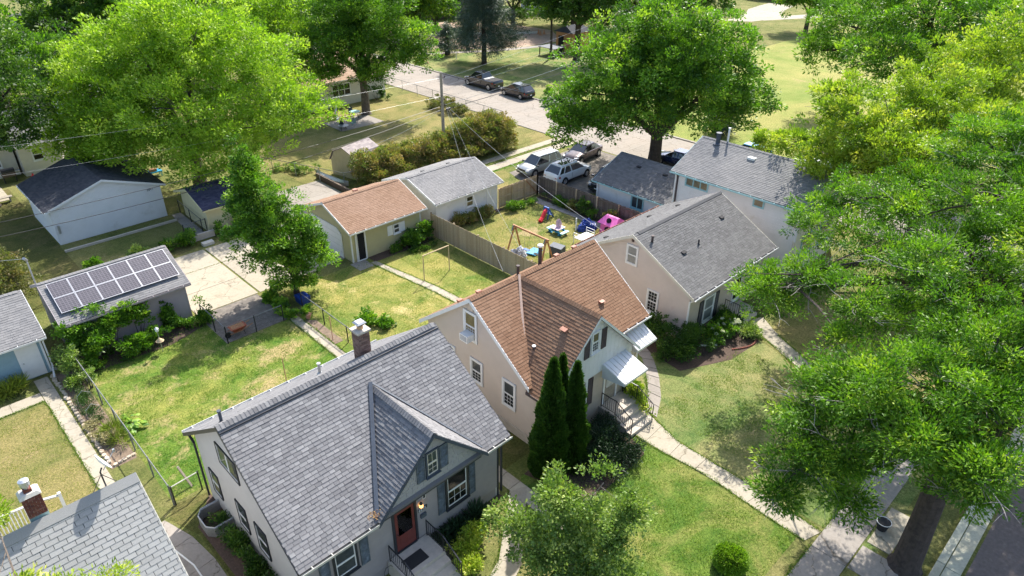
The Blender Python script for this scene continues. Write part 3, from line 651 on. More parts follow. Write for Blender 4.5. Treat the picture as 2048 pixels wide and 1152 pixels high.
downspout(A, [(14.86,15.2,3.45),(14.86,15.68,3.2),(14.86,15.68,.2)], 'trim_black'); downspout(A, [(5.62,24.55,3.4),(5.66,24.3,3.1),(5.66,24.3,.1)], 'trim_black')
gutter(A, (15.0,24.62,3.46), (5.45,24.62,3.46), 'white_paint')
pipe_vent(A, 6.0,21.1,6.0,.5, .06, 'trim_slate'); pipe_vent(A, 10.3,21.6,5.7,.45, .06, 'galvanised'); box_vent(A, (12.0,21.0,6.1), (1,0,0), (0,-.82,.57), (0,.57,.82), .4, 'trim_black', .25)
# chimney A
def brickwork(root, x0,x1,y0,y1,z0,z1, bw, bh, single, mat, core='mortar'):
    MB().box(x0+.012,x1-.012,y0+.012,y1-.012,z0,z1).build('chimney_core', core, root)
    mm = MB(); r = 0; z = z0
    while z+bh <= z1+.001:
        for fr, a0, a1 in ((WY(y0),x0,x1),(WX(x0),y0,y1),(Fr((0,y1,0),(1,0,0),(0,1,0)),x0,x1),(Fr((x1,0,0),(0,1,0),(1,0,0)),y0,y1)):
            a = a0-(bw/2 if r % 2 else 0)
            while a < a1-.01:
                p0, p1 = max(a,a0), min(a+bw-.012,a1)
                if p1-p0 > .03:
                    m = MB() if single else mm; fr.box(m, p0,p1,z,z+bh-.012,-.01,.004+.004*random.random(), .01+.98*random.random())
                    if single: m.build('brick', mat+'_single', root)
                a += bw
        z += bh; r += 1
    if not single: mm.build('brick_course', mat, root, kind='stuff')
ca = thing('chimney', 'narrow brown brick chimney with flat metal cap behind the grey roof ridge', 'chimney', (11.75,20.6,5.9))
brickwork(ca, 11.52,12.02,20.32,20.82,6.2,7.62, .2,.072, False, 'brick_mixed')
cr = MB(); cr.box(11.46,12.08,20.26,20.88,7.62,7.70); cr.build('crown', 'concrete', ca); MB().tube((11.78,20.58,7.70),(11.78,20.58,7.88),.13,n=12).build('flue_tile', 'sand_court', ca)
cc = MB(); cc.box(11.64,11.92,20.44,20.72,7.88,7.98); cc.build('cap_screen', 'trim_black', ca); MB().hexa([(11.57,20.37,7.98),(11.99,20.37,7.98),(11.99,20.79,7.98),(11.57,20.79,7.98)], [(11.64,20.44,8.04),(11.92,20.44,8.04),(11.92,20.72,8.04),(11.64,20.72,8.04)]).build('cap_lid', 'galvanised', ca)
# porch A
P = thing('porch_steps', 'concrete porch with three steps and black railings at the red front door', 'steps', (9.9,15,0))
MB().box(8.95,10.85,14.55,15.70,0,.75).build('landing', 'concrete', P)
for i, (y0, z1) in enumerate(((14.2,.56),(13.85,.37),(13.5,.19))): MB().box(8.98,10.82,y0,y0+.35-.002,0,z1).build('step', 'concrete', P)
def railing(root, pts, h=.85, gap=.12, r=.012, name='railing', lower=.1):
    m = MB()
    for a, b in zip(pts, pts[1:]):
        a, b = V(*a), V(*b); k = max(1, int((b-a).length/gap)); m.bar(a+V(0,0,h), b+V(0,0,h), .045, .02); m.bar(a+V(0,0,lower), b+V(0,0,lower), .02, .02)
        for i in range(1, k): c = a+(b-a)*i/k; m.bar(c+V(0,0,lower), c+V(0,0,h), .016, .016)
    for c in pts: c = V(*c); m.bar(c, c+V(0,0,h+.03), .035, .035)
    return m.build(name, 'black_metal', root)
for x in (9.02, 10.78): railing(P, [(x,15.62,.75),(x,14.6,.75),(x,13.55,.19)])
tag(MB().box(9.3,10.2,14.75,15.3,.752,.775).build('door_mat', 'black_rubber'), 'black doormat on the concrete landing of the grey house', 'doormat')
wwell = thing('window_well', 'corrugated metal window well with dark plants against the left grey wall', 'window well', (5.3,22.5,0))
m = MB(); pts = [(5.72,23.3),(4.95,23.3),(4.72,23.0),(4.72,22.25),(4.95,21.95),(5.72,21.95)]
for k in range(5):
    zz = .02+k*.11
    for a, b in zip(pts, pts[1:]): m.bar((a[0],a[1],zz), (b[0],b[1],zz), .03, .1)
m.build('well_wall', 'galvanised', wwell); MB().path([(a,b,.56) for a,b in pts], .025, 6).build('rim', 'galvanised', wwell); MB().box(4.8,5.7,22,23.2,.012,.02).build('well_floor', 'mulch', wwell)
# ---- house B, beige with brown roof
B = thing('house', 'beige house with brown shingle roof, white front gable and white awnings', 'house', (22,20.5,0))
yr2, zr2, s2 = 20.8, 6.5, .75; zb = lambda y: zr2-.13-s2*abs(y-yr2)
gable_walls(B, 17.95,26.3,17.2,24.4, 3.1, yr2, zb, ('beige_siding','beige_front'))
roof_x(B, 17.7,26.65, 16.85,3.54, yr2,zr2, 24.8,3.5, .12, 'shingle_brown')
wz = lambda x: 6.5-.97*abs(x-20.95)
keepB = lambda c: not (17.7 < c.x < 24.3 and wz(c.x) > zr2-s2*(yr2-c.y)+.1)
shingles(B, (17.68,16.83,3.532), (26.67,16.83,3.532), (17.68,yr2,6.504), .15, .30, 'shingle_brown', 240, keepB, .018, uneven=.08)
shingles(B, (17.68,24.82,3.492), (26.67,24.82,3.492), (17.68,yr2,6.504), .15, .30, 'shingle_brown', 0, None, .018, uneven=.08)
caps(B, (17.68,yr2,6.54), (26.67,yr2,6.54), .72, 'shingle_brown', .16, .15, .022, single=False)
# front wing
MB().box(18.1,23.85,15.98,17.3,0,3.05).build('wing_wall', 'beige_front', B)
MB().prism([(17.95,17.2,0),(17.95,15.98,0),(17.95,15.98,3.2),(17.95,17.2,3.6)], (.15,0,0)).build('wing_side_wall', 'beige_siding', B)
slab(B, [(17.66,15.66,wz(17.66)),(20.95,15.66,6.5),(20.95,20.8,6.5),(17.66,17.0,wz(17.66))], .1, 'shingle_brown', 'wing_roof'); slab(B, [(20.95,15.66,6.499),(24.3,15.66,wz(24.3)),(24.3,16.9,wz(24.3)),(20.95,20.8,6.499)], .1, 'shingle_brown', 'wing_roof')
ab2 = lambda c: c.z > zr2-s2*(yr2-c.y)-.02
shingles(B, (17.64,20.9,wz(17.64)+.004), (17.64,15.64,wz(17.64)+.004), (20.95,20.9,6.504), .15, .30, 'shingle_brown', 0, ab2, .026, uneven=.08)
shingles(B, (24.32,15.64,wz(24.32)+.004), (24.32,20.9,wz(24.32)+.004), (20.95,15.64,6.504), .15, .30, 'shingle_brown', 0, ab2, .018, uneven=.08)
caps(B, (20.95,15.64,6.55), (20.95,20.7,6.55), .9, 'shingle_brown', .15, .15, .022, single=False)
MB().bar((17.72,16.98,wz(17.72)+.13),(20.9,20.76,6.58),.12,.05).build('valley_flashing', 'valley_tan', B)
MB().prism([(17.98,15.9,3.02),(23.98,15.9,3.02),(23.98,15.9,3.42),(20.95,15.9,6.38),(17.98,15.9,3.5)], (0,.1,0)).build('wing_gable', 'white_siding', B)
F2 = WY(15.9)
x = 18.0
while x < 23.9:
    hh = wz(x+.15)-.16
    if hh > 3.1: m = MB(); F2.box(m, x, x+.292, 3.03, min(hh, wz(x)-.14, wz(x+.292)-.14), 0,.012); m.build('board', 'white_siding', B)
    x += .3
for a, b in (((17.6,15.63,wz(17.6)),(20.95,15.63,6.5)), ((20.95,15.63,6.5),(24.34,15.63,wz(24.34)))): MB().hexa([V(*a)-V(0,0,.15), V(*b)-V(0,0,.15), V(*b)-V(0,-.03,.15), V(*a)-V(0,-.03,.15)], [V(*a)+V(0,0,.01), V(*b)+V(0,0,.01), V(*b)+V(0,.03,.01), V(*a)+V(0,.03,.01)]).build('rake_board', 'white_paint', B)
window(B, F2, 20.76,21.2,4.5,5.5, 'white_paint', .08, 'curtain_beige', (3,3,0), n=.013, lowbacking='interior_dark'); shutter(B, F2, 20.22,20.58,4.35,5.5, 'shutter_brown', .013); shutter(B, F2, 21.42,21.76,4.4,5.5, 'shutter_brown', .013)
F3 = WY(15.98)
siding(B, F3, lambda z: [(17.98,23.83)], .45, 3.02, .2, 'beige_front')
window(B, F3, 19.95,20.6,1.5,2.9, 'white_paint', .1, 'interior_dark', (2,3,3), n=.02); shutter(B, F3, 19.42,19.82,1.35,2.95, 'shutter_brown', .02); shutter(B, F3, 20.76,21.12,1.35,2.92, 'shutter_brown', .02)
d = MB(); F3.box(d, 21.95,22.07,.75,2.95,.02,.07); F3.box(d, 22.95,23.07,.75,2.95,.02,.07); F3.box(d, 22.07,22.95,2.85,2.95,.02,.07); d.build('door_frame', 'white_paint', B)
d = MB(); F3.box(d, 22.08,22.94,.77,1.6,.022,.045); F3.box(d, 22.08,22.2,1.6,2.84,.022,.045); F3.box(d, 22.82,22.94,1.6,2.84,.022,.045); F3.box(d, 22.2,22.82,2.6,2.84,.022,.045); fd = d.build('front_door', 'wood_pole', B); d = MB(); F3.box(d, 22.2,22.82,1.6,2.6,.026,.03); d.build('door_window', 'curtain_white', fd); d = MB(); d.tube(F3.p(22.16,1.7,.04), F3.p(22.16,1.7,.09), .03); d.build('handle', 'chrome', fd)
sg_span = lambda z: [(max(16.0, 0) if z < 3.1 else yr2-(zb(yr2)-z)/s2, 24.38 if z < 3.5 else yr2+(zb(yr2)-z)/s2)]
F4 = WX(17.95); siding(B, F4, sg_span, .55, 6.3, .125, 'beige_siding'); MB().box(17.9,18.0,15.98,24.4,0,.5).build('foundation', 'concrete', B)
fascia(B, [(17.7,16.85,3.54),(17.7,yr2,6.5),(17.7,24.8,3.5)], 'white_paint', .2, .04); MB().prism([(17.71,yr2,6.3),(17.71,24.8,3.3),(17.95,24.8,3.3),(17.95,yr2,6.3)], (0,0,.02)).build('soffit', 'white_paint', B)
fascia(B, [(26.65,16.85,3.54),(26.65,yr2,6.5),(26.65,24.8,3.5)], 'white_paint', .2, .04, (1,0,0))
fascia(B, [(17.64,15.66,3.3),(17.64,17.0,3.3)], 'shutter_brown', .12, .03)
window(B, F4, 20.66,21.38,4.1,5.5, 'white_paint', .12, 'curtain_beige', (4,4,0), n=.02, sill=False); window(B, F4, 22.35,23.0,1.75,2.85, 'white_paint', .12, 'blind_grey', (3,3,0), n=.02, sill=False, lowbacking='interior_dark')
window(B, F4, 20.3,20.98,1.75,2.9, 'white_paint', .12, 'blind_grey', (3,3,0), n=.02, sill=False, lowbacking='interior_dark'); window(B, F4, 18.02,18.7,1.55,2.9, 'white_paint', .12, 'blind_grey', (3,3,0), n=.02, sill=False, lowbacking='interior_dark')
m = MB(); F4.box(m, 20.8,21.15,5.68,6.02,.02,.05); m.build('gable_vent', 'beige_siding', B)
ac = thing('air_conditioner', 'white window air conditioner in the upper window of the beige gable', 'air conditioner', (17.7,21.1,4.15)); m = MB(); F4.box(m, 20.75,21.3,4.12,4.5,.03,.5); m.build('case', 'ceramic_white', ac); m = MB(); F4.box(m, 20.8,21.25,4.17,4.45,.501,.506); m.build('grille', 'blind_grey', ac)
for k in range(7): m = MB(); F4.box(m, 20.8,21.25,4.18+k*.04,4.195+k*.04,.507,.515); m.build('louvre', 'ceramic_white', ac)
gutter(B, (24.4,16.83,3.43), (26.7,16.83,3.43)); downspout(B, [(26.5,16.78,3.4),(26.4,17.14,3.1),(26.4,17.14,.1)])
window(B, WY(17.2), 25.0,25.7,1.5,2.5, 'white_paint', .08, 'interior_dark', (0,0,0))
def awning(root, x0,x1, yw, zt, dep, zf, n=14, z_side=.25):
    """ribbed aluminium awning with side cheeks"""
    aw = thing('awning', root, 'awning', ((x0+x1)/2, yw-dep/2, zf))
    w = (x1-x0)/n
    for i in range(n):
        xx = x0+i*w; q = [(xx+.004,yw,zt-.03),(xx+w-.004,yw,zt-.03),(xx+w-.004,yw-dep,zf),(xx+.004,yw-dep,zf)]
        e = .022 if i % 2 else 0
        MB().hexa([V(*p)+V(0,0,e) for p in q], [V(*p)+V(0,0,e+.014) for p in q]).build('awning_panel', 'awning_white', aw)
    MB().hexa([(x0,yw-dep,zf-.16),(x1,yw-dep,zf-.16),(x1,yw-dep+.02,zf-.16),(x0,yw-dep+.02,zf-.16)], [(x0,yw-dep-.04,zf+.01),(x1,yw-dep-.04,zf+.01),(x1,yw-dep-.02,zf+.02),(x0,yw-dep-.02,zf+.02)]).build('valance', 'awning_white', aw)
    for xx in (x0-.02, x1+.005): MB().prism([(xx,yw,zt-.04),(xx,yw-dep,zf),(xx,yw-dep,zf-.16),(xx,yw,zf-z_side-.1)], (.015,0,0)).build('cheek', 'awning_white', aw)
    return aw
awning('white ribbed awning with rust streaks over the beige house porch', 21.7,23.45, 15.88, 3.4, 1.35, 2.95, 12); awning('smaller white ribbed awning over the side entrance right of the white gable', 24.75,26.35, 17.18, 3.25, 1.15, 2.6, 12)
P = thing('porch_steps', 'concrete steps with black railings and vines under the rust-streaked awning', 'steps', (22.6,15.2,0))
MB().box(21.75,23.6,14.95,15.95,0,.75).build('landing', 'concrete', P)
for i, (y0, z1) in enumerate(((14.6,.56),(14.25,.37),(13.9,.19))): MB().box(21.8,23.55,y0,y0+.348,0,z1).build('step', 'concrete', P)
for x in (21.82, 23.52): railing(P, [(x,15.85,.75),(x,14.98,.75),(x,13.95,.19)])
pipe_vent(B, 19.0,17.85,4.3,.42, .075, 'shutter_brown', False); mm = MB(); mm.tube((19.0,17.85,4.72),(19.0,17.85,4.76),.09,n=10); mm.build('pipe_collar', 'ceramic_white', B); box_vent(B, (20.0,16.9,5.62), (0,-1,0), (.7,0,.7), (-.7,0,.7), .34, 'copper_vent', .2); box_vent(B, (24.35,18.3,4.64), (1,0,0), (0,.8,.6), (0,-.6,.8), .3, 'copper_vent', .17)
for x, y in ((18.35,22.2),(19.4,22.0),(24.6,21.6),(26.0,21.6)): box_vent(B, (x,y,6.5-.75*(y-yr2)), (1,0,0), (0,-.8,.6), (0,.6,.8), .28, 'copper_vent', .2)
chm = thing('chimney_pipe', 'tall brown metal flue pipe with pale cap behind the brown roof ridge', 'flue', (23.25,21.6,5.9)); MB().tube((23.25,21.6,5.4),(23.25,21.6,6.95),.1,n=12).build('flue', 'shutter_brown', chm); MB().lathe((23.25,21.6,6.95), [(.11,0),(.16,.04),(.16,.12),(.05,.18)], 12).build('flue_cap', 'ceramic_white', chm)
pipe_vent(B, 21.35,21.3,6.1,.55, .07, 'shutter_brown')
# ---- house C, pink stucco with slate roof
C_ = thing('house', 'pale pinkish stucco house with plain charcoal grey shingle roof and black front shutters', 'house', (34.9,20.7,0))
yr3, zr3, s3 = 20.8, 5.6, .54; zc = lambda y: zr3-.12-s3*abs(y-yr3)
gable_walls(C_, 30.5,39.3,16.75,24.85, 3, yr3, zc, ('pink_stucco','beige_front'))
roof_x(C_, 30.2,39.6, 16.35,3.2, yr3,zr3, 25.2,3.22, .11, 'shingle_slate')
shingles(C_, (30.18,16.33,3.194), (39.62,16.33,3.194), (30.18,yr3,5.604), .145, .30, 'shingle_slate', 250, None, .02, uneven=.1); shingles(C_, (30.18,25.22,3.214), (39.62,25.22,3.214), (30.18,yr3,5.604), .145, .30, 'shingle_slate', 0, None, .02, uneven=.1)
MB().prism([(30.6,yr3-.16,5.545),(39.6,yr3-.16,5.545),(39.6,yr3,5.635),(30.6,yr3,5.635)], (0,0,.02)).build('ridge_vent', 'trim_black', C_); MB().prism([(30.6,yr3+.16,5.545),(39.6,yr3+.16,5.545),(39.6,yr3,5.636),(30.6,yr3,5.636)], (0,0,.02)).build('ridge_vent', 'shingle_slate', C_)
fascia(C_, [(30.2,16.35,3.2),(30.2,yr3,5.6),(30.2,25.2,3.22)], 'cream_siding', .18, .04); fascia(C_, [(39.6,16.35,3.2),(39.6,yr3,5.6),(39.6,25.2,3.22)], 'cream_siding', .18, .04, (1,0,0))
gutter(C_, (30.2,16.33,3.1), (39.62,16.33,3.1)); gutter(C_, (39.62,25.22,3.12), (30.2,25.22,3.12), 'copper_vent'); downspout(C_, [(30.42,16.28,3.08),(30.4,16.68,2.8),(30.4,16.68,.15),(30.6,16.0,.1),(31.6,15.2,.08)])
F5 = WX(30.5); F6 = WY(16.75)
window(C_, F5, 20.6,21.25,3.6,4.7, 'white_paint', .1, 'curtain_white', (0,0,0), sill=False); window(C_, F5, 18.85,19.5,1.05,2.38, 'white_paint', .09, 'interior_dark', (3,3,3)); window(C_, F5, 21.6,22.2,1.3,2.35, 'white_paint', .09, 'blind_grey', (0,0,0))
m = MB(); F5.box(m, 20.88,21.05,5.0,5.15,0,.03); m.build('gable_vent', 'shutter_brown', C_)
window(C_, F6, 32.3,33.25,.62,2.15, 'white_paint', .1, 'curtain_white', (0,0,0), split=.5); shutter(C_, F6, 31.72,32.12,.5,2.2, 'trim_black'); shutter(C_, F6, 33.42,33.82,.45,2.2, 'trim_black')
m = MB(); F6.box(m, 32.2,33.4,.22,.46,.02,.25); m.build('flower_box', 'wood_dark', C_)
window(C_, F6, 35.6,36.4,.7,2.2, 'white_paint', .08, 'interior_dark', (0,0,0)); window(C_, F6, 37.4,38.4,.9,2.2, 'white_paint', .08, 'curtain_white', (0,0,0))
pipe_vent(C_, 31.0,20.0,5.1,.42, .07, 'shutter_brown'); pipe_vent(C_, 34.0,18.7,4.45,.35, .05, 'trim_black', False)
for x, y in ((32.4,18.7),(37.6,19.4)): box_vent(C_, (x,y,5.6-s3*(yr3-y)), (1,0,0), (0,.88,.475), (0,-.475,.88), .36, 'black_rubber', .12)
for x, y in ((31.0,23.3),(35.6,23.4),(37.6,22.6)): box_vent(C_, (x,y,5.6-s3*(y-yr3)), (1,0,0), (0,-.88,.475), (0,.475,.88), .3, 'black_rubber', .12)
P = thing('porch_steps', 'low concrete front steps with thin black railing at the pink stucco house', 'steps', (35.3,15.9,0)); MB().box(34.5,36.4,15.6,16.72,0,.45).build('landing', 'concrete', P); MB().box(34.6,36.3,15.25,15.598,0,.22).build('step', 'concrete', P); railing(P, [(34.55,16.6,.45),(34.55,15.65,.45),(34.55,15.3,.22)]); railing(P, [(36.35,16.6,.45),(36.35,15.65,.45),(36.35,15.3,.22)])
# ---- house D, two storeys white
Dh = thing('house', 'two storey white house with aqua window trim and pale weathered grey roof', 'house', (45.2,21,0))
xr, zrd, sd_ = 45.2, 6.95, .46; zd = lambda x: zrd-.13-sd_*abs(x-xr)
gable_walls_y(Dh, 41.75,48.65,16.1,25.6, xr, zd, ('cream_siding','white_siding'))
roof_y(Dh, 15.75,25.9, 41.45,zrd-sd_*3.75, xr,zrd, 48.95,zrd-sd_*3.75, .12, 'shingle_weathered')
shingles(Dh, (41.43,25.92,5.22), (41.43,15.73,5.22), (xr,25.92,6.954), .15, .32, 'shingle_weathered', 0, None, .018, uneven=.1)
caps(Dh, (xr,15.73,6.98), (xr,25.92,6.98), .44, 'shingle_weathered', .15, .15, .02, single=False)
FD = WX(41.75); siding(Dh, FD, lambda z: [(16.13,25.57)], 2.95, 5.1, .2, 'white_siding'); siding(Dh, FD, lambda z: [(16.13,25.57)], .3, 2.9, .2, 'cream_siding', n=-.03)
FDf = WY(16.1); siding(Dh, FDf, lambda z: [(41.8,48.6)] if z < 5.1 else [(xr-(zd(xr)-z)/sd_, xr+(zd(xr)-z)/sd_)], .3, 6.7, .2, 'cream_siding')
MB().box(41.66,41.74,16.05,16.17,2.9,5.15).build('corner_board', 'white_paint', Dh); MB().box(41.66,41.74,25.5,25.62,2.0,5.15).build('corner_board', 'white_paint', Dh)
for y0, y1, z0, z1, c in ((22.95,24.7,4.4,5.08,3),(18.7,19.38,4.48,5.16,1)): window(Dh, FD, y0,y1,z0,z1, 'aqua_trim', .07, 'curtain_beige', (0,0,0), cols=c, split=0, n=.02, sash='aqua_trim', sill=False)
for x0 in (42.9,45.6): window(Dh, FDf, x0,x0+1.5,1.5,2.9, 'aqua_trim', .07, 'curtain_beige', (4,3,3), n=.02, sash='cream_siding'); window(Dh, FDf, x0,x0+1.3,4.0,5.0, 'aqua_trim', .07, 'blind_grey', (0,0,0), n=.02)
gutter(Dh, (41.43,25.9,5.1), (41.43,15.75,5.1), 'aqua_trim'); fascia(Dh, [(41.45,25.9,5.22),(xr,25.9,6.95),(48.95,25.9,5.22)], 'aqua_trim', .16, .03, (0,1,0)); fascia(Dh, [(41.45,15.75,5.22),(xr,15.75,6.95),(48.95,15.75,5.22)], 'aqua_trim', .16, .03, (0,-1,0))
downspout(Dh, [(41.5,25.55,5.1),(41.68,25.4,4.9),(41.68,25.4,2.9)], 'shutter_brown')
# wing
wx, wzr, ws = 45.1, 3.95, .41; zw = lambda x: wzr-.1-ws*abs(x-wx)
gable_walls_y(Dh, 41.8,48.4,25.62,32.7, wx, zw, ('white_siding','white_siding'))
roof_y(Dh, 25.65,33.05, 41.5,wzr-ws*3.6, wx,wzr, 48.7,wzr-ws*3.6, .1, 'shingle_slate')  # darker slate with pale patches paints in the maple's dappled shade
shingles(Dh, (41.48,33.07,2.47), (41.48,25.65,2.47), (wx,33.07,3.954), .15, .32, 'shingle_slate', 0, None, .018, uneven=.1)
FW = WX(41.8); siding(Dh, FW, lambda z: [(25.65,32.67)], .3, 2.45, .13, 'white_siding'); window(Dh, FW, 28.2,29.25,1.25,2.15, 'aqua_trim', .08, 'blind_grey', (0,0,0), cols=2, split=0, n=.02, sash='aqua_trim')
gutter(Dh, (41.48,33.05,2.36), (41.48,25.7,2.36), 'aqua_trim'); m = MB(); FW.box(m, 26.0,27.0,.2,2.1,.02,.06); m.build('side_door', 'white_paint', Dh); MB().box(41.7,41.79,32.6,32.75,0,2.4).build('corner_board', 'white_paint', Dh)
fascia(Dh, [(41.5,33.05,2.47),(wx,33.05,3.95),(48.7,33.05,2.47)], 'aqua_trim', .14, .03, (0,1,0))
for y, x in ((30.5,44.1),(28.0,44.1)): box_vent(Dh, (x,y,wzr-ws*(wx-x)), (0,1,0), (.92,0,.38), (-.38,0,.92), .36, 'black_rubber', .12)
pipe_vent(Dh, 44.9,24.45,6.8,.75, .16, 'trim_slate'); pipe_vent(Dh, 45.3,23.9,6.9,1.05, .07, 'ceramic_white'); MB().box(44.2,44.75,21.1,21.65,6.45,6.66).build('skylight_vent', 'ceramic_white', Dh)
# ---------------------------------------------------------------- garages
def garage_x(name, label, x0,x1,y0,y1, X0,X1, yf,zf, yr,zr, yb,zb, wmat, rmat, trim, expo=.15, sidmat=None, board=.12, gw='wall'):
    g = thing(name, label, 'garage', ((x0+x1)/2,(y0+y1)/2,0)); s = (zr-zf)/(yr-yf); zz = lambda y: zr-.12-s*abs(y-yr)
    gable_walls(g, x0,x1,y0,y1, zf, yr, zz, (wmat,wmat)); roof_x(g, X0,X1, yf,zf, yr,zr, yb,zb, .1, rmat)
    shingles(g, (X0-.02,yf-.02,zf-.004), (X1+.02,yf-.02,zf-.004), (X0-.02,yr,zr+.004), expo, .3, rmat, 0, None, .016, uneven=.15); shingles(g, (X0-.02,yb+.02,zb-.004), (X1+.02,yb+.02,zb-.004), (X0-.02,yr,zr+.004), expo, .3, rmat, 0, None, .016, uneven=.15)
    caps(g, (X0,yr,zr+.04), (X1,yr,zr+.04), s, rmat, .15, .2, .02, single=False)
    fascia(g, [(X0,yf,zf),(X0,yr,zr),(X0,yb,zb)], trim, .15, .03); fascia(g, [(X1,yf,zf),(X1,yr,zr),(X1,yb,zb)], trim, .15, .03, (1,0,0))
    siding(g, WY(y0), lambda z: [(x0+.03,x1-.03)], .15, zz(y0), board, wmat)
    siding(g, WX(x0), lambda z: [(y0+.03,y1-.03)] if z < zz(y0) else [(yr-(zz(yr)-z)/s, yr+(zz(yr)-z)/s)], .15, zz(yr)-.05, board*1.3, wmat)
    for xx in (x0-.03, x1-.05): MB().box(xx,xx+.09,y0-.03,y0+.04,.05,zz(y0)).build('corner_board', trim, g)
    gutter(g, (X0,yf-.02,zf-.1), (X1,yf-.02,zf-.1), trim); return g
E_ = garage_x('garage', 'olive yellow garage with rust brown roof and open white side door', 22.0,27.95,38.2,43.9, 21.7,28.25, 37.75,2.5, 41.0,3.78, 44.3,2.5, 'olive_siding','shingle_rust','white_paint', board=.16)
FE = WY(38.2); FEl = WX(22.0)
d = MB(); FE.box(d, 22.3,22.4,.02,2.2,.02,.08); FE.box(d, 23.05,23.15,.02,2.2,.02,.08); FE.box(d, 22.4,23.05,2.1,2.2,.02,.08); FE.box(d, 22.4,23.05,0,.06,.02,.12); d.build('door_frame', 'white_paint', E_)
d = MB(); FE.box(d, 22.4,23.05,.06,2.1,.019,.024); d.build('doorway', 'dark_void', E_); d = MB(); d.prism([(22.42,38.1,.08),(22.46,38.1,.08),(22.46,38.16,.08),(22.42,38.16,.08)], (0,0,2.0)); d.build('open_door', 'white_paint', E_)
window(E_, FE, 25.55,26.02,1.15,1.8, 'white_paint', .06, 'blind_grey', (0,0,0), n=.02)
for a0, a1 in ((25.0,25.45),(26.1,26.52)): m = MB(); FE.box(m, a0,a1,1.1,1.85,.02,.05); FE.box(m, a0+.06,a1-.06,1.16,1.45,.05,.058); FE.box(m, a0+.06,a1-.06,1.5,1.79,.05,.058); m.build('shutter', 'white_paint', E_)
d = MB(); prof = [(39.3,0),(43.7,0),(43.7,1.8),(43.3,2.2),(39.8,2.2),(39.3,1.8)]; d.prism([(21.93,y,z) for y, z in prof], (.05,0,0)); gd = d.build('garage_door', 'white_paint', E_)
for k in range(1,5): m = MB(); FEl.box(m, 39.32,43.68,k*.44-.008,k*.44+.008,.071,.078); m.build('door_seam', 'gutter_metal', gd)
box_vent(E_, (25.0,41.9,3.45), (1,0,0), (0,-.93,.36), (0,.36,.93), .35, 'copper_vent', .2)
F_ = garage_x('garage', 'white sided garage with grey shingle roof behind the play yard', 29.4,35.65,38.1,44.1, 29.05,35.95, 37.7,2.5, 41.1,3.62, 44.5,2.5, 'white_siding','shingle_weathered','white_paint')
FF = WY(38.1); window(F_, FF, 32.4,33.05,1.2,2.0, 'white_paint', .07, 'interior_dark', (0,0,0), n=.02, lowbacking='curtain_beige'); d = MB(); FF.box(d, 34.5,35.45,.08,2.1,.02,.05); dd = d.build('side_door', 'white_paint', F_)
for c in range(2):
    for r_ in range(3): m = MB(); FF.box(m, 34.6+c*.42,34.94+c*.42,.2+r_*.62,.72+r_*.62,.05,.056); m.build('door_panel', 'white_siding', dd)
for x in (31.2,33.8): box_vent(F_, (x,41.9,3.36), (1,0,0), (0,-.95,.31), (0,.31,.95), .28, 'trim_black', .12)
# G, white left garage with the ridge running away
G_ = thing('garage', 'large white clapboard garage with black roof and house number', 'garage', (11.9,58.5,0)); xg, zg, sg_ = 11.87, 4.12, .345; zz = lambda x: zg-.12-sg_*abs(x-xg)
gable_walls_y(G_, 8.1,15.75,55.15,62.0, xg, zz, ('white_siding','white_siding')); roof_y(G_, 54.9,62.3, 7.7,zg-sg_*4.17, xg,zg, 16.1,zg-sg_*4.23, .12, 'shingle_dark')
shingles(G_, (7.68,62.3,2.68), (7.68,54.88,2.68), (xg,62.3,zg+.004), .16, .32, 'shingle_dark', 0, None, .016); shingles(G_, (16.12,54.88,2.66), (16.12,62.3,2.66), (xg,54.88,zg+.004), .16, .32, 'shingle_dark', 0, None, .016)
FG = WY(55.15); siding(G_, FG, lambda z: [(8.13,15.72)] if z < zz(8.1)-.05 else [(xg-(zz(xg)-z)/sg_, xg+(zz(xg)-z)/sg_)], .1, zz(xg)-.03, .24, 'white_siding'); siding(G_, WX(8.1), lambda z: [(55.18,61.9)], .1, zz(8.1), .24, 'white_siding')
lettering(G_, '2841', FG, 14.75, 2.35, .15, 'trim_slate', .022); m = MB(); FG.box(m, 8.25,8.4,.9,1.5,.02,.12); m.build('meter_box', 'galvanised', G_)
fascia(G_, [(7.7,54.9,zg-sg_*4.17),(xg,54.9,zg),(16.1,54.9,zg-sg_*4.23)], 'white_paint', .14, .03, (0,-1,0)); fascia(G_, [(7.7,54.9,2.68),(7.7,62.3,2.68)], 'white_paint', .14, .03)
MB().box(8.0,15.9,53.6,53.75,0,.16).build('bed_edging', 'concrete', G_)
H_ = garage_x('garage', 'small pale yellow garage with dark navy shingle roof', 16.85,20.6,49.7,54.3, 16.5,20.9, 49.3,2.05, 52.0,2.95, 54.7,2.05, 'yellow_siding','shingle_navy','yellow_siding')
I_ = garage_x('garage', 'mauve grey garage with solar panels on its roof and vines on the wall', 4.6,10.95,38.8,44.0, 4.35,11.2, 38.4,2.6, 41.4,3.95, 44.4,2.6, 'mauve_siding','shingle_weathered','mauve_siding')
SB = V(0,3.0,1.35).normalized(); SN = V(0,-1.35,3.0).normalized(); So = V(4.7,39.05,2.6+.45*(39.05-38.4))+SN*.13
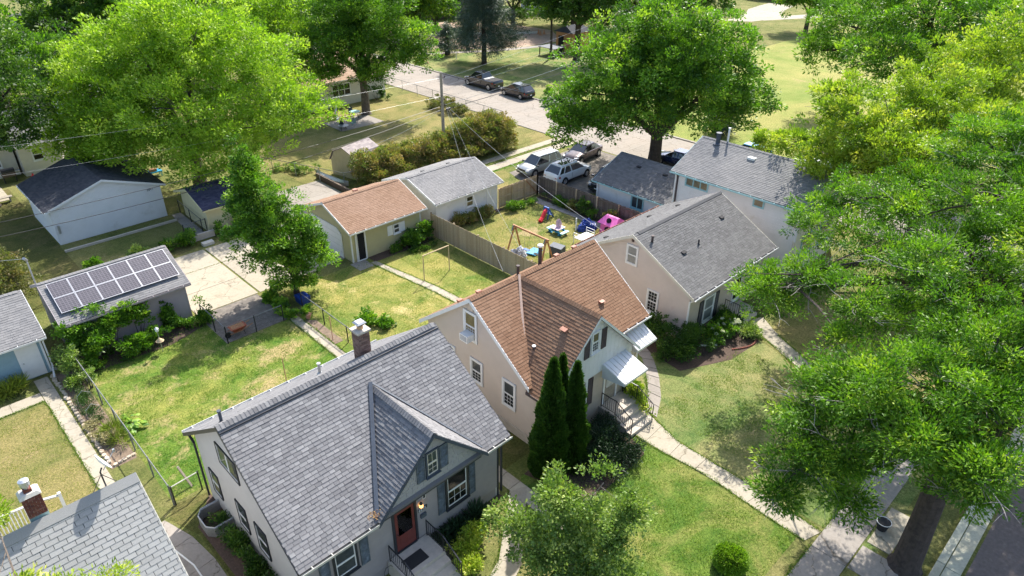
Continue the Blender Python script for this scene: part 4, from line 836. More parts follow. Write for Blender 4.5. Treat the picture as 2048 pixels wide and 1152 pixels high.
def solar():
    m, n, l, p = newmat('solar_cells'); tc = n.new('ShaderNodeTexCoord'); sp = n.new('ShaderNodeMapping'); sp.inputs['Scale'].default_value = (1,1,1); l.new(tc.outputs['UV'], sp.inputs[0])
    b = n.new('ShaderNodeTexBrick'); b.offset = 0; b.inputs['Scale'].default_value = 1; b.inputs['Brick Width'].default_value = .1666; b.inputs['Row Height'].default_value = .125; b.inputs['Mortar Size'].default_value = .009
    b.inputs['Color1'].default_value = (.065,.06,.066,1); b.inputs['Color2'].default_value = (.09,.082,.09,1); b.inputs['Mortar'].default_value = (.22,.20,.215,1); l.new(sp.outputs[0], b.inputs[0])
    l.new(b.outputs[0], p.inputs['Base Color']); p.inputs['Roughness'].default_value = .18; p.inputs['Coat Weight'].default_value = .5
solar(); pw, ph = 6.25/6, 1.12
for i in range(6):
    for j in range(2):
        o = So+V(pw*i,0,0)+SB*(ph*j); fr = MB(); x1 = V(pw-.02,0,0); y1 = SB*(ph-.02); t = .024
        for a, b_ in ((o,x1),(o+y1-SB*t,x1)): fr.hexa([a, a+b_, a+b_+SB*t, a+SB*t], [q+SN*.04 for q in (a, a+b_, a+b_+SB*t, a+SB*t)])
        for a in (o, o+x1-V(t,0,0)): fr.hexa([a+SB*t, a+V(t,0,0)+SB*t, a+V(t,0,0)+y1-SB*t, a+y1-SB*t], [q+SN*.04 for q in (a+SB*t, a+V(t,0,0)+SB*t, a+V(t,0,0)+y1-SB*t, a+y1-SB*t)])
        pn = fr.build('solar_panel', 'aluminium', I_); g = MB(); q = [o+V(t,0,0)+SB*t+SN*.03, o+x1-V(t,0,0)+SB*t+SN*.03, o+x1-V(t,0,0)+y1-SB*t+SN*.03, o+V(t,0,0)+y1-SB*t+SN*.03]; g.face(q)
        ob = g.build('cells', 'solar_cells', pn); uv = ob.data.uv_layers.new(name='UVMap')
        for k, c in enumerate(((0,0),(1,0),(1,1),(0,1))): uv.data[k].uv = c
m = MB(); 
for y in (39.35,40.7): m.bar((4.75,y,2.6+.45*(y-38.4)+.05),(10.9,y,2.6+.45*(y-38.4)+.05),.05,.05)
m.build('mounting_rail', 'aluminium', I_)
ms = thing('service_mast', 'thin metal service mast on the solar garage corner', 'mast', (4.7,44.2,0)); MB().path([(4.62,44.1,1.2),(4.62,44.1,4.3),(4.5,43.9,4.5)], .045, 8).build('pipe', 'galvanised', ms); MB().tube((4.62,44.1,4.3),(4.5,43.85,4.55),.08,n=8).build('weatherhead', 'galvanised', ms)
J_ = garage_x('garage', 'light blue sided garage with grey roof and white door at left edge', -4.0,3.3,38.85,44.0, -4.2,3.58, 38.4,2.4, 41.4,3.9, 44.4,2.4, 'blue_siding','shingle_weathered','white_paint', board=.11)
FJ = WY(38.85); m = MB(); FJ.box(m, 2.1,2.2,.05,2.15,.02,.07); FJ.box(m, 3.02,3.12,.05,2.15,.02,.07); FJ.box(m, 2.2,3.02,2.05,2.15,.02,.07); m.build('door_frame', 'white_paint', J_); m = MB(); FJ.box(m, 2.2,3.02,.06,2.05,.02,.045); dj = m.build('side_door', 'white_paint', J_); m = MB(); m.tube(FJ.p(2.28,1.05,.04), FJ.p(2.28,1.05,.1), .03); m.build('knob', 'galvanised', dj)
m = MB(); m.box(3.35,3.6,38.85,39.05,0,.06); m.build('threshold', 'concrete', J_); downspout(J_, [(3.45,38.35,2.3),(3.42,38.75,2.0),(3.42,38.75,.4),(3.25,38.0,.12)])
# K, near left house
K = thing('house', 'house with pale grey three-tab shingle roof at the bottom left corner', 'house', (-1.5,20,0)); s4 = .86; zk = lambda y: 6.65-.12-s4*abs(y-19.85)
gable_walls(K, -8,2.45,15.95,23.8, 3, 19.85, zk, ('white_siding','white_siding')); roof_x(K, -8.2,2.72, 15.6,2.99, 19.85,6.65, 24.1,2.99, .12, 'shingle_dark')
shingles(K, (-8,15.58,2.975), (2.74,15.58,2.975), (-8,19.85,6.654), .165, .35, 'shingle_pale', 270, None, .016, stagger='half', uneven=0, joint=.016); shingles(K, (-8,24.12,2.975), (2.74,24.12,2.975), (-8,19.85,6.654), .17, .36, 'shingle_pale', 0, None, .016, stagger='half', uneven=0)
MB().prism([(-8,19.6,6.445),(2.74,19.6,6.445),(2.74,19.85,6.66),(-8,19.85,6.66)], (0,0,.035)).build('ridge_flashing', 'shingle_pale', K); MB().prism([(-8,19.85,6.661),(2.74,19.85,6.661),(2.74,20.1,6.445),(-8,20.1,6.445)], (0,0,.035)).build('ridge_flashing', 'ceramic_white', K)
fascia(K, [(2.72,15.6,2.99),(2.72,19.85,6.65),(2.72,24.1,2.99)], 'cream_siding', .16, .03, (1,0,0))
ck = thing('chimney', 'short brown brick chimney with round metal cap on the pale grey roof', 'chimney', (.05,20.1,6.5)); brickwork(ck, -.18,.3,19.95,20.35,6.75,7.5, .16,.075, True, 'brick_brown')
MB().box(-.19,.31,19.94,20.36,6.3,6.75).build('flashing', 'flash_teal', ck); MB().hexa([(-.22,19.91,7.5),(.34,19.91,7.5),(.34,20.39,7.5),(-.22,20.39,7.5)], [(-.15,19.98,7.6),(.27,19.98,7.6),(.27,20.32,7.6),(-.15,20.32,7.6)]).build('crown', 'concrete_pale', ck); MB().box(-.05,.17,20.05,20.25,7.6,7.7).build('flue_tile', 'brick_brown', ck); MB().lathe((.06,20.15,7.7), [(.07,0),(.07,.12),(.14,.13),(.14,.3),(.06,.34)], 14).build('flue_cap', 'aluminium', ck)
ds = thing('satellite_dish', 'white satellite dish on a black tripod at the pale roof ridge', 'satellite dish', (1.85,20,6.6)); m = MB(); m.path([(1.88,19.95,6.62),(1.87,19.97,7.2),(1.95,20.0,7.32)], .025, 6); m.tube((1.5,20.0,6.55),(1.87,19.97,7.12),.012,n=5); m.tube((2.2,19.95,6.6),(1.87,19.97,7.12),.012,n=5); m.build('mast', 'black_metal', ds)
m = MB(); c = V(1.97,20.0,7.48); dn = V(.85,.1,.42).normalized(); aa = dn.orthogonal().normalized(); bb = dn.cross(aa)
for k in range(20):
    for r_ in range(3):
        t0, t1 = 2*math.pi*k/20, 2*math.pi*(k+1)/20; f_ = lambda r, t: c+aa*r*.33*math.cos(t)+bb*r*.27*math.sin(t)+dn*(.09*r*r)
        m.face([f_(r_/3,t0), f_((r_+1)/3,t0), f_((r_+1)/3,t1), f_(r_/3,t1)])
m.build('reflector', 'ceramic_white', ds, smooth=True); m = MB(); m.tube((1.97,20.0,7.2),c+dn*.5,.014,n=5); m.obox(c+dn*.5,(.03,0,0),(0,.03,0),(0,0,.05)); m.build('feed_arm', 'galvanised', ds)
dk = thing('deck_railing', 'white deck railing with grey top rail behind the pale grey roof', 'railing', (-.5,27,0))
MB().bar((-2.5,27.45,1.5),(.3,27.2,1.5),.12,.05).build('top_rail', 'gutter_metal', dk); MB().bar((.3,27.2,1.5),(.95,27.0,1.48),.12,.05).build('top_rail', 'gutter_metal', dk)
for k in range(22): x = -2.4+k*.125; MB().box(x,x+.035,27.2+.09*(0.3-x),27.23+.09*(.3-x),.55,1.48).build('baluster', 'ceramic_white', dk)
MB().box(.9,1.02,26.95,27.07,0,1.6).build('post', 'ceramic_white', dk); MB().box(-4,.9,25.3,27.3,.5,.56).build('deck_floor', 'gutter_metal', dk)
tag(MB().path([(3.35,21.9,0),(3.35,21.9,.7),(3.6,20.6,.75),(3.7,19.2,.2)], .03, 6).build('white_handrail', 'ceramic_white'), 'white handrail beside the bottom left house walk', 'handrail')
# L, top-left house and M, house behind the ash; N, O, others beyond
def far_house(label, x0,x1,y0,y1, ez, rz, wmat, rmat, along='x', wins=(), group=None, sid=.2):
    h = thing('house', label, 'house', ((x0+x1)/2,(y0+y1)/2,0), group=group)
    if along == 'x':
        ym = (y0+y1)/2; s = (rz-ez)/(ym-y0+.35); zq = lambda y: rz-.12-s*abs(y-ym); gable_walls(h, x0,x1,y0,y1, ez, ym, zq, (wmat,wmat)); roof_x(h, x0-.3,x1+.3, y0-.35,ez, ym,rz, y1+.35,ez, .12, rmat)
        shingles(h, (x0-.3,y0-.35,ez), (x1+.3,y0-.35,ez), (x0-.3,ym,rz), .2, .4, rmat); siding(h, WY(y0), lambda z: [(x0+.02,x1-.02)], .3, zq(y0), sid, wmat); siding(h, WX(x0), lambda z: [(y0+.02,y1-.02)] if z < zq(y0) else [(ym-(zq(ym)-z)/s, ym+(zq(ym)-z)/s)], .3, zq(ym)-.05, sid, wmat)
        gutter(h, (x0-.3,y0-.37,ez-.1), (x1+.3,y0-.37,ez-.1))
    for f, a0, a1, z0, z1, c in wins: window(h, WY(y0) if f == 'y' else WX(x0), a0,a1,z0,z1, 'white_paint', .08, 'interior_dark', (0,0,0), cols=c, n=.02)
    return h
far_house('cream clapboard house with grey roof below the dark maple at top left', 9.9,13.1,72.2,80, 2.8,5.0, 'cream_siding','shingle_weathered', wins=(('y',10.9,11.7,1.3,2.3,1),))
far_house('cream clapboard house wall with window at the left edge', 0.5,9.7,73.2,81, 2.7,4.9, 'cream_siding','shingle_weathered', wins=(('y',7.6,8.5,1.0,2.1,1),('y',5.6,6.5,1.0,2.1,1)))
far_house('white house with tan roof and wide brown windows behind the big ash tree', 38,49.4,73,81.5, 3.0,5.4, 'cream_siding','shingle_tan', wins=(('y',42.0,44.4,1.2,2.5,3),))
far_house('pale house hidden behind the bright green tree', 17.5,26,84,92, 3.4,5.5, 'white_siding','shingle_weathered', wins=(('y',19,20,1.4,2.4,1),))
far_house('grey house at the top left behind the trees', 20,32,108,118, 5,8, 'wall_stucco_grey','shingle_slate', wins=(('y',22,24,2,3.4,2),('y',27,29,2,3.4,2)))
far_house('grey and red house beyond the park at the top', 164,186,78,92, 3.2,6, 'brick_brown','shingle_slate', wins=(('y',168,171,1,2.4,2),)); far_house('dark house beyond the hedge at the top', 88,104,112,124, 4,8, 'shutter_brown','shingle_slate', wins=(('y',92,95,1,2.6,2),)); far_house('pale house far beyond the maple at the top', 112,128,100,112, 4,7.5, 'white_siding','shingle_slate', wins=(('y',116,119,1,2.6,2),))
# shed with gambrel roof
Sd = thing('garden_shed', 'beige garden shed with curved gambrel shingle roof by the alley', 'shed', (30.6,52.7,0), math.radians(12), local=True)
pr_ = [(-1.6,0),(1.6,0),(1.6,1.45),(1.15,2.2),(0,2.7),(-1.15,2.2),(-1.6,1.45)]
MB().prism([(0,y,z) for y, z in pr_], (3.2,0,0)).build('wall', 'shed_beige', Sd)
for (ya,za_),(yb,zb_) in (((-1.72,1.38),(-1.2,2.25)),((-1.2,2.25),(0,2.78)),((1.72,1.38),(1.2,2.25)),((1.2,2.25),(0,2.78))):
    MB().prism([(-.1,ya,za_),(-.1,yb,zb_),(-.1,yb,zb_-.05),(-.1,ya,za_-.05)], (3.4,0,0)).build('roof', 'shingle_shed', Sd); shingles(Sd, (-.12,ya,za_), (3.32,ya,za_), (-.12,yb,zb_), .16, .34, 'shingle_shed', 0, None, .018)
# ---------------------------------------------------------------- vegetation
def quads_mesh(name, v, tone, mat):
    """v: (n,4,3) array of leaf quads"""
    n = len(v); me = bpy.data.meshes.new(name)
    me.vertices.add(n*4); me.vertices.foreach_set('co', v.astype(np.float32).ravel())
    me.loops.add(n*4); me.loops.foreach_set('vertex_index', np.arange(n*4, dtype=np.int32))
    me.polygons.add(n); me.polygons.foreach_set('loop_start', np.arange(0, n*4, 4, dtype=np.int32)); me.polygons.foreach_set('loop_total', np.full(n, 4, dtype=np.int32))
    at = me.attributes.new('tone', 'FLOAT', 'FACE'); at.data.foreach_set('value', np.clip(tone, .01, .99).astype(np.float32))
    me.materials.append(MATS[mat]); me.update(calc_edges=True); return me
def unit(a): return a/np.maximum(np.linalg.norm(a, axis=-1, keepdims=True), 1e-9)
def leafquads(p, d, m, L, Wd):
    d = unit(d); s = unit(np.cross(d, m)); L = L[:, None]; Wd = Wd[:, None]; mm = unit(np.cross(s, d))
    return np.stack([p, p+d*L*.42+s*Wd/2+mm*Wd*.12, p+d*L-mm*L*.08, p+d*L*.42-s*Wd/2+mm*Wd*.12], 1)
def cloud(blobs, n, L, Wd, clump=.45, per=55, flat=.55, up=.35, droop=0., fill=.5, tone=.40, spread=.31, autumn=0., gap=0., rough=1.):
    """leaves gathered in clumps over and inside ellipsoids; returns quads, tones and clump centres"""
    vol = np.array([(b[3]*b[4]*b[5])**(2/3) for b in blobs]); share = vol/vol.sum(); Q, T, CC = [], [], []
    for b, sh in zip(blobs, share):
        k = max(3, int(n*sh/per)); c = np.array(b[:3]); r = np.array(b[3:6])
        d = rng.normal(size=(k,3)); d[:,2] = d[:,2]*.85+.12; d = unit(d); ph = rng.uniform(0, 6, 3)
        bumpy = 1+rough*(.19*np.sin(4.1*d[:,0]+ph[0])+.17*np.sin(5.3*d[:,1]+ph[1])+.14*np.sin(6.2*d[:,2]+ph[2]))
        rad = (1-fill*rng.random(k)**2)*bumpy; cc = c+d*(rad[:,None]-.13)*r; ct = rng.normal(tone, spread, k)
        if autumn: ct = np.where(rng.random(k) < autumn, .93, ct)
        hole = np.sin(cc[:,0]*1.9+ph[0])*np.sin(cc[:,1]*2.1+ph[1])*np.sin(cc[:,2]*2.3+ph[2]); kp = hole > -gap*.35-.12; kp = kp if kp.sum() > 2 else hole > -9; cc, d, ct = cc[kp], d[kp], ct[kp]; k = len(cc)
        if not k: continue
        CC.append(cc); cs = clump*rng.uniform(.6, 1.4, k)
        off = rng.normal(size=(k,per,3)); off = off/np.maximum(1, np.linalg.norm(off, axis=2, keepdims=True)/1.7); off[:,:,2] *= flat
        off *= cs[:,None,None]*.56; p = cc[:,None,:]+off
        dd = d[:,None,:]*.7+unit(off)*.8+rng.normal(size=off.shape)*.45; dd[:,:,2] += up-droop
        nm = d[:,None,:]*.45+unit(off)*.75+rng.normal(size=off.shape)*.33; nm[:,:,2] += .45
        l = L*rng.uniform(.65, 1.3, k*per); q = leafquads(p.reshape(-1,3), dd.reshape(-1,3), nm.reshape(-1,3), l, Wd/L*l)
        keep = q[:,0,2] > .03; Q.append(q[keep]); T.append((ct[:,None]+rng.normal(0,.06,(k,per))).ravel()[keep])
    return np.concatenate(Q), np.concatenate(T), np.concatenate(CC)
def meshobj(name, me, parent=None, off=(0,0,0)):
    o = bpy.data.objects.new(name, me); COL.objects.link(o)
    if parent: o.parent = parent
    return o
RX, FY = V(.716,-.698,0), V(.698,.716,0)
def tree(label, base, blobs, mat, n, L, Wd, tr=.3, fork=2.5, bark='bark', lean=(0,0), name='tree', group=None, twigs=3, dead=0, cat='tree', trunk_to=None, **kw):
    """blobs: absolute (x,y,z,r[,rz]); trunk with limbs reaching into every part of the crown"""
    bl = [(b[0],b[1],b[2],b[3],b[3],b[4] if len(b) > 4 else b[3]*.85) for b in blobs]
    t = thing(name, label, cat, (base[0],base[1],0), group=group); O = np.array([base[0],base[1],0])
    q, tn, cc = cloud(bl, n, L, Wd, **kw); meshobj('crown', quads_mesh('crown', q-O, tn, mat), t)
    m = MB(); fx, fy = base[0]+lean[0]*fork, base[1]+lean[1]*fork; f0 = V(fx,fy,fork)
    m.path([(base[0],base[1],-.1),(base[0],base[1],.25),(base[0]+lean[0]*fork*.5+.04,base[1]+lean[1]*fork*.5,fork*.5),(fx,fy,fork)], [tr*1.5,tr*1.08,tr*.92,tr*.85], 12)
    cen = sum((V(*b[:3]) for b in bl), V(0,0,0))/len(bl)
    for b in sorted(bl, key=lambda b: -b[3])[:9]:
        c = V(*b[:3]); mid = f0.lerp(c, .5)+V(random.uniform(-.3,.3),random.uniform(-.3,.3),.12*(c-f0).length); r0 = tr*.55*min(1, b[3]/2.2+.2)
        m.path([f0-V(0,0,tr*.4), f0.lerp(mid,.5)+V(0,0,.1), mid, c], [r0, r0*.8, r0*.55, r0*.25], 7)
        for k in range(twigs):
            e = V(*cc[random.randrange(len(cc))])
            for _ in range(6):
                e2 = V(*cc[random.randrange(len(cc))])
                if (e2-c).length < (e-c).length: e = e2
            s_ = mid.lerp(c, random.random()); m.path([s_, s_.lerp(e,.5)+V(0,0,.15), e], [r0*.3, r0*.18, r0*.06], 5)
    m.build('trunk', bark, t)
    if dead:
        g = MB()
        for k in range(dead):
            b = random.choice(bl); c = V(*b[:3])-V(0,0,b[5]*.3); dr = V(random.gauss(-.6,.5),random.gauss(.1,.6),random.gauss(.05,.3)).normalized(); p = c; r_ = .03; pts = [p]
            for j in range(5): dr = (dr+V(random.gauss(0,.2),random.gauss(0,.2),random.gauss(.03,.15))).normalized(); p = p+dr*b[3]*.27; pts.append(p)
            g.path(pts, [r_,r_*.9,r_*.7,r_*.5,r_*.35,r_*.2], 4)
            for j in range(4):
                a = pts[random.randint(1,4)]; e = a+(dr+V(random.gauss(0,.6),random.gauss(0,.6),random.gauss(0,.4))).normalized()*random.uniform(.4,.9); g.path([a,a.lerp(e,.5)+V(0,0,.05),e], [.011,.008,.003], 4)
        g.build('dead_twigs', 'twig_grey', t, kind='stuff')
    return t
def rel(base, lst): return [((V(base[0],base[1],0)+RX*a+FY*b).x, (V(base[0],base[1],0)+RX*a+FY*b).y)+tuple(c) for a, b, *c in lst]
def bush(label, blobs, mat, n, L, Wd, name='shrub', cat='shrub', kind=None, group=None, stems=True, bark='bark_dark', **kw):
    c = blobs[0]; bl = [(b[0],b[1],b[2],b[3],b[4] if len(b) > 5 else b[3],b[-1]) if len(b) > 4 else (b[0],b[1],b[2],b[3],b[3],b[3]*.8) for b in blobs]
    t = thing(name, label, cat, (c[0],c[1],0), group=group); kw.setdefault('clump', .22); kw.setdefault('per', 40)
    q, tn, cc = cloud(bl, n, L, Wd, **kw); meshobj('foliage', quads_mesh('foliage', q-np.array([c[0],c[1],0]), tn, mat), t)
    if stems:
        for b in bl:
            m = MB()
            for k in range(4):
                e = V(b[0]+random.uniform(-.6,.6)*b[3], b[1]+random.uniform(-.6,.6)*b[4], b[2]); m.path([(b[0]+random.uniform(-.1,.1),b[1],-.02), V(b[0],b[1],0).lerp(e,.5), e], [.03,.022,.01], 5)
            m.build('stem', bark, t)
    return t
# --- large trees
b = (20.3,59.5); tree('huge bright green spreading tree behind the garages', b, rel(b, [(-7,0,8.5,4.6,3.6),(-3,1,11.5,5.0,4.2),(2,0,12.6,5.0,4.0),(6.5,0,10,4.6,3.8),(9,-1,7,3.6,3.0),(-8.5,-1,5.5,3.4,2.6),(-4,-3,7,4.2,3.4),(1.5,-3.5,8,4.4,3.6),(5.5,-3,6,3.8,3.0),(0,4,11,5,4),(-5.5,4,9,5,4),(-1,-4,5,3,2),(3.5,-5,4.4,2.8,1.9),(-6.5,-3.6,4.4,2.6,2.0),(-9,-2.4,5.0,2.6,1.5),(-4,-4.6,5.2,2.4,1.5)]), 'leaf_bright', 210000, .25, .11, .55, 3.0, clump=.8, per=80, fill=.5, twigs=4, tone=.5)
b = (43.2,68.1); tree('tall ash tree with thick trunk shading the backyard patio', b, rel(b, [(-2.5,0,11,4.2,4),(1.5,0,12.5,4.2,4),(-4.2,-1,7.5,3.4,2.8),(-1,-1.5,8,3.6,3.2),(3,-.5,8.8,3.4,3),(5.5,0,6.6,2.8,1.9),(6.6,.5,8.6,2.2,1.8),(-3.5,-1.5,4.8,2.2,1.5),(1.5,-1.5,5.2,2.4,1.6),(0,2,10,4,4)]), 'leaf_maple', 105000, .27, .125, .48, 4.2, clump=.75, per=75, fill=.5)
b = (53.2,35.2); tree('large round maple with forked trunk beside the street and cars', b, rel(b, [(0,0,11.6,5.2,4.2),(-4.5,0,9.6,4.2,3.4),(4.6,0,9.6,4.4,3.6),(-7.2,-.5,6.4,2.9,2.4),(-8.3,-1.2,4.6,2.0,1.8),(7.2,0,6.8,2.9,2.4),(-3,-3,7.2,3.6,2.8),(2.5,-3,7.2,3.8,2.9),(0,4,9,5,4),(5.5,-2,5.8,2.6,1.8),(-5.6,-2.6,5.2,2.4,1.7),(0.5,-3,9.6,4,3.2)]), 'leaf_maple', 150000, .25, .14, .62, 3.2, clump=.78, per=80, fill=.5, bark='bark_dark', twigs=4)
b = (17.1,37.3); tree('slim upright green tree leaning by the driveway corner', b, rel(b, [(-2.0,0,9.3,.55,1.2),(-1.8,0,8.0,1.15,1.3),(-1.5,0,6.7,1.6,1.4),(-1.1,0,5.4,1.95,1.5),(-.6,0,4.1,2.3,1.5),(-.1,0,2.8,2.2,1.5),(1.6,-.3,3.4,1.4,.9),(1.0,0,4.8,1.1,.8),(-2.6,-.2,4.6,1.0,.8),(-2.7,.2,6.2,.8,.7),(.1,0,1.3,1.5,.9)]), 'leaf_maple', 68000, .17, .085, .16, 1.0, clump=.34, per=50, fill=.6, gap=0, rough=1.1, bark='bark_dark')
b = (6.2,66.5); tree('dark green maple overhanging the cream house at top left', b, rel(b, [(-3,0,12,4.5,4),(1.8,0,12.4,4.2,3.8),(4.8,0,9.6,3.6,3),(-4,-1,9.5,3.8,2.4),(.8,-1,9.4,4,2.6),(4.2,-1,7.0,2.4,1.5),(-1,3,11.5,4.6,3.4),(3.0,0,5.6,1.1,1.0)]), 'leaf_dark', 85000, .22, .13, .45, 3.2, clump=.55, per=55, fill=.4, bark='bark_dark')
b = (36,75.5); tree('bright green linden between the huge tree and the ash', b, rel(b, [(1.2,0,8.5,4.2,3.6),(2.5,-2,5.6,3.4,2.6),(-2.5,0,9.5,4,3.6),(0,3,11.5,4.6,3.6)]), 'leaf_bright', 46000, .28, .13, .35, 3, clump=.65, per=50)
b = (44,93); tree('yellow green tree at the top behind the ash', b, rel(b, [(0,0,11,6,5),(-6,0,9,5,4),(5,0,9,5,4)]), 'leaf_ash', 46000, .36, .17, .4, 3, clump=.8, per=50, autumn=.08)
b = (31,99); tree('deep green tree at the top left of the ash tree', b, rel(b, [(0,0,11,6,5),(-6,0,10,5,4),(5,0,9,5,4)]), 'leaf_maple', 42000, .4, .18, .4, 3, clump=.85, per=50)
b = (11.5,83); tree('yellowish green tree at the top left corner', b, rel(b, [(0,0,10,5,4),(-6,0,10,5,4),(5,0,8,4,3.4),(-10,0,10,5,4)]), 'leaf_ash', 46000, .32, .16, .4, 3, clump=.75, per=50)
b = (22,102); tree('dark green tree among roofs at the top left', b, rel(b, [(0,0,8,5,4),(5,4,9,5,4)]), 'leaf_dark', 22000, .4, .2, .4, 3, clump=.8, per=45)
b = (82.6,70.5); tree('tall dark maple beside the orange shed', b, rel(b, [(0,0,12,6,5),(-5,0,10,4.6,4),(5,0,10,5,4),(-2,-1,7.4,3.6,2.6),(4.6,-1,7,3.6,2.6)]), 'leaf_dark', 50000, .36, .18, .5, 5, clump=.75, per=50, bark='bark_dark')
b = (80.6,74); tree('thin tree trunk left of the orange shed', b, rel(b, [(0,0,9,2.6,2.8),(-1,0,11,2.6,2.6)]), 'leaf_maple', 12000, .36, .18, .2, 4, clump=.7, per=45, bark='bark_dark')
for i, (x, y, r_, mt, lb) in enumerate(((95,97,6.5,'leaf_dark','dark broad tree on the far side of the dirt lot'),(72,112,6,'leaf_dark','dark leafy tree behind the far tan dirt lot'),(112,82,6.5,'leaf_maple','broad green tree above the round maple'),(126,80,6,'leaf_dark','dark tree touching the park path'),(104,92,6,'leaf_maple','green tree right of the spruce top'),(62,104,6,'leaf_maple','green tree above the ash crown at the top'),(145,96,7,'leaf_dark','distant dark tree at the top centre'),(132,58,5,'leaf_ash','small leafy tree in front of the park path'),(160,40,8,'leaf_ash','wide leafy tree at the far side of the park'),(140,22,8,'leaf_maple','wide green tree beyond the sand court'),(120,112,8,'leaf_dark','distant dark tree by the pale far house'),(98,85,5,'leaf_maple','mid green tree behind the orange cones'),(76,101,4.5,'leaf_maple','rounded tree at the back of the dirt lot'),(52,126,8,'leaf_maple','distant green tree at the end of the street'),(80,130,8,'leaf_dark','distant dark tree behind the hedge house'))):
    b = (x,y); tree(lb, b, rel(b, [(0,0,r_*1.1+2,r_,r_*.8),(-r_*.7,0,r_*.8+2,r_*.7,r_*.6),(r_*.7,0,r_*.8+2,r_*.7,r_*.6)]), mt, 17000, .5, .26, .4, 3, clump=1.0, per=40, bark='bark_dark')
# spruce
def spruce(label, base, h, r, n, mat='needle_spruce'):
    t = thing('spruce_tree', label, 'tree', (base[0],base[1],0)); MB().path([(base[0],base[1],-.1),(base[0],base[1],h*.5),(base[0],base[1],h)], [.42,.25,.04], 10).build('trunk', 'bark_dark', t)
    k = n//60; z = rng.uniform(.22,1,k)**1.1; a = rng.uniform(0,6.28,k); rr = r*np.minimum(1,(1.06-z)*1.5)*rng.uniform(.45,1.05,k)*(.8+.25*np.sin(a*3+z*9))
    cc = np.stack([rr*np.cos(a), rr*np.sin(a), z*h-.14*rr], 1); off = rng.normal(size=(k,60,3))*np.array([.42,.42,.2]); p = cc[:,None]+off
    dd = np.stack([np.cos(a),np.sin(a),-.25*np.ones(k)],1)[:,None]*.9+rng.normal(size=off.shape)*.5; nm = rng.normal(size=off.shape)*.5; nm[:,:,2] += .7
    l = .3*rng.uniform(.6,1.3,k*60); q = leafquads(p.reshape(-1,3), dd.reshape(-1,3), nm.reshape(-1,3), l, l*.28); meshobj('crown', quads_mesh('crown', q, (rng.normal(.45,.22,k)[:,None]+rng.normal(0,.1,(k,60))).ravel(), mat), t)
spruce('wide blue green spruce beyond the street', (70.4,77.9), 13.5, 5.6, 60000)
spruce('small spruce with white marker stake beside it beyond the street', (70.5,86.5), 4.5, 1.6, 6000); spruce('small bluish evergreen at the park edge behind the maple', (66.5,36.2), 3.6, 1.3, 6000)
def cedar(label, base, h, r, n=26000):
    t = thing('arborvitae', label, 'conifer', (base[0],base[1],0), group='arborvitae columns beside the beige house'); MB().path([(base[0],base[1],-.05),(base[0],base[1],h*.8)], [.09,.03], 6).build('trunk', 'bark_dark', t)
    u = rng.random(n)**1.25; a = rng.uniform(0,6.28,n); prof = r*np.minimum(1, (1-u)**.75*1.25)*(.9+.1*np.sin(u*40+a*2))*(1+.12*np.sin(a*5+u*17)); rr = prof*(1-.3*rng.random(n)**2)
    p = np.stack([rr*np.cos(a), rr*np.sin(a), .1+u*(h-.1)], 1); dd = np.stack([np.cos(a)*.45,np.sin(a)*.45,np.ones(n)],1)+rng.normal(size=(n,3))*.3; nm = np.stack([-np.sin(a),np.cos(a),0*a],1)+rng.normal(size=(n,3))*.6
    l = .17*rng.uniform(.6,1.3,n); meshobj('foliage', quads_mesh('foliage', leafquads(p,dd,nm,l,l*.42), rng.normal(.45,.25,n), 'needle_cedar'), t)
cedar('left tallest of three dark green arborvitae columns', (17.35,15.15), 6.2, .86, 34000); cedar('middle arborvitae column set back between the other two', (18.15,15.35), 5.9, .58, 18000); cedar('right arborvitae column beside the white framed window', (18.4,14.75), 5.7, .72, 26000)
# --- boulevard and front yard trees on the right
ash = dict(clump=.44, per=70, fill=.6, up=.3, spread=.25, autumn=.015, gap=-.2)
def sh(bl, k=.9): return [(b[0],b[1],b[2],b[3]*k)+((b[4]*k,) if len(b) > 4 else ()) for b in bl]
tree('massive boulevard ash with thick leaning trunk at the lower right', (23.7,2.0), sh([(21.9,6.2,6.9,1.7),(21.9,4.6,8.2,1.9),(23.2,3.4,8.8,1.9),(20.3,5.8,5.1,1.6,1.2),(21.4,4.8,6.2,2.0),(21.1,4.2,4.3,1.3,.9),(23.4,1.7,8.8,1.8),(21,2.6,7.8,1.8),(21,.8,7.8,1.5),(19.5,5.9,4.1,1.0,.7),(23.8,2.6,6.6,1.6,1.1),(25.6,2.2,9.2,2.6),(25.8,-.8,8.6,2.6),(22.7,5.6,7.6,1.6),(22.2,1.2,6.2,1.4)]), 'leaf_ash', 160000, .16, .052, .48, 5.4, lean=(.07,.02), dead=34, twigs=5, bark='bark_dark', **ash)
tree('second boulevard ash whose long limb reaches over the front walk', (35.6,2.2), sh([(29.8,11.8,6.0,2.3,1.7),(30.9,10.6,6.9,1.9,1.3),(30.6,12.8,5.4,1.9,1.3),(27.6,7.3,8.1,1.8,1.3),(26.5,7.1,6.9,1.4,1),(28.3,5.5,10.4,1.9,1.4),(28.7,5.6,7.8,1.8,1.2),(28.6,3.8,9.4,2.1),(26.6,3.4,8.6,1.7,1.2),(32,5,9.5,2.8),(36,3,11,3.6),(33.5,1,10,3),(32.2,8.2,8.4,2.0,1.4)]), 'leaf_ash', 125000, .165, .056, .5, 5.5, dead=34, twigs=5, bark='bark_dark', **ash)
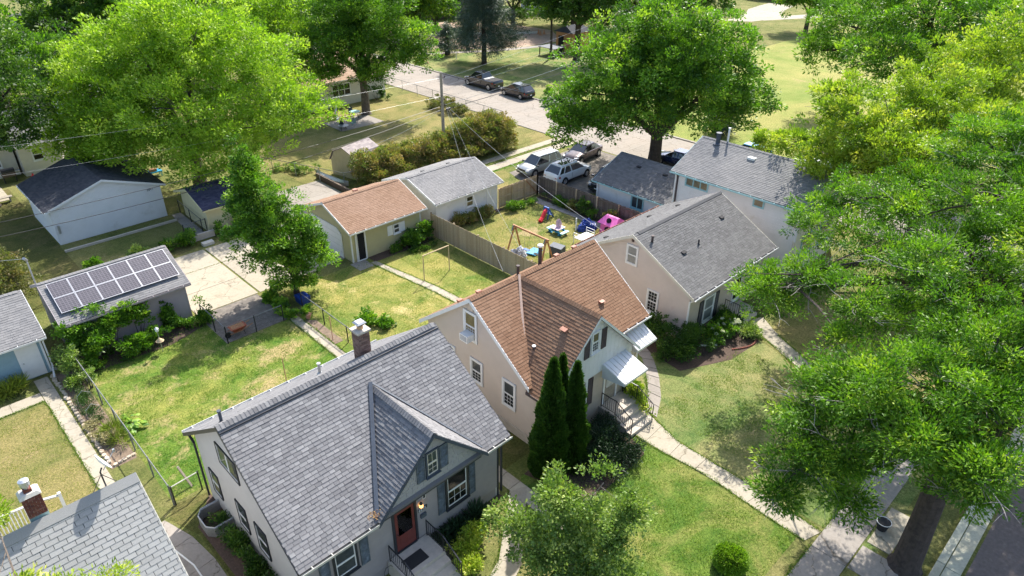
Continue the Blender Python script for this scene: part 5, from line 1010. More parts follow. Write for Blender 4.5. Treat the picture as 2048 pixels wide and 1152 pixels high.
tree('third boulevard ash with dead twigs beside the two storey white house', (48.5,3.0), sh([(36.0,13.0,8.0,2.0,1.4),(37.2,11.2,8.8,2.5,1.7),(35.6,8.6,9.6,2.3,1.6),(34.0,10.6,7.9,1.9,1.3),(33,5.4,11.6,2.0,1.5),(36.6,14.0,6.8,1.4,1.0),(38.2,7.3,12.2,2.2,1.7),(41,6,12,3.4,2.6),(38,4,10,3.2),(46,3,11,4.5),(40.5,9.8,9,2.4,1.8)]), 'leaf_ash', 110000, .19, .062, .5, 5.5, dead=26, twigs=5, bark='bark_dark', **ash)
tree('sunlit yellow green maple standing right of the weathered roof', (49.5,11.5), [(43.8,14.6,10.6,2.8,2.2),(44.4,16.1,7.8,2.3,1.8),(43.0,12.2,9.6,2.4,1.9),(45.6,17,11.4,1.5,1.6),(47.6,20,7.4,1.7,1.1),(49.5,22.6,6.2,1.5,.9),(50.5,13,11,3.6,3),(47,12,9,3.0,2.4),(46.8,15.8,8.6,2.6,2)], 'leaf_yellow', 85000, .22, .10, .45, 4.2, clump=.42, per=50, fill=.5, dead=5)
tree('big elm with visible forked trunk in the park at upper right', (84,21.5), [(85.1,32.3,9.4,5.0,3.8),(79.0,28,12,5.2,4),(76,22.5,12.6,5.2,4),(70.6,22.6,9.4,3.8,2.8),(82.2,33.6,7,3.0,2.2),(83,20,14,5.4,4.4),(74,14,12,5,4),(78,20,9,3.6,2.6)], 'leaf_maple', 90000, .32, .14, .8, 5.5, clump=.7, per=50, fill=.5, bark='bark_dark', dead=8, autumn=.04)
tree('pale yellow green tree along the upper right edge', (67,10), [(62.5,13.2,11.6,3.6,2.8),(58.5,12,10,3.2,2.4),(64,9.5,13.5,4.2,3.2),(56,8.6,8.6,3.2,2.4),(68,15,9,3.4,2.6),(52.5,10,9.4,2.8,2.1),(60,16.4,7.4,2.4,1.7)], 'leaf_yellow', 75000, .27, .11, .4, 4.5, clump=.6, per=50, fill=.5, dead=5)
tree('leafy yellow green boulevard tree cut by the right edge', (31.5,-1.5), [(28.9,1.9,12.2,1.8,1.5),(30.2,1.2,13.4,2.2,1.8),(28.2,.6,11.2,1.8,1.3),(32,0,12,2.8)], 'leaf_yellow', 60000, .15, .045, .4, 6, **ash)
# --- small trees
b = (14.2,11.0); tree('grey green crab apple tree in front of the grey house', b, rel(b, [(0,0,2.9,1.5,1.1),(-1.7,.2,2.4,1.2,.8),(1.2,-.1,2.3,1.4,1.0),(1.0,.5,4.1,.9,.8),(-.5,.3,3.9,1.1,.8),(-2.7,.4,2.2,.7,.5),(-.8,-.9,1.7,1.5,1.0),(1.0,-1.0,1.4,1.4,.9),(2.0,0,3.1,.8,.8),(-2.0,-.8,1.2,.9,.7),(.1,-1.6,.9,1.4,.8)]), 'leaf_crab', 46000, .13, .078, .12, .8, clump=.3, per=36, fill=.6, gap=-.2, up=.5, bark='bark_pale', spread=.26, autumn=.01)
b = (3.2,47.6); tree('olive green apple tree beside the solar garage', b, rel(b, [(0,0,2.7,1.8,1.3),(-1.6,0,2.3,1.5,1.1),(1.3,0,1.9,1.2,.9),(-.5,.5,3.5,1.2,.9)]), 'leaf_olive', 22000, .14, .07, .12, 1, clump=.35, per=40, autumn=.02)
tree('yellow green tree branch over the pale roof at the bottom left corner', (-1.6,12.4), [(-.2,15.9,7.1,1.0,.6),(.7,15.7,6.9,.7,.5),(-1.2,16.4,7.4,.9,.7),(-.9,20.3,7.1,.5,.35),(-2.0,13.6,8.5,1.8)], 'leaf_yellow', 17000, .14, .045, .22, 3, clump=.28, per=40)
# --- shrubs and beds
for i in range(9):
    x = 31.2+i*1.95; bush('brownish hedge shrub %s in the alley row' % ('nearest the shed','second from the shed','third from the shed','in front of the utility pole','just right of the utility pole','in the middle right','third from the right end','second from the right end','at the right end by the sidewalk')[i], [(x,49.5+random.uniform(-.3,.3),1.5,1.35,1.7,1.6),(x+.4,48.6,.9,1.1,1.1,.9)] if i < 6 else [(x-.6,49.4,1.9,1.7,2.0,1.9),(x-.3,48.5,.9,1.2,1.2,.9)], 'leaf_hedge', 15500, .18, .095, tone=.55, gap=5, clump=.36, per=36, spread=.32, group='hedge shrubs along the alley')
bush('dark spreading yew beside the porch steps of the beige house', [(19.6,14.4,.8,1.1,1.1,.8),(20.6,14.2,.6,.9,.9,.7),(19.4,13.3,.45,1.0,.9,.5),(20.6,13.2,.4,.9,.7,.5),(21,14.9,.6,.6,.6,.6),(18.8,14.0,.5,.8,.8,.6)], 'needle_yew', 26000, .12, .035, spread=.3)
bush('green climbing vine on the right porch railing of the beige house', [(23.75,15.3,1.0,.3,.7,.7),(23.75,14.4,.6,.25,.5,.5),(23.9,15.9,.9,.4,.4,.8)], 'leaf_yellow', 3200, .11, .09, name='vine', cat='vine', autumn=.08)
bush('tall dark green shrub at the corner of the pink stucco house', [(29.2,18.3,.9,.8,.8,.95),(29.4,17.0,.9,.9,.9,.9),(28.6,16.4,.5,.7,.7,.5),(29.6,15.9,.6,1.0,.8,.6),(28.8,19.4,1.1,.55,.6,1.1)], 'leaf_dark', 15000, .13, .06, spread=.3)
bush('dark feathery shrub left of the downspout', [(30.2,16.2,1.0,.7,.6,.9),(30.2,15.2,.45,.9,.6,.5)], 'leaf_dark', 8000, .12, .05, spread=.3)
bush('leafy green hydrangea under the black shutters', [(31.9,15.6,.55,.8,.6,.55),(32.7,15.4,.5,.7,.6,.5),(33.6,15.8,.55,.7,.6,.55)], 'leaf_maple', 7000, .13, .08)
bush('white hydrangea flower heads in front of the pink house window', [(x,y,z,.09,.09,.07) for x, y, z in [(random.uniform(31.3,33.6),random.uniform(14.9,15.9),random.uniform(.75,1.1)) for _ in range(26)]], 'petal_white', 1600, .05, .04, name='flowers', cat='flowers', clump=.05, per=14, stems=False)
bush('light green mounded shrub beside the curved front walk', [(33.9,14.4,.35,.62,.5,.4)], 'leaf_crab', 3000, .1, .05); bush('dark shrubs under the front window right of the hydrangea', [(34.0,16.2,.5,.5,.4,.5),(33.9,15.4,.5,.5,.4,.4)], 'leaf_dark', 3600, .12, .06)
bush('perfectly round clipped green shrub on the lower lawn', [(18.65,6.75,.46,.66,.66,.56)], 'leaf_bright', 34000, .08, .045, name='round_shrub', clump=.09, per=14, fill=.3, flat=1, spread=.18, tone=.25, rough=.15, gap=5)
bush('bright yellow green shrub beside the front walk of the grey house', [(11.7,14.3,.4,.5,.4,.42),(12.3,14.7,.4,.5,.4,.4),(11.3,13.7,.3,.4,.35,.32)], 'leaf_yellow', 6500, .11, .06, tone=.6); bush('dark strappy plants under the right front window', [(12.0,15.3,.3,.6,.25,.35),(13.0,15.3,.3,.6,.3,.35),(11.3,15.3,.25,.3,.3,.3)], 'needle_yew', 2600, .34, .05, tone=.8, stems=False)
bush('weedy shrubs crowding the left wall of the grey house', [(5.35,20.9,.4,.35,.8,.45),(5.3,19.4,.35,.4,.8,.4),(5.2,17.9,.4,.4,.8,.4),(5.35,22.3,.3,.25,.4,.35)], 'leaf_dark', 6500, .11, .06)
bush('wide vine covered shrub against the mauve solar garage', [(5.0,38.4,1.5,.9,.5,1.5),(6.4,38.2,1.6,1.0,.6,1.4),(7.8,38.3,1.5,.9,.45,1.4),(5.6,37.6,.9,1.2,.6,.9),(7.3,37.4,.6,1.0,.6,.6),(8.5,37.6,.55,.6,.5,.55),(4.6,38.9,2.2,.5,.4,.6),(6.3,38.9,2.8,.9,.35,.3)], 'leaf_maple', 30000, .14, .085, spread=.28, autumn=.015)
bush('leafy shrub at the right end of the solar garage', [(10.2,38.3,.8,.7,.45,.8),(11.2,38.4,.7,.5,.4,.7),(9.5,38.6,1.1,.3,.2,1.1),(11.3,37.8,.4,.4,.4,.4)], 'leaf_maple', 9500, .13, .085, spread=.3)
bush('pale leafy climber on the chain link fence by the blue garage', [(4.1,37.2,1.0,.45,.5,.9),(3.9,38.2,.9,.4,.4,.9),(4.4,35.8,.7,.3,.5,.6),(3.8,36.4,.4,.4,.5,.4)], 'leaf_crab', 5500, .12, .07); bush('feathery asparagus and vegetables in the narrow garden bed', [(3.75,34.9,.35,.35,.6,.4),(3.8,33.8,.4,.35,.7,.45),(3.9,32.9,.2,.2,.3,.2)], 'needle_cedar', 4200, .1, .025)
for x, y, r_, w in ((3.45,32.5,.36,'upper'),(3.4,31.6,.42,'larger lower'),(3.75,30.9,.36,'lowest')): bush('%s clump of buff flowering sedum along the stone edging' % w, [(x,y,.3,r_,r_,.3)], 'leaf_sedum', 2600, .05, .045, name='sedum', cat='flowers', clump=.09, per=20, flat=.4, stems=False, group='sedum clumps in the garden bed')
bush('daylily clump with long yellowing leaves below the blue garage', [(x,38.25+random.uniform(-.2,.2),.25,.35,.3,.3) for x in (-.9,-.2,.5,1.1,1.6)], 'leaf_blade', 2600, .5, .035, name='daylily', cat='plant', stems=False, up=.7, droop=.2); bush('iris leaves beside the sedum along the fence', [(4.0,31.3,.2,.3,.5,.25),(4.0,30.4,.2,.25,.4,.2)], 'leaf_blade', 900, .4, .03, name='iris', cat='plant', stems=False, up=.7, tone=.15)
rh = thing('rhubarb', 'rhubarb plant with big floppy leaves at the fence in the bright lawn', 'plant', (4.85,31.2,0))
for i in range(34):
    a = random.uniform(0,6.28); r_ = .2+.5*random.random(); c = V(4.85+r_*math.cos(a)*.8, 31.2+r_*math.sin(a)*1.3, .16+.2*random.random()); d_ = V(math.cos(a),math.sin(a),-.3).normalized(); s_ = d_.cross(V(0,0,1)).normalized(); n_ = s_.cross(d_); l_ = random.uniform(.22,.34); m = MB()
    P_ = [c-d_*l_*.5, c-d_*l_*.2+s_*l_*.42-n_*.02, c+d_*l_*.3+s_*l_*.3, c+d_*l_*.6-n_*.05, c+d_*l_*.3-s_*l_*.3, c-d_*l_*.2-s_*l_*.42-n_*.02]; cc_ = c+n_*.03
    for k in range(6): m.face([P_[k], P_[(k+1)%6], cc_], random.random())
    m.build('leaf', 'leaf_maple', rh)
for x, y, lb in ((15.45,37.6,'back'),(15.5,36.5,'second'),(15.45,35.6,'third'),(15.2,35.0,'front')): bush('%s hosta mound in the row beside the slim tree' % lb, [(x,y,.22,.42,.5,.25)], 'leaf_maple', 900, .2, .13, name='hosta', cat='plant', clump=.15, per=20, stems=False, group='hosta row', flat=.4, tone=.6)
bush('dark green shrub at the right end of the olive garage', [(26.9,37.5,.9,.65,.5,.95),(27.9,37.6,.8,.5,.4,.8),(26.1,37.4,.5,.5,.4,.5)], 'leaf_maple', 8000, .14, .09, spread=.3, tone=.25); bush('small plants beside the garage door mat', [(24.7,37.6,.3,.4,.3,.3),(25.4,37.7,.2,.3,.2,.2)], 'leaf_maple', 1500, .12, .07); bush('ground ivy under the garage shrub', [(27,36.8,.1,1.3,.5,.14)], 'leaf_dark', 2500, .11, .08, name='ivy', cat='plant', stems=False)
bush('low shrubs along the white garage wall', [(31.2,37.6,.6,.6,.35,.6),(32.2,37.5,.5,.6,.35,.55),(33.3,37.5,.6,.6,.4,.6),(34.1,37.6,.5,.4,.3,.5)], 'leaf_hedge', 7500, .12, .06, autumn=.05); bush('weeds by the wooden gate', [(36.4,37.0,.4,.5,.4,.4),(37.3,36.9,.3,.6,.4,.3),(38.4,36.9,.2,.5,.3,.25)], 'leaf_maple', 3500, .12, .06)
for i, y in enumerate((27,28.4,29.8,31.2,32.4,33.6,35,36.4)): bush('plant number-less' if 0 else ('leafy border plant along the grey fence %s' % ('nearest the pink house','behind the pink playhouse','behind the blue tarp','under the second post','with tall stems near the picnic table','left of the tall stems','near the blue slide','nearest the gate')[i]), [(39.9,y,.4+.3*(i in (2,4)),.3,.6,.45+.35*(i in (2,4)))], ('leaf_maple','leaf_dark','leaf_hedge')[i%3], 1700, .13, .07, group='border plants along the grey fence')
bush('low green plants behind the brick chimney', [(18.4,31.4,.25,.6,.9,.28),(18.9,30.2,.2,.5,.6,.25)], 'leaf_ash', 2600, .16, .1, name='plants', cat='plant', stems=False)
bush('green shrub beside the solar garage rear corner', [(14.6,48.9,.6,.8,.7,.65),(13.6,49.0,.4,.6,.5,.4)], 'leaf_maple', 6500, .14, .07); bush('tall grassy weeds behind the solar garage', [(11.4,48.8,.5,.7,.5,.6),(9.4,48,.4,.6,.4,.5)], 'leaf_crab', 4000, .15, .05); bush('leafy sapling poking above the solar roof', [(8.2,46.8,1.3,.45,.45,.9)], 'leaf_ash', 2500, .15, .08)
bush('shrubs along the front of the yellow garage', [(17.8,49.1,.5,.7,.4,.6),(19.2,49.0,.6,.7,.45,.7),(20.4,48.9,.5,.5,.5,.5)], 'leaf_maple', 7000, .14, .08); bush('dry straw coloured shrub beside the garden shed', [(33.5,48.9,.7,.9,.7,.7),(32.6,48.0,.5,.8,.6,.5)], 'leaf_straw', 5500, .14, .05, spread=.35)
bush('flowering bushes along the street fence of the far yard', [(50.6,64.5,.8,1.3,1.1,.8),(50.8,62.4,.8,1.2,1.1,.8),(51,60.6,.6,1.0,.9,.6)], 'leaf_olive', 7500, .17, .08, autumn=.1); bush('dark foundation shrubs right of the ash trunk', [(47.4,72,.8,.9,.5,.8),(48.8,71.8,.7,.8,.5,.7)], 'leaf_dark', 4500, .2, .1)
bush('pale vegetable patch beside the garden shed', [(28.5,56.5,.3,1.2,.9,.3),(27.5,58,.25,1,.8,.3)], 'leaf_crab', 3200, .16, .09, name='vegetables', cat='plant', stems=False); bush('grass edge along the long fence wall', [(24.5,56,.3,.7,1.5,.4),(25,60,.3,.7,1.5,.4)], 'leaf_ash', 2500, .2, .06, name='weeds', cat='plant', stems=False)
b = (84,106); tree('dark tree standing over the clipped hedge at the top', b, rel(b, [(0,0,6,5,4),(-5,0,6,4,3.4),(5,1,7,4.6,4)]), 'leaf_dark', 20000, .45, .22, .4, 2.4, clump=.9, per=45)
b = (104,66); tree('green tree above the right side of the round maple', b, rel(b, [(0,0,8,5,4),(4,2,8,4.5,4),(-4,0,9,4.5,4)]), 'leaf_dark', 22000, .42, .2, .4, 3, clump=.8, per=45)
bush('long dark clipped hedge beyond the dirt lot', [(86+i*2.2,104-i*.9,1.5,1.6,1.6,1.7) for i in range(7)], 'leaf_dark', 9000, .3, .15, name='hedge', cat='hedge', clump=.5); bush('small shrubs at the far kerb beside the parked cars', [(64,58.5,.7,1.0,.8,.7),(64.5,55,.6,.9,.8,.6)], 'leaf_maple', 3000, .2, .1)
bush('low green shrub row at the park edge right of the maple', [(65,42,.6,.9,1.2,.6),(65.4,46,.5,.8,1.2,.5)], 'leaf_ash', 3500, .2, .09)
# grass standing in the lawns
def tufts(name, poly_fn, box, n, hgt, mat, tone):
    x = rng.uniform(box[0],box[1],n); y = rng.uniform(box[2],box[3],n); k = poly_fn(x,y); x, y = x[k], y[k]; n = len(x)
    dens = .5+.5*np.sin(x*2.3+np.sin(y*1.7))*np.sin(y*2.9+np.sin(x*2.1)); kk = rng.random(n) < dens; x, y = x[kk], y[kk]; n = len(x)
    p = np.stack([x,y,np.full(n,.004)],1); d = np.stack([rng.normal(0,.55,n),rng.normal(0,.55,n),np.ones(n)],1); nm = np.stack([rng.normal(0,1,n),rng.normal(0,1,n),0*x],1); l = hgt*rng.uniform(.5,1.3,n)
    o = meshobj(name, quads_mesh(name, leafquads(p,d,nm,l,l*.22+.008), rng.normal(tone,.22,n), mat)); o['kind'] = 'stuff'
leafmat('grass_blades', [(.08,.17,.018),(.13,.24,.03),(.22,.30,.05),(.36,.34,.11)], .35, .7)
tufts('lawn_grass', lambda x,y: (x>4.4)&(x<15)&(y>24.8)&((y<34.7)|(x<11.2)), (4.4,15,24.8,38), 60000, .07, 'grass_blades', .35)
tufts('lawn_grass', lambda x,y: (x<23.3)|(x>24.7), (16.5,28.6,24.6,37.8), 50000, .07, 'grass_blades', .6)
tufts('lawn_grass', lambda x,y: y<37.5, (28.9,38.8,25,37.6), 30000, .07, 'grass_blades', .6)
tufts('lawn_grass', lambda x,y: (x<21.9)|(x>24.3), (14.8,32.5,5.6,14.2), 80000, .07, 'grass_blades', .5)
tufts('lawn_grass', lambda x,y: x<2.3, (-4,2.3,26,36.1), 22000, .06, 'grass_blades', .8)
# ragged grass along the edges of the paving
ed = []
for P_ in (((22.1,14.6),(22.05,12.6),(22.3,10),(22.1,7.6),(22,5.3)),((24.0,14.7),(23.5,13.2),(23.2,12.2),(23.2,9.5),(23.1,7),(22.95,5.0)),((34.3,13.9),(33.75,12.3),(33.0,11.3),(32.8,9.6),(32.9,5)),((35.2,13.3),(34.6,12.1),(33.95,10.8),(33.75,9.2)),((23.95,24.9),(23.6,31.5),(22.9,36.9)),((24.5,24.9),(24.2,31.5),(23.4,36.8)),((15.1,24.9),(15.15,34.8)),((15.72,24.9),(15.72,34)),((2.35,24.5),(2.35,36.2)),((-4,36.3),(2.3,36.3)),((22,5.02),(16,5.02),(10,5.02)),((23.2,5.02),(33,5.02)),((9.5,12.75),(12,12.95),(15.2,15.5)),((26.3,16.3),(24.9,15.2),(24.0,14.8)),((41,46.0),(53,46.0)),((41,46.38),(53,46.38)),((41,44.68),(53,44.68))):
    for a, b in zip(P_, P_[1:]):
        a, b = np.array(a), np.array(b); k = int(np.linalg.norm(b-a)*230); t_ = rng.random((k,1)); w_ = .045+.03*np.sin(t_*np.linalg.norm(b-a)*5)
        ed.append(a+(b-a)*t_+rng.normal(size=(k,2))*w_)
ed = np.concatenate(ed); k = len(ed); p_ = np.concatenate([ed, np.full((k,1),.006)], 1); d_ = np.stack([rng.normal(0,.7,k),rng.normal(0,.7,k),np.ones(k)],1); l_ = .075*rng.uniform(.5,1.3,k)
o = meshobj('edge_grass', quads_mesh('edge_grass', leafquads(p_, d_, rng.normal(size=(k,3)), l_, l_*.25+.006), rng.normal(.45,.22,k), 'grass_blades')); o['kind'] = 'stuff'
# fallen leaves lodged in the valley of the grey roof
m = MB()
for i in range(60): x, y, z = 8.5+random.gauss(0,.12), 15.45+random.gauss(0,.12), 3.78+random.uniform(0,.12); a = random.uniform(0,6.28); m.face([(x,y,z),(x+.05*math.cos(a),y+.05*math.sin(a),z+.02),(x+.04*math.cos(a+1.3),y+.04*math.sin(a+1.3),z-.01)], random.random())
lt = m.build('leaf_litter', 'leaf_rust', kind='stuff')
# ---------------------------------------------------------------- fences
def chainlink(label, pts, h=1.15, post='black_metal', rail='fence_metal', gap=2.4, wire='fence_metal', cell=.09):
    t = thing('chain_link_fence', label, 'fence', (pts[0][0],pts[0][1],0))
    for a, b in zip(pts, pts[1:]):
        a, b = V(*a,0), V(*b,0); L = (b-a).length; d = (b-a)/L; k = max(1, round(L/gap))
        MB().tube(a+V(0,0,h), b+V(0,0,h), .026, n=6).build('top_rail', rail, t)
        for i in range(k+1): c = a+d*L*i/k; MB().tube(c, c+V(0,0,h+.05), .034, n=8).build('post', post, t)
        m = MB(); s_ = d.cross(V(0,0,1))*.0022; n_ = int((L+h)/cell)
        for i in range(n_):
            for sg in (1,-1):
                u0 = i*cell-(h if sg > 0 else 0); u1 = u0+sg*h; p0, q0 = (u0,0), (u1,h)
                def clip(u, z, u2, z2):
                    if u < 0: z = z+(z2-z)*(0-u)/(u2-u); u = 0
                    if u > L: z = z+(z2-z)*(L-u)/(u2-u); u = L
                    return u, z
                if max(u0,u1) <= 0 or min(u0,u1) >= L: continue
                (ua,za), (ub,zb) = clip(u0,0.03,u1,h), clip(u1,h,u0,0.03); p, q = a+d*ua+V(0,0,za), a+d*ub+V(0,0,zb); w = V(0,0,.0035)
                m.face([p-w,p+w,q+w,q-w])
        m.build('wire_mesh', wire, t, kind='stuff')
    return t
chainlink('long grey chain link fence between the left garden bed and the bright lawn', [(4.36,38.6),(4.36,24.85)], 1.15, 'fence_metal', gap=2.3)
chainlink('short chain link gate section at the rear corner of the grey house', [(4.42,24.8),(5.6,24.9)], 1.05, 'black_metal', 'gutter_metal', gap=1.2)
chainlink('black post chain link fence around the parking pad with the wheelbarrow', [(11.35,38.2),(11.35,34.8),(14.85,34.8)], 1.1, gap=1.75, wire='black_metal')
chainlink('dark chain link fence along the walk between the two back yards', [(16.4,35.3),(16.4,25.0)], 1.1, gap=2.5, wire='black_metal')
chainlink('black chain link fence piece beside the yellow garage', [(15.1,50.0),(16.75,50.0)], 1.1, gap=1.6, wire='black_metal'); chainlink('chain link fence behind the yellow garage path', [(16.5,50.2),(16.7,55)], 1.1, gap=2.5, wire='black_metal')
chainlink('chain link fence along the far street side yard', [(52.4,86),(52.4,55)], 1.3, 'galvanised', gap=3, cell=.16); chainlink('chain link fence in front of the gambrel shed', [(25.6,61),(29.4,50.9),(33.6,50.4)], 1.2, 'galvanised', gap=2.5, cell=.14)
chainlink('rusty wire fence in the shade between two garages', [(5,47.0),(10.5,47.0)], 1.1, 'shutter_brown', 'shutter_brown', gap=2.7, wire='shutter_brown')
def board_fence(label, p, q, h, mat, side=1, pw=.14, gap=.006, rails=(.3,.95,1.6), post_gap=2.4, postmat=None, brace=False, jitter=.02):
    """side: +1 puts pickets on the left of p->q, posts and rails on the right"""
    p, q = V(*p,0), V(*q,0); t = thing('board_fence', label, 'fence', tuple(p)); d = (q-p); L = d.length; d.normalize(); nn = V(-d.y,d.x,0)*side; off = ORG[t.name]
    k = int(L/pw); meshes = []
    for v in range(3):
        m = MB(); hh = h+random.uniform(-jitter,jitter)
        m.hexa([V(0,0,.04), d*(pw-gap)+V(0,0,.04), d*(pw-gap)+nn*.02+V(0,0,.04), nn*.02+V(0,0,.04)], [V(0,0,hh), d*(pw-gap)+V(0,0,hh), d*(pw-gap)+nn*.02+V(0,0,hh), nn*.02+V(0,0,hh)]); meshes.append(m.mesh('picket', mat+'_single'))
    for i in range(k): inst('picket', meshes[i%3], t, Matrix.Translation(p+d*(i*pw)+nn*random.uniform(.03,.036)-off))
    for z in rails: MB().bar(p-nn*.0+V(0,0,z), q+V(0,0,z), .045, .09).build('rail', mat+'_single', t)
    n_ = max(1, round(L/post_gap))
    for i in range(n_+1): c = p+d*L*i/n_-nn*.05; MB().box(c.x-.05,c.x+.05,c.y-.05,c.y+.05,0,h+.03).build('post', (postmat or mat)+'_single', t)
    return t
board_fence('tall tan board fence between the clothesline yard and the play yard', (28.8,24.9), (28.8,38.0), 1.82, 'picket_tan', 1)
board_fence('weathered grey board fence with lighter posts along the parking area', (40.35,25.0), (40.35,38.0), 1.75, 'picket_grey', -1, postmat='picket_tan', post_gap=2.17)
gf = board_fence('warm new wood fence and gate beside the white garage', (35.8,38.05), (40.3,38.05), 1.75, 'picket_warm', 1, postmat='picket_warm', post_gap=1.5); MB().bar((38.9,37.98,1.65),(40.2,37.98,.25),.03,.1).build('gate_brace', 'wood_orange', gf)
# stone edging and brick edging
se = thing('stone_edging', 'row of rough tan edging stones between the left walk and the garden bed', 'edging', (3.2,33,0))
def stone(root, x, y, sx, sy, sz, mat='stone_tan_single', rot=0):
    m = MB(); k = 6; pts = [(x+sx*math.cos(rot+6.283*i/k)*random.uniform(.85,1.1), y+sy*math.sin(rot+6.283*i/k)*random.uniform(.85,1.1)) for i in range(k)]
    m.hexa([(a,b,0) for a,b in pts], [(x+(a-x)*.86,y+(b-y)*.86,sz*random.uniform(.85,1.1)) for a,b in pts]); m.build('stone', mat, root)
y = 38.3
while y > 29.2: stone(se, 3.22+random.uniform(-.03,.03), y, random.uniform(.10,.14), random.uniform(.12,.17), .11); y -= random.uniform(.24,.33)
for i in range(5): stone(se, 3.4+i*.2, 29.05+.03*i, .13, .11, .1)
be = thing('brick_edging', 'curved edging of small red bricks round the hydrangea bed', 'edging', (33,13.8,0))
for i in range(22): a = i/21; x, y = 31.9+2.2*a, 14.35-.55*math.sin(a*2.6); MB().obox((x,y,.04),(.045,.02,0),(-.02,.045,0),(0,0,.045)).build('brick', 'brick_brown_single', be)
# ---------------------------------------------------------------- pole and wires
pl = thing('utility_pole', 'weathered wooden utility pole with insulators standing in the hedge', 'utility pole', (40.0,50.1,0)); MB().path([(40,50.1,-.1),(40,50.1,4),(40,50.1,8.3)], [.17,.145,.12], 10).build('pole', 'wood_pole', pl)
for z, sx in ((7.75,.35),(5.75,.2),(5.55,-.22),(5.2,.25),(6.1,-.15)): m = MB(); m.bar((40,50.1,z),(40+sx,50.1-.1,z+.02),.04,.05); m.lathe((40+sx,50.0,z+.02), [(.04,0),(.055,.05),(.03,.1),(.05,.13),(.02,.17)], 8); m.build('insulator', 'shutter_brown', pl)
MB().tube((40.35,49.95,4.85),(40.75,49.9,4.9),.11,n=8).build('splice_case', 'black_metal', pl); MB().path([(40.14,50.05,1.0),(40.13,50.05,5.2)],.02,5).build('ground_wire','galvanised',pl)
def wire(label, a, b, sag, r=.012, mat='black_metal', cat='cable'):
    a, b = V(*a), V(*b); o = MB().path([a.lerp(b,i/24)-V(0,0,sag*4*(i/24)*(1-i/24)) for i in range(25)], r, 5).build('overhead_cable', mat); return tag(o, label, cat)
wire('thick black overhead cable running left from the pole above the garages', (40,50.1,5.2), (-14,50.1,5.9), 1.15, .02); wire('lower black overhead cable crossing the white clapboard garage', (40,50.1,4.9), (-14,50.3,5.4), 1.75, .022)
wire('upper thin power line crossing the bright tree towards the left', (40,50.1,6.1), (-14,56,7.4), .7, .006, 'galvanised'); wire('topmost power line going left from the pole top', (40,50,7.8), (-14,58,9.0), .8, .006, 'galvanised')
wire('thick black cable going right from the pole over the parked cars', (40.6,49.9,4.9), (78,52,7.2), .5, .026); wire('pale cable just above the thick one over the street', (40.2,50,5.3), (78,52,7.9), .5, .013, 'galvanised')
wire('power line from the pole top up to the right', (40.3,50,7.7), (84,60,9.2), .3, .007, 'galvanised'); wire('middle power line over the pickup to the right', (40.2,50,7.0), (84,58.5,8.2), .3, .007, 'galvanised'); wire('third power line over the far lawn to the right', (40.2,50,6.6), (84,57,7.6), .3, .007, 'galvanised')
wire('service drop wire from the pole to the left part of the brown roof', (40.3,49.9,5.2), (20.9,21.9,6.3), .9, .007, 'galvanised'); wire('service drop wire to the rear of the brown roofed house', (40.5,49.9,5.0), (25.8,24.9,3.9), .6, .007, 'galvanised')
wire('pale twisted service wire crossing the play yard to the pink house', (40.7,49.9,4.9), (33,25.2,3.45), .5, .011, 'galvanised'); wire('service wire coming down to the mast on the solar garage', (4.62,44.1,4.4), (-9,52,5.6), .3, .012, 'galvanised'); wire('service wire from the pole to the garden shed side', (40,50,5.0), (31,51.5,2.6), .4, .01, 'galvanised')
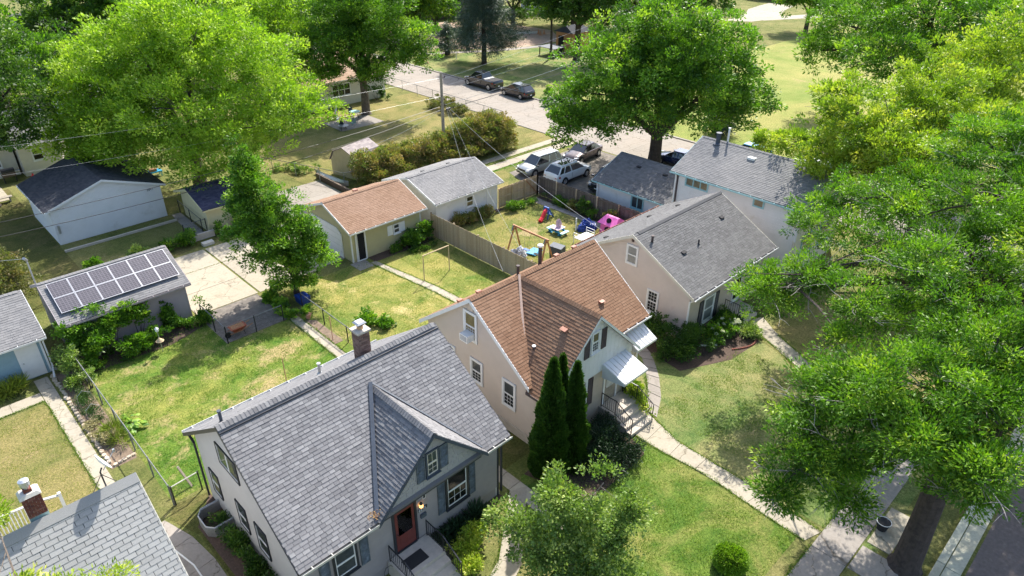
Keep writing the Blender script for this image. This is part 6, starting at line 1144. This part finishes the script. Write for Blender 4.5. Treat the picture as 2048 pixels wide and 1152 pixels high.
# ---------------------------------------------------------------- cars
def vehicle(label, pos, rot, paint, L=4.7, Wd=1.86, H=1.65, hood=1.0, kind='suv', group='cars parked on the lot and street', sunroof=False):
    t = thing('parked_car' if kind != 'pickup' else 'pickup_truck', label, 'car' if kind != 'pickup' else 'pickup', (pos[0],pos[1],.02), rot, group, local=True)
    hw = Wd/2; h = L/2; zb = hood; low = .26
    P_ = {'suv':(h-1.15,h-1.98,-h+.72,-h+.12),'sedan':(h-1.25,h-2.1,-h+1.35,-h+.55),'wagon':(h-1.0,h-1.75,-h+.45,-h+.08),'pickup':(h-1.3,h-2.05,-h+2.45,-h+2.15)}[kind]
    xs = [-h,-h+.12,-h+.5,-h+1.2,0,h-1.35,h-.7,h-.25,h]
    top = lambda x: zb-.03 if (x < P_[3] and kind in ('sedan',)) else (zb-.1-.16*max(0,(x-P_[0])/(h-P_[0]))**1.5 if x > P_[0] else zb)
    wid = lambda x: hw*(1-.16*max(0,(abs(x)-h+.6)/.6)**2.2)
    m = MB(); secs = []
    for x in xs:
        w = wid(x); z1 = top(x)-(.16 if x in (xs[0],xs[-1]) else 0); zl = low+(.12 if x in (xs[0],xs[-1]) else 0)
        pts = [(w*.90,zl),(w*.985,zl+.14),(w,zl+.30),(w*.985,(zl+z1)/2+.12),(w*.955,z1-.05),(w*.86,z1+.01),(w*.4,z1+.045)]
        secs.append([(x,y,z) for y, z in pts]+[(x,-y,z) for y, z in pts[::-1]])
    k = len(secs[0]); i0 = len(m.v)
    for s in secs: m.v += s
    for a in range(len(secs)-1):
        for b in range(k): m.f.append((i0+a*k+b, i0+a*k+(b+1)%k, i0+(a+1)*k+(b+1)%k, i0+(a+1)*k+b)); m.t.append(0); m.m.append(0)
    m.f += [tuple(range(i0+k-1,i0-1,-1)), tuple(range(i0+(len(secs)-1)*k, i0+len(secs)*k))]; m.t += [0,0]; m.m += [0,0]
    body = m.build('body', paint, t, smooth=True); body.data.set_sharp_from_angle(angle=math.radians(38)) if hasattr(body.data,'set_sharp_from_angle') else None
    x0,x1,x2,x3 = P_; wb, wt = hw*.90, hw*.70; zr_ = H; z0_ = zb-.02
    def quad(name, a, b, c, d, mat, par=t, inset=0, push=.0):
        a,b,c,d = (V(*p) for p in (a,b,c,d)); cen = (a+b+c+d)/4; n_ = (b-a).cross(d-a).normalized(); 
        if n_.dot(cen-V(0,0,.8)) < 0: n_ = -n_
        q = [p+(cen-p).normalized()*inset for p in (a,b,c,d)]; return MB().hexa([p-n_*.03 for p in q], [p+n_*push for p in q]).build(name, mat, par)
    B0 = lambda s: (x0,s*wb,z0_); B3 = lambda s: (x3,s*wb,z0_); T1 = lambda s: (x1,s*wt,zr_-.03); T2 = lambda s: (x2,s*wt,zr_-.04)
    MB().hexa([B3(-1),B0(-1),B0(1),B3(1)], [V(*T2(-1))-V(0,0,.02),V(*T1(-1))-V(0,0,.02),V(*T1(1))-V(0,0,.02),V(*T2(1))-V(0,0,.02)]).build('cabin', paint, t)
    quad('windscreen', B0(-1),B0(1),T1(1),T1(-1), 'car_glass', inset=.07, push=.006); quad('rear_window', B3(-1),B3(1),T2(1),T2(-1), 'car_glass', inset=.1, push=.006)
    for s in (-1,1):
        xm0, xm1 = (x0+x3)/2, (x1+x2)/2
        quad('side_window', B0(s),(xm0+.02,s*wb,z0_),(xm1+.02,s*wt,zr_-.03),T1(s), 'car_glass', inset=.06, push=.006)
        if kind in ('suv','wagon'):
            xa, xb = x3+.75, x2+.5; quad('side_window', (xm0-.02,s*wb,z0_),(xa,s*wb,z0_),(xb,s*wt,zr_-.03),(xm1-.02,s*wt,zr_-.03), 'car_glass', inset=.06, push=.006); quad('quarter_window', (xa-.04,s*wb,z0_),(x3+.12,s*wb,z0_),T2(s),(xb-.04,s*wt,zr_-.03), 'car_glass', inset=.07, push=.006)
        else: quad('side_window', (xm0-.02,s*wb,z0_),B3(s),T2(s),(xm1-.02,s*wt,zr_-.03), 'car_glass', inset=.07, push=.006)
    m = MB(); rp = [(x2-.02,-wt*.96,zr_-.03),(x1+.02,-wt*.96,zr_-.03),(x1+.02,wt*.96,zr_-.03),(x2-.02,wt*.96,zr_-.03)]; m.hexa(rp, [(x*1.0+(-.05 if x > 0 else .05)*0,y*.9,z+.045) for x,y,z in rp]); r_ = m.build('roof', paint, t)
    if sunroof: MB().hexa([(x2+.25,-wt*.72,zr_+.016),(x1-.1,-wt*.72,zr_+.016),(x1-.1,wt*.72,zr_+.016),(x2+.25,wt*.72,zr_+.016)], [(x2+.25,-wt*.7,zr_+.03),(x1-.1,-wt*.7,zr_+.03),(x1-.1,wt*.7,zr_+.03),(x2+.25,wt*.7,zr_+.03)]).build('sunroof', 'car_glass', r_)
    if kind == 'wagon':
        for s in (-1,1): MB().bar((x1-.1,s*wt*.88,zr_+.045),(x2+.15,s*wt*.88,zr_+.045),.03,.03).build('roof_rail', 'chrome' if paint == 'paint_silver' else 'trim_black', r_)
    if kind == 'pickup':
        MB().box(-h+.12,x3-.05,-hw*.80,hw*.80,zb-.02,zb+.055).build('bed_cover', 'black_rubber', t); MB().box(x3-.55,x3-.1,-hw*.8,hw*.8,zb+.03,zb+.09).build('bed_toolbox', 'galvanised', t)
    R = .34 if kind != 'pickup' else .40
    for xw in (h-.88, -h+.92):
        for s in (-1,1):
            MB().tube((xw,s*(hw-.20),R+.02),(xw,s*(hw+.004),R+.02),R+.055,n=20).build('wheel_arch', 'dark_void', t)
            w = MB().tube((xw,s*(hw-.19),R),(xw,s*(hw+.02),R),R,n=20).build('wheel', 'black_rubber', t)
            MB().tube((xw,s*(hw+.018),R),(xw,s*(hw+.028),R),R*.64,n=16).build('rim', 'galvanised', w)
            sp = MB()
            for a in range(5): c_, s_ = math.cos(a*1.2566+.3), math.sin(a*1.2566+.3); sp.bar((xw,s*(hw+.034),R),(xw+c_*R*.6,s*(hw+.034),R+s_*R*.6),.05,.02,upv=(0,1,0))
            sp.build('spokes', 'chrome', w)
    for s in (-1,1):
        MB().hexa([(h-.26,s*hw*.60,zb-.34),(h-.02,s*hw*.60,zb-.36),(h-.14,s*hw*.90,zb-.34),(h-.42,s*hw*.965,zb-.32)][::s], [(h-.26,s*hw*.60,zb-.19),(h-.06,s*hw*.60,zb-.22),(h-.17,s*hw*.89,zb-.2),(h-.46,s*hw*.95,zb-.17)][::s]).build('headlight', 'lens_clear', t)
        MB().hexa([(-h-.012,s*hw*.55,zb-.32),(-h-.012,s*hw*.80,zb-.32),(-h+.30,s*hw*.985,zb-.3),(-h+.1,s*hw*.6,zb-.3)][::-s], [(-h+.02,s*hw*.55,zb-.15),(-h+.02,s*hw*.78,zb-.15),(-h+.32,s*hw*.965,zb-.13),(-h+.1,s*hw*.6,zb-.13)][::-s]).build('taillight', 'lens_red', t)
        MB().obox((x0-.12,s*(hw+.08),zb+.03),(.06,0,0),(0,.1,0),(0,0,.06)).build('mirror', paint if paint != 'paint_silver' else 'trim_black', t)
        MB().box(-.55,-.53,s*hw*.99 if s > 0 else s*hw*1.003,s*hw*1.003 if s > 0 else s*hw*.99,.5,zb-.1).build('door_seam', 'trim_black', t)
        MB().box(-h+.95,h-.95,(s*hw-.01) if s > 0 else -hw-.01,(s*hw+.01) if s > 0 else -hw+.01,.30,.40).build('sill_trim', 'trim_black', t)
    MB().box(h-.05,h+.012,-hw*.5,hw*.5,zb-.42,zb-.24).build('grille', 'trim_black', t); MB().box(h-.06,h+.02,-hw*.72,hw*.72,.34,.46).build('front_bumper', 'trim_black' if kind != 'sedan' else paint, t); MB().box(-h-.02,-h+.06,-hw*.75,hw*.75,.36,.50).build('rear_bumper', 'trim_black' if kind != 'sedan' else paint, t)
    MB().box(-h-.03,-h-.018,-.16,.16,.52,.64).build('number_plate', 'ceramic_white', t); MB().box(h+.02,h+.03,-.16,.16,.46,.56).build('number_plate', 'ceramic_white', t)
    return t
PI = math.pi
vehicle('white crossover with sunroof and red tail lights behind the grey fence', (45.05,38.75), .02, 'paint_white', 4.8, 1.93, 1.68, 1.06, 'suv', sunroof=True)
vehicle('silver boxy wagon facing the fence beside the white crossover', (44.5,41.75), PI-.04, 'paint_silver', 4.6, 1.78, 1.66, 1.02, 'wagon'); vehicle('dark maroon grey sedan facing left on the driveway', (50.1,41.35), PI+.12, 'paint_maroon', 4.8, 1.84, 1.45, .92, 'sedan')
vehicle('black off road wagon with silver grille half hidden by the dark garage roof', (46.3,35.0), PI+.18, 'paint_black', 4.8, 1.94, 1.76, 1.1, 'suv'); vehicle('black crew cab pickup parked at the far kerb', (61.5,68.2), PI/2, 'paint_black', 5.8, 2.05, 1.92, 1.2, 'pickup')
vehicle('dark charcoal wagon parked behind the black pickup', (61.4,61.8), PI/2, 'paint_charcoal', 4.7, 1.86, 1.62, 1.0, 'suv'); vehicle('dark navy car beneath the round maple trunk', (55.3,34.0), PI/2+.1, 'paint_navy', 4.5, 1.8, 1.45, .93, 'sedan'); vehicle('light blue car seen over the weathered white house roof', (61.6,30.2), PI/2, 'paint_teal', 4.5, 1.8, 1.6, 1.0, 'suv')
vehicle('white car mostly hidden by the maple beside the street', (61.5,24.2), PI/2, 'paint_white', 4.6, 1.8, 1.6, 1.0, 'suv')
vehicle('silver car hidden beneath the maple crown', (61.4,54.6), PI/2, 'paint_charcoal', 4.5, 1.8, 1.5, .95, 'sedan')
# ---------------------------------------------------------------- yard things
sw = thing('swing_set', 'wooden A-frame swing set with green brackets in the play yard', 'swing set', (31.6,30.3,0)); MB().bar((31.6,32.1,1.95),(31.6,28.6,1.95),.1,.12).build('top_beam', 'wood_orange', sw)
for y in (31.9, 28.8):
    for x in (30.95, 32.3): MB().bar((31.6+(x-31.6)*.05,y,1.93),(x,y+(.12 if y > 30 else -.12),0),.09,.09).build('leg', 'wood_orange', sw)
    MB().prism([(31.3,y+.06,1.62),(31.9,y+.06,1.62),(31.72,y+.06,1.98),(31.48,y+.06,1.98)], (0,.03,0)).build('bracket', 'flash_teal', sw)
for y in (30.9,30.45,29.9,29.45): MB().tube((31.6,y,1.9),(31.6,y,.5),.008,n=4).build('chain', 'galvanised', sw)
MB().box(31.48,31.72,30.43,30.92,.47,.5).build('seat', 'blue_plastic', sw); MB().box(31.48,31.72,29.43,29.92,.47,.5).build('seat', 'black_rubber', sw)
def blobmesh(name, c, r, mat, label, cat, seed=1, amp=.25, n=16):
    m = MB(); rr = random.Random(seed); g = []
    for i in range(n+1):
        th = math.pi/2*i/n; g.append([])
        for j in range(2*n): ph = math.pi*j/n; f_ = 1+amp*math.sin(3*ph+seed)*math.sin(2.3*th+seed)+amp*.5*rr.uniform(-1,1); g[-1].append((c[0]+r[0]*f_*math.sin(th)*math.cos(ph), c[1]+r[1]*f_*math.sin(th)*math.sin(ph), max(.005, r[2]*f_*math.cos(th)*(1.15 if i else 1))))
    for i in range(n):
        for j in range(2*n): m.face([g[i][j], g[i+1][j], g[i+1][(j+1)%(2*n)], g[i][(j+1)%(2*n)]])
    return tag(m.build(name, mat), label, cat)
blobmesh('cloth_heap', (31.0,31.0,0), (.75,.5,.5), 'cloth_grey', 'crumpled grey and white sheet heaped under the swing set', 'cloth', 3, .35); blobmesh('covered_item', (38.2,30.7,0), (.75,.62,.62), 'tarp_blue', 'crumpled dark blue tarp bundle near the pink playhouse', 'tarp', 5, .22)
tag(MB().obox((32.3,30.6,.12),(.5,.1,0),(-.1,.32,0),(0,.05,.03)).build('plastic_slide_board', 'teal_plastic'), 'bright blue plastic board leaning beside the swing seat', 'board'); tag(MB().obox((32.9,28.9,.5),(.35,.1,0),(-.02,.03,.5),(-.08,.5,0)).build('lean_panel', 'trim_slate'), 'dark folded panel by the right swing leg', 'panel')
sl = thing('toddler_slide', 'red and blue plastic toddler slide on the worn grass', 'slide', (37.2,34.1,0)); MB().path([(37.35,34.15,.75),(37.1,34.1,.62),(36.7,34.0,.25),(36.35,33.9,.08)], [.14,.17,.17,.18], 6).build('chute', 'red_plastic', sl)
m = MB(); 
for s in (-.26,.26): m.bar((37.35,34.15+s,.85),(37.95,34.2+s,0),.07,.07); m.bar((37.35,34.15+s,.85),(37.2,34.15+s,0),.07,.07)
for k in range(3): m.bar((37.5+k*.16,33.9,.62-k*.22),(37.5+k*.16,34.45,.62-k*.22),.14,.05)
m.bar((37.35,33.9,.85),(37.35,34.42,.85),.12,.2); m.build('ladder', 'blue_plastic', sl)
pt = thing('play_table', 'mint and teal plastic picnic table with a pink toy on top', 'picnic table', (36.0,31.7,0)); MB().hexa([(35.6,31.35,.42),(36.4,31.35,.42),(36.4,32.05,.42),(35.6,32.05,.42)], [(35.55,31.3,.48),(36.45,31.3,.48),(36.45,32.1,.48),(35.55,32.1,.48)]).build('table_top', 'pale_pink', pt)
for y in (31.0,32.4): MB().box(35.6,36.4,y-.13,y+.13,.24,.3).build('bench_seat', 'mint_plastic', pt)
for x in (35.7,36.3): m = MB(); m.bar((x,31.0,.22),(x,32.4,.22),.1,.06); m.bar((x,31.05,.2),(x,31.4,.0),.12,.1); m.bar((x,32.35,.2),(x,32.0,.0),.12,.1); m.bar((x,31.5,.4),(x,31.1,.05),.12,.08); m.bar((x,31.9,.4),(x,32.3,.05),.12,.08); m.build('leg', 'teal_plastic', pt)
blobmesh('toy', (36.15,31.75,.48), (.2,.22,.5), 'pale_pink', 'pale pink toy pile on the plastic picnic table', 'toy', 9, .3, 8).location.z = .48
tag(MB().tube((37.3,31.0,0),(37.3,31.0,1.05),.05,n=8).build('white_post', 'ceramic_white'), 'short white post standing in the play yard grass', 'post')
ph = thing('playhouse', 'bright pink plastic playhouse with dark round openings', 'playhouse', (38.9,28.8,0)); m = MB(); m.hexa([(38.3,28.1,0),(39.6,28.1,0),(39.6,29.5,0),(38.3,29.5,0)], [(38.35,28.15,.95),(39.55,28.15,.95),(39.55,29.45,.95),(38.35,29.45,.95)]); m.build('wall', 'pink_plastic', ph)
MB().hexa([(38.15,27.95,.93),(39.75,27.95,.93),(39.75,29.65,.93),(38.15,29.65,.93)], [(38.85,28.2,1.4),(39.05,28.2,1.4),(39.05,29.4,1.4),(38.85,29.4,1.4)]).build('roof', 'pink_plastic', ph)
MB().tube((38.33,28.8,.5),(38.29,28.8,.5),.24,n=16).build('opening', 'dark_void', ph); MB().tube((38.5,28.8,1.18),(38.42,28.8,1.235),.2,n=16).build('opening', 'dark_void', ph)
dbn = thing('garden_daybed', 'white tubular metal garden bench frame behind the brown roof ridge', 'bench', (36.3,29.3,0)); MB().box(35.6,37.0,28.95,29.7,.42,.47).build('seat', 'white_siding', dbn)
for x in (35.58,37.0): MB().path([(x,28.92,0),(x,28.92,.85),(x,29.72,.85),(x,29.72,0)], .03, 6).build('end_frame', 'ceramic_white', dbn); MB().bar((x,28.92,.62),(x,29.72,.62),.03,.03).build('cross_bar', 'ceramic_white', dbn)
wb = thing('wheelbarrow', 'rusty red wheelbarrow parked upside by the black fence', 'wheelbarrow', (12.2,35.35,0)); MB().hexa([(11.95,35.15,.3),(12.4,35.15,.3),(12.4,35.55,.3),(11.95,35.55,.3)], [(11.75,35.0,.58),(12.7,34.98,.58),(12.7,35.72,.58),(11.75,35.7,.58)]).build('tray', 'rust_paint', wb); MB().hexa([(11.85,35.08,.583),(12.6,35.08,.583),(12.6,35.62,.583),(11.85,35.62,.583)], [(11.86,35.09,.586),(12.59,35.09,.586),(12.59,35.61,.586),(11.86,35.61,.586)]).build('load', 'wood_orange', wb)
for y in (35.12,35.58): MB().path([(11.7,y,.3),(12.4,y,.28),(13.1,y,.5)], .022, 6).build('handle', 'wood_orange', wb); MB().bar((12.5,y,.3),(12.55,y,0),.03,.03).build('leg', 'black_metal', wb)
MB().tube((11.62,35.31,.18),(11.62,35.39,.18),.18,n=14).build('wheel', 'black_rubber', wb)
bf = thing('bird_feeder', 'pole bird feeder with cone squirrel guard and small pale house', 'bird feeder', (8.35,36.6,0)); MB().tube((8.35,36.6,0),(8.35,36.6,1.5),.018,n=6).build('pole', 'galvanised', bf); MB().lathe((8.35,36.6,.72), [(.22,0),(.2,.01),(.03,.2)], 16).build('cone_guard', 'curtain_beige', bf); MB().lathe((8.35,36.6,1.35), [(.07,0),(.09,.02),(.09,.16),(.11,.17),(.02,.28)], 10).build('feeder_house', 'ceramic_white', bf)
cl = thing('clothesline_frame', 'thin metal goalpost clothesline frame in the sunny yard', 'clothesline', (25.1,32.8,0))
for x in (24.03,26.2): MB().tube((x,32.8,0),(x,32.8,1.9),.035,n=8).build('post', 'curtain_beige', cl)
MB().bar((24.0,32.8,1.9),(26.23,32.8,1.9),.06,.06).build('crossbar', 'curtain_beige', cl)
tag(MB().tube((11.9,29.0,0),(11.9,29.0,1.75),.024,n=6).build('metal_stake', 'terracotta'), 'thin rusty stake in the bright lawn behind the grey roof', 'stake'); tag(MB().tube((15.9,31.0,0),(15.9,31.0,1.6),.024,n=6).build('metal_stake', 'terracotta'), 'thin rusty stake beside the narrow walk behind the chimney', 'stake')
pot = thing('flower_pot', 'terracotta pot with leafy plant at the fence gate', 'plant pot', (16.05,34.0,0)); MB().lathe((16.05,34,0), [(.12,0),(.19,.3),(.21,.31),(.21,.36)], 14).build('pot', 'terracotta', pot); q, tn, _ = cloud([(0,0,.6,.28,.28,.25)], 900, .14, .08, clump=.15, per=30); meshobj('plant', quads_mesh('plant', q, tn, 'leaf_ash'), pot)
tag(MB().hexa([(16.5,35.6,0),(17.1,35.6,0),(17.1,36.3,0),(16.5,36.3,0)], [(16.45,35.55,.5),(17.15,35.55,.5),(17.15,36.35,.5),(16.45,36.35,.5)]).build('storage_bin', 'tarp_blue'), 'dark blue bin beside the gate posts', 'bin')
tag(MB().box(15.5,16.3,47.75,48.2,0,.22).build('concrete_block', 'concrete_pale'), 'pale concrete block at the edge of the driveway bed', 'block'); tag(MB().box(14.6,16.9,49.0,49.18,0,.5).build('retaining_wall', 'concrete'), 'low concrete retaining wall in front of the yellow garage', 'wall')
rw = thing('timber_wall', 'low dark timber retaining wall along the parking pad', 'retaining wall', (28.6,50,0))
for k in range(3): MB().box(28.5,28.7,47.8,54.2,k*.17+.003,k*.17+.165).build('timber', 'wood_dark', rw)
cn = thing('canoe', 'upturned grey metal canoe lying beside the garden shed', 'canoe', (29.3,52.8,0)); m = MB(); N_ = 14; g = []
for i in range(N_+1):
    s = i/N_; w = .42*math.sin(math.pi*s)**.7+.01; hgt = .36+.12*abs(2*s-1)**2; x = 29.25+.5*s-.2; y = 55.2-4.7*s; g.append([(x-w,y,.05),(x-w*.8,y,hgt*.6),(x,y,hgt),(x+w*.8,y,hgt*.6),(x+w,y,.05)])
for i in range(N_):
    for j in range(4): m.face([g[i][j],g[i][j+1],g[i+1][j+1],g[i+1][j]])
m.build('hull', 'galvanised', cn, smooth=True); MB().path([(a[2][0],a[2][1],a[2][2]+.012) for a in g], .018, 5).build('keel', 'galvanised', cn)
hk = thing('shepherd_hook', 'thin black garden hook in front of the grey siding', 'garden hook', (8.35,15.0,0)); MB().path([(8.35,15,0),(8.35,15,1.25),(8.45,15,1.45),(8.65,15,1.42),(8.72,15,1.3)], .012, 5).build('rod', 'black_metal', hk)
bk = thing('bucket', 'black bucket with pale rim at the foot of the massive ash trunk', 'bucket', (24.9,3.3,0)); MB().lathe((24.9,3.35,0), [(.18,0),(.26,.42),(.28,.44)], 16).build('shell', 'black_rubber', bk); MB().path([(24.9+.28*math.cos(k*.3927),3.35+.28*math.sin(k*.3927),.45) for k in range(17)], .014, 5).build('rim', 'ceramic_white', bk)
tag(MB().bar((5.35,25.4,0),(5.1,25.75,1.1),.1,.04).build('leaning_board', 'wood_pole'), 'weathered board leaning at the rear corner of the grey house', 'board')
for i, y in enumerate((34.6,33.2)): tag(MB().path([(3.45,y,0),(3.5,y,.6),(3.8,y,.85),(4.1,y,.6),(4.15,y,0)], .012, 5).build('garden_hoop', 'galvanised'), ('upper wire hoop over the vegetables' if i == 0 else 'lower wire hoop over the vegetables'), 'hoop')
# patio behind the ash
slabs('patio', grid(37.6,43,4,64.3,68.2,3), 'slab_grey', .02)
def chair(label, x, y, rot, mat, group=None):
    t = thing('patio_chair', label, 'chair', (x,y,.02), rot, group, local=True); MB().box(-.24,.24,-.24,.24,.40,.44).build('seat', mat, t); MB().hexa([(-.26,-.23,.44),(-.22,-.23,.44),(-.22,.23,.44),(-.26,.23,.44)], [(-.38,-.2,.95),(-.34,-.2,.95),(-.34,.2,.95),(-.38,.2,.95)]).build('backrest', mat, t)
    for a in (-.2,.2):
        for b in (-.2,.2): MB().bar((a,b,.4),(a*1.15,b*1.15,0),.035,.035).build('leg', mat, t)
        MB().bar((-.22,a*1.2,.62),(.2,a*1.2,.62),.05,.03).build('armrest', mat, t)
def rtable(label, x, y, r, mat, h=.72):
    t = thing('patio_table', label, 'table', (x,y,.02)); MB().tube((x,y,.02+h),(x,y,.05+h),r,n=20).build('table_top', mat, t)
    for k in range(4): a = k*1.57+.4; MB().bar((x+r*.5*math.cos(a),y+r*.5*math.sin(a),h),(x+r*.75*math.cos(a),y+r*.75*math.sin(a),.02),.035,.035).build('leg', 'black_metal', t)
chair('white plastic patio chair nearest the house wall', 39.2,67.3, -.6, 'ceramic_white'); chair('blue grey patio chair beside the ash trunk', 41.5,68.6, -2, 'trim_slate'); chair('black patio chair beside the pale table edge', 42.0,67.4, 2.6, 'black_metal'); chair('black patio chair at the front left of the patio', 38.2,65.2, .8, 'black_metal'); chair('tan patio chair with dark arms in the middle', 38.9,66.2, .4, 'curtain_beige'); chair('dark teal patio chair at the lower patio edge', 39.4,65.0, 1.9, 'flash_teal')
rtable('round pale glass table under the ash tree', 41.4,67.6,.6, 'mint_plastic'); rtable('low grey round table at the patio edge', 38.0,64.6,.55, 'galvanised', .5)
tag(MB().path([(39.6,68.6,0),(39.6,68.6,1.1),(39.75,68.5,1.5)], [.16,.12,.1], 8).build('garden_statue', 'ceramic_white'), 'white garden statue against the far house wall', 'statue')
# cream house yard, upper left
gr = thing('grill', 'black lidded gas grill against the cream house wall', 'grill', (8.6,71.7,0)); MB().box(8.1,9.1,71.4,72,.55,.9).build('cabinet', 'wood_dark', gr); MB().tube((8.1,71.7,.98),(9.1,71.7,.98),.26,n=12).build('lid', 'black_metal', gr); MB().box(7.7,9.5,71.45,71.95,.88,.92).build('side_shelf', 'galvanised', gr)
for x in (8.15,9.05): MB().box(x-.03,x+.03,71.5,71.9,0,.55).build('leg', 'black_metal', gr)
tag(MB().lathe((10.2,70.9,0), [(.16,0),(.2,.3),(.1,.45),(.05,.6)], 10).build('garden_ornament', 'red_plastic'), 'small red garden ornament by the black garage roof', 'ornament'); pb = thing('garden_bench', 'grey wooden bench on the patio at the left edge', 'bench', (6.8,66.8,0)); MB().box(5.9,7.7,66.6,67.05,.42,.47).build('seat', 'wood_pole', pb)
for x in (6.1,7.5): MB().box(x-.04,x+.04,66.65,67,0,.42).build('leg', 'wood_pole', pb)
slabs('patio', grid(4.5,7.6,3,67.2,71.5,2), 'slab', .02)
tt = thing('play_table', 'turquoise plastic toy table under the huge tree', 'toy table', (18.2,64.5,0)); MB().box(17.6,18.9,64.2,65.0,.4,.48).build('table_top', 'teal_plastic', tt)
for x in (17.7,18.8):
    for y in (64.3,64.9): MB().box(x-.05,x+.05,y-.05,y+.05,0,.4).build('leg', 'mint_plastic', tt)
MB().box(17.9,18.5,64.4,64.8,.482,.7).build('toy_box', 'wood_orange', tt)
# beyond the street
ks = thing('garden_shed', 'orange brown wooden shed with dark doorway beyond the street', 'shed', (86.5,75,0)); MB().box(85,89,73.6,77,0,3.1).build('wall', 'wood_orange', ks); MB().hexa([(84.7,73.3,3.1),(89.3,73.3,3.1),(89.3,77.3,3.1),(84.7,77.3,3.1)], [(85.2,75.2,4.0),(88.8,75.2,4.0),(88.8,75.4,4.0),(85.2,75.4,4.0)]).build('roof', 'shingle_dark', ks); MB().box(84.96,84.99,75.4,76.5,.05,2.5).build('doorway', 'dark_void', ks)
cp = thing('canopy', 'flat dark green canopy table in front of the orange shed', 'canopy', (82.4,76,0)); MB().box(80.9,83.6,73.6,77.0,1.25,1.33).build('canopy_top', 'trim_slate', cp)
for x in (81.1,83.4):
    for y in (73.8,76.8): MB().box(x-.06,x+.06,y-.06,y+.06,0,1.25).build('post', 'wood_dark', cp)
lp = thing('picnic_bench', 'small reddish brown bench with a white bag at the far kerb', 'bench', (63.7,84.3,0)); MB().box(63.1,64.9,83.9,84.5,.55,.62).build('seat', 'rust_paint', lp); MB().box(63.1,64.9,84.9,85.2,.3,.36).build('seat', 'rust_paint', lp); MB().box(63.3,63.8,84.0,84.4,.622,.95).build('bag', 'ceramic_white', lp)
for x in (63.3,64.7): MB().bar((x,83.8,0),(x,84.6,.55),.08,.08).build('leg', 'rust_paint', lp); MB().bar((x,85.3,0),(x,84.3,.55),.08,.08).build('leg', 'rust_paint', lp)
tag(MB().tube((69.45,83.1,0),(69.45,83.1,1.2),.07,n=6).build('marker_stake', 'ceramic_white'), 'white marker stake by the small spruce', 'stake'); tag(MB().tube((65.9,86.2,0),(65.9,86.2,2.4),.04,n=6).build('sign_post', 'black_metal'), 'thin dark post beside the person in red', 'post')
tag(MB().obox((71,90.5,.12),(9,-6.5,0),(.25,.35,0),(0,0,.12)).build('timber_beam', 'gutter_metal'), 'long pale beam lying on the far side of the dirt lot', 'beam').location = (14,5.5,0)
ob = thing('traffic_cones', 'orange cones clustered near the tree beyond the spruce', 'cones', (93,88,0))
for dx, dy in ((0,0),(1.2,.3),(.5,1)): MB().lathe((93+dx,88+dy,0), [(.35,0),(.35,.05),(.2,.06),(.05,.8)], 10).build('cone', 'lens_red' if 0 else 'wood_orange', ob)
def person(label, x, y, shirt, pants, h=1.7, rot=0, carry=None):
    """one continuous skinned body; clothes are children"""
    t = thing('person', label, 'person', (x,y,0), rot, local=True); k = h/1.7
    vs = [(0,0,.95),(0,0,1.15),(0,0,1.38),(0,0,1.48),(0,.01,1.60),(0,.19,1.37),(.05,.25,1.12),(.18,.24,.92),(0,-.19,1.37),(.06,-.25,1.12),(.2,-.22,.93),(0,.10,.88),(.06,.12,.48),(.0,.13,.07),(.14,.14,.03),(0,-.10,.88),(-.06,-.12,.48),(-.12,-.13,.07),(.02,-.14,.03)]
    es = [(0,1),(1,2),(2,3),(3,4),(2,5),(5,6),(6,7),(2,8),(8,9),(9,10),(0,11),(11,12),(12,13),(13,14),(0,15),(15,16),(16,17),(17,18)]
    rs = [.15,.13,.15,.06,.105,.065,.045,.035,.065,.045,.035,.095,.06,.045,.04,.095,.06,.045,.04]
    def skinobj(name, sel, grow, mat, par):
        idx = {v: i for i, v in enumerate(sel)}; me = bpy.data.meshes.new(name); me.from_pydata([tuple(c*k for c in vs[v]) for v in sel], [(idx[a],idx[b]) for a, b in es if a in idx and b in idx], []); me.materials.append(MATS[mat])
        o = bpy.data.objects.new(name, me); COL.objects.link(o); o.parent = par; sk = o.modifiers.new('skin','SKIN')
        lay = me.skin_vertices[0].data if me.skin_vertices else None
        if lay is None: return o
        for i, v in enumerate(sel): r_ = rs[v]*k*grow; lay[i].radius = (r_, r_)
        lay[0].use_root = True; sb = o.modifiers.new('sub','SUBSURF'); sb.levels = 1; sb.render_levels = 1; return o
    bd = skinobj('body', list(range(19)), 1, 'skin', t); skinobj('shirt', [0,1,2,5,6,8,9], 1.12, shirt, t); skinobj('trousers', [0,11,12,13,15,16,17], 1.12, pants, t)
    MB().lathe((0,.0,1.62*k), [(.09*k,-.02),(.112*k,.05),(.09*k,.13*k),(.03,.16*k)], 10).build('hair', 'wood_dark', t, smooth=True); return t
person('person in a red shirt and dark trousers beside the thin dark post', 67.4,87.8, 'red_cloth', 'navy_cloth', 1.45, -2.2); person('smaller person in pink clothes on the dirt lot beside the one in red', 69.2,88.9, 'pale_pink', 'pale_pink', 1.1, -2.5)
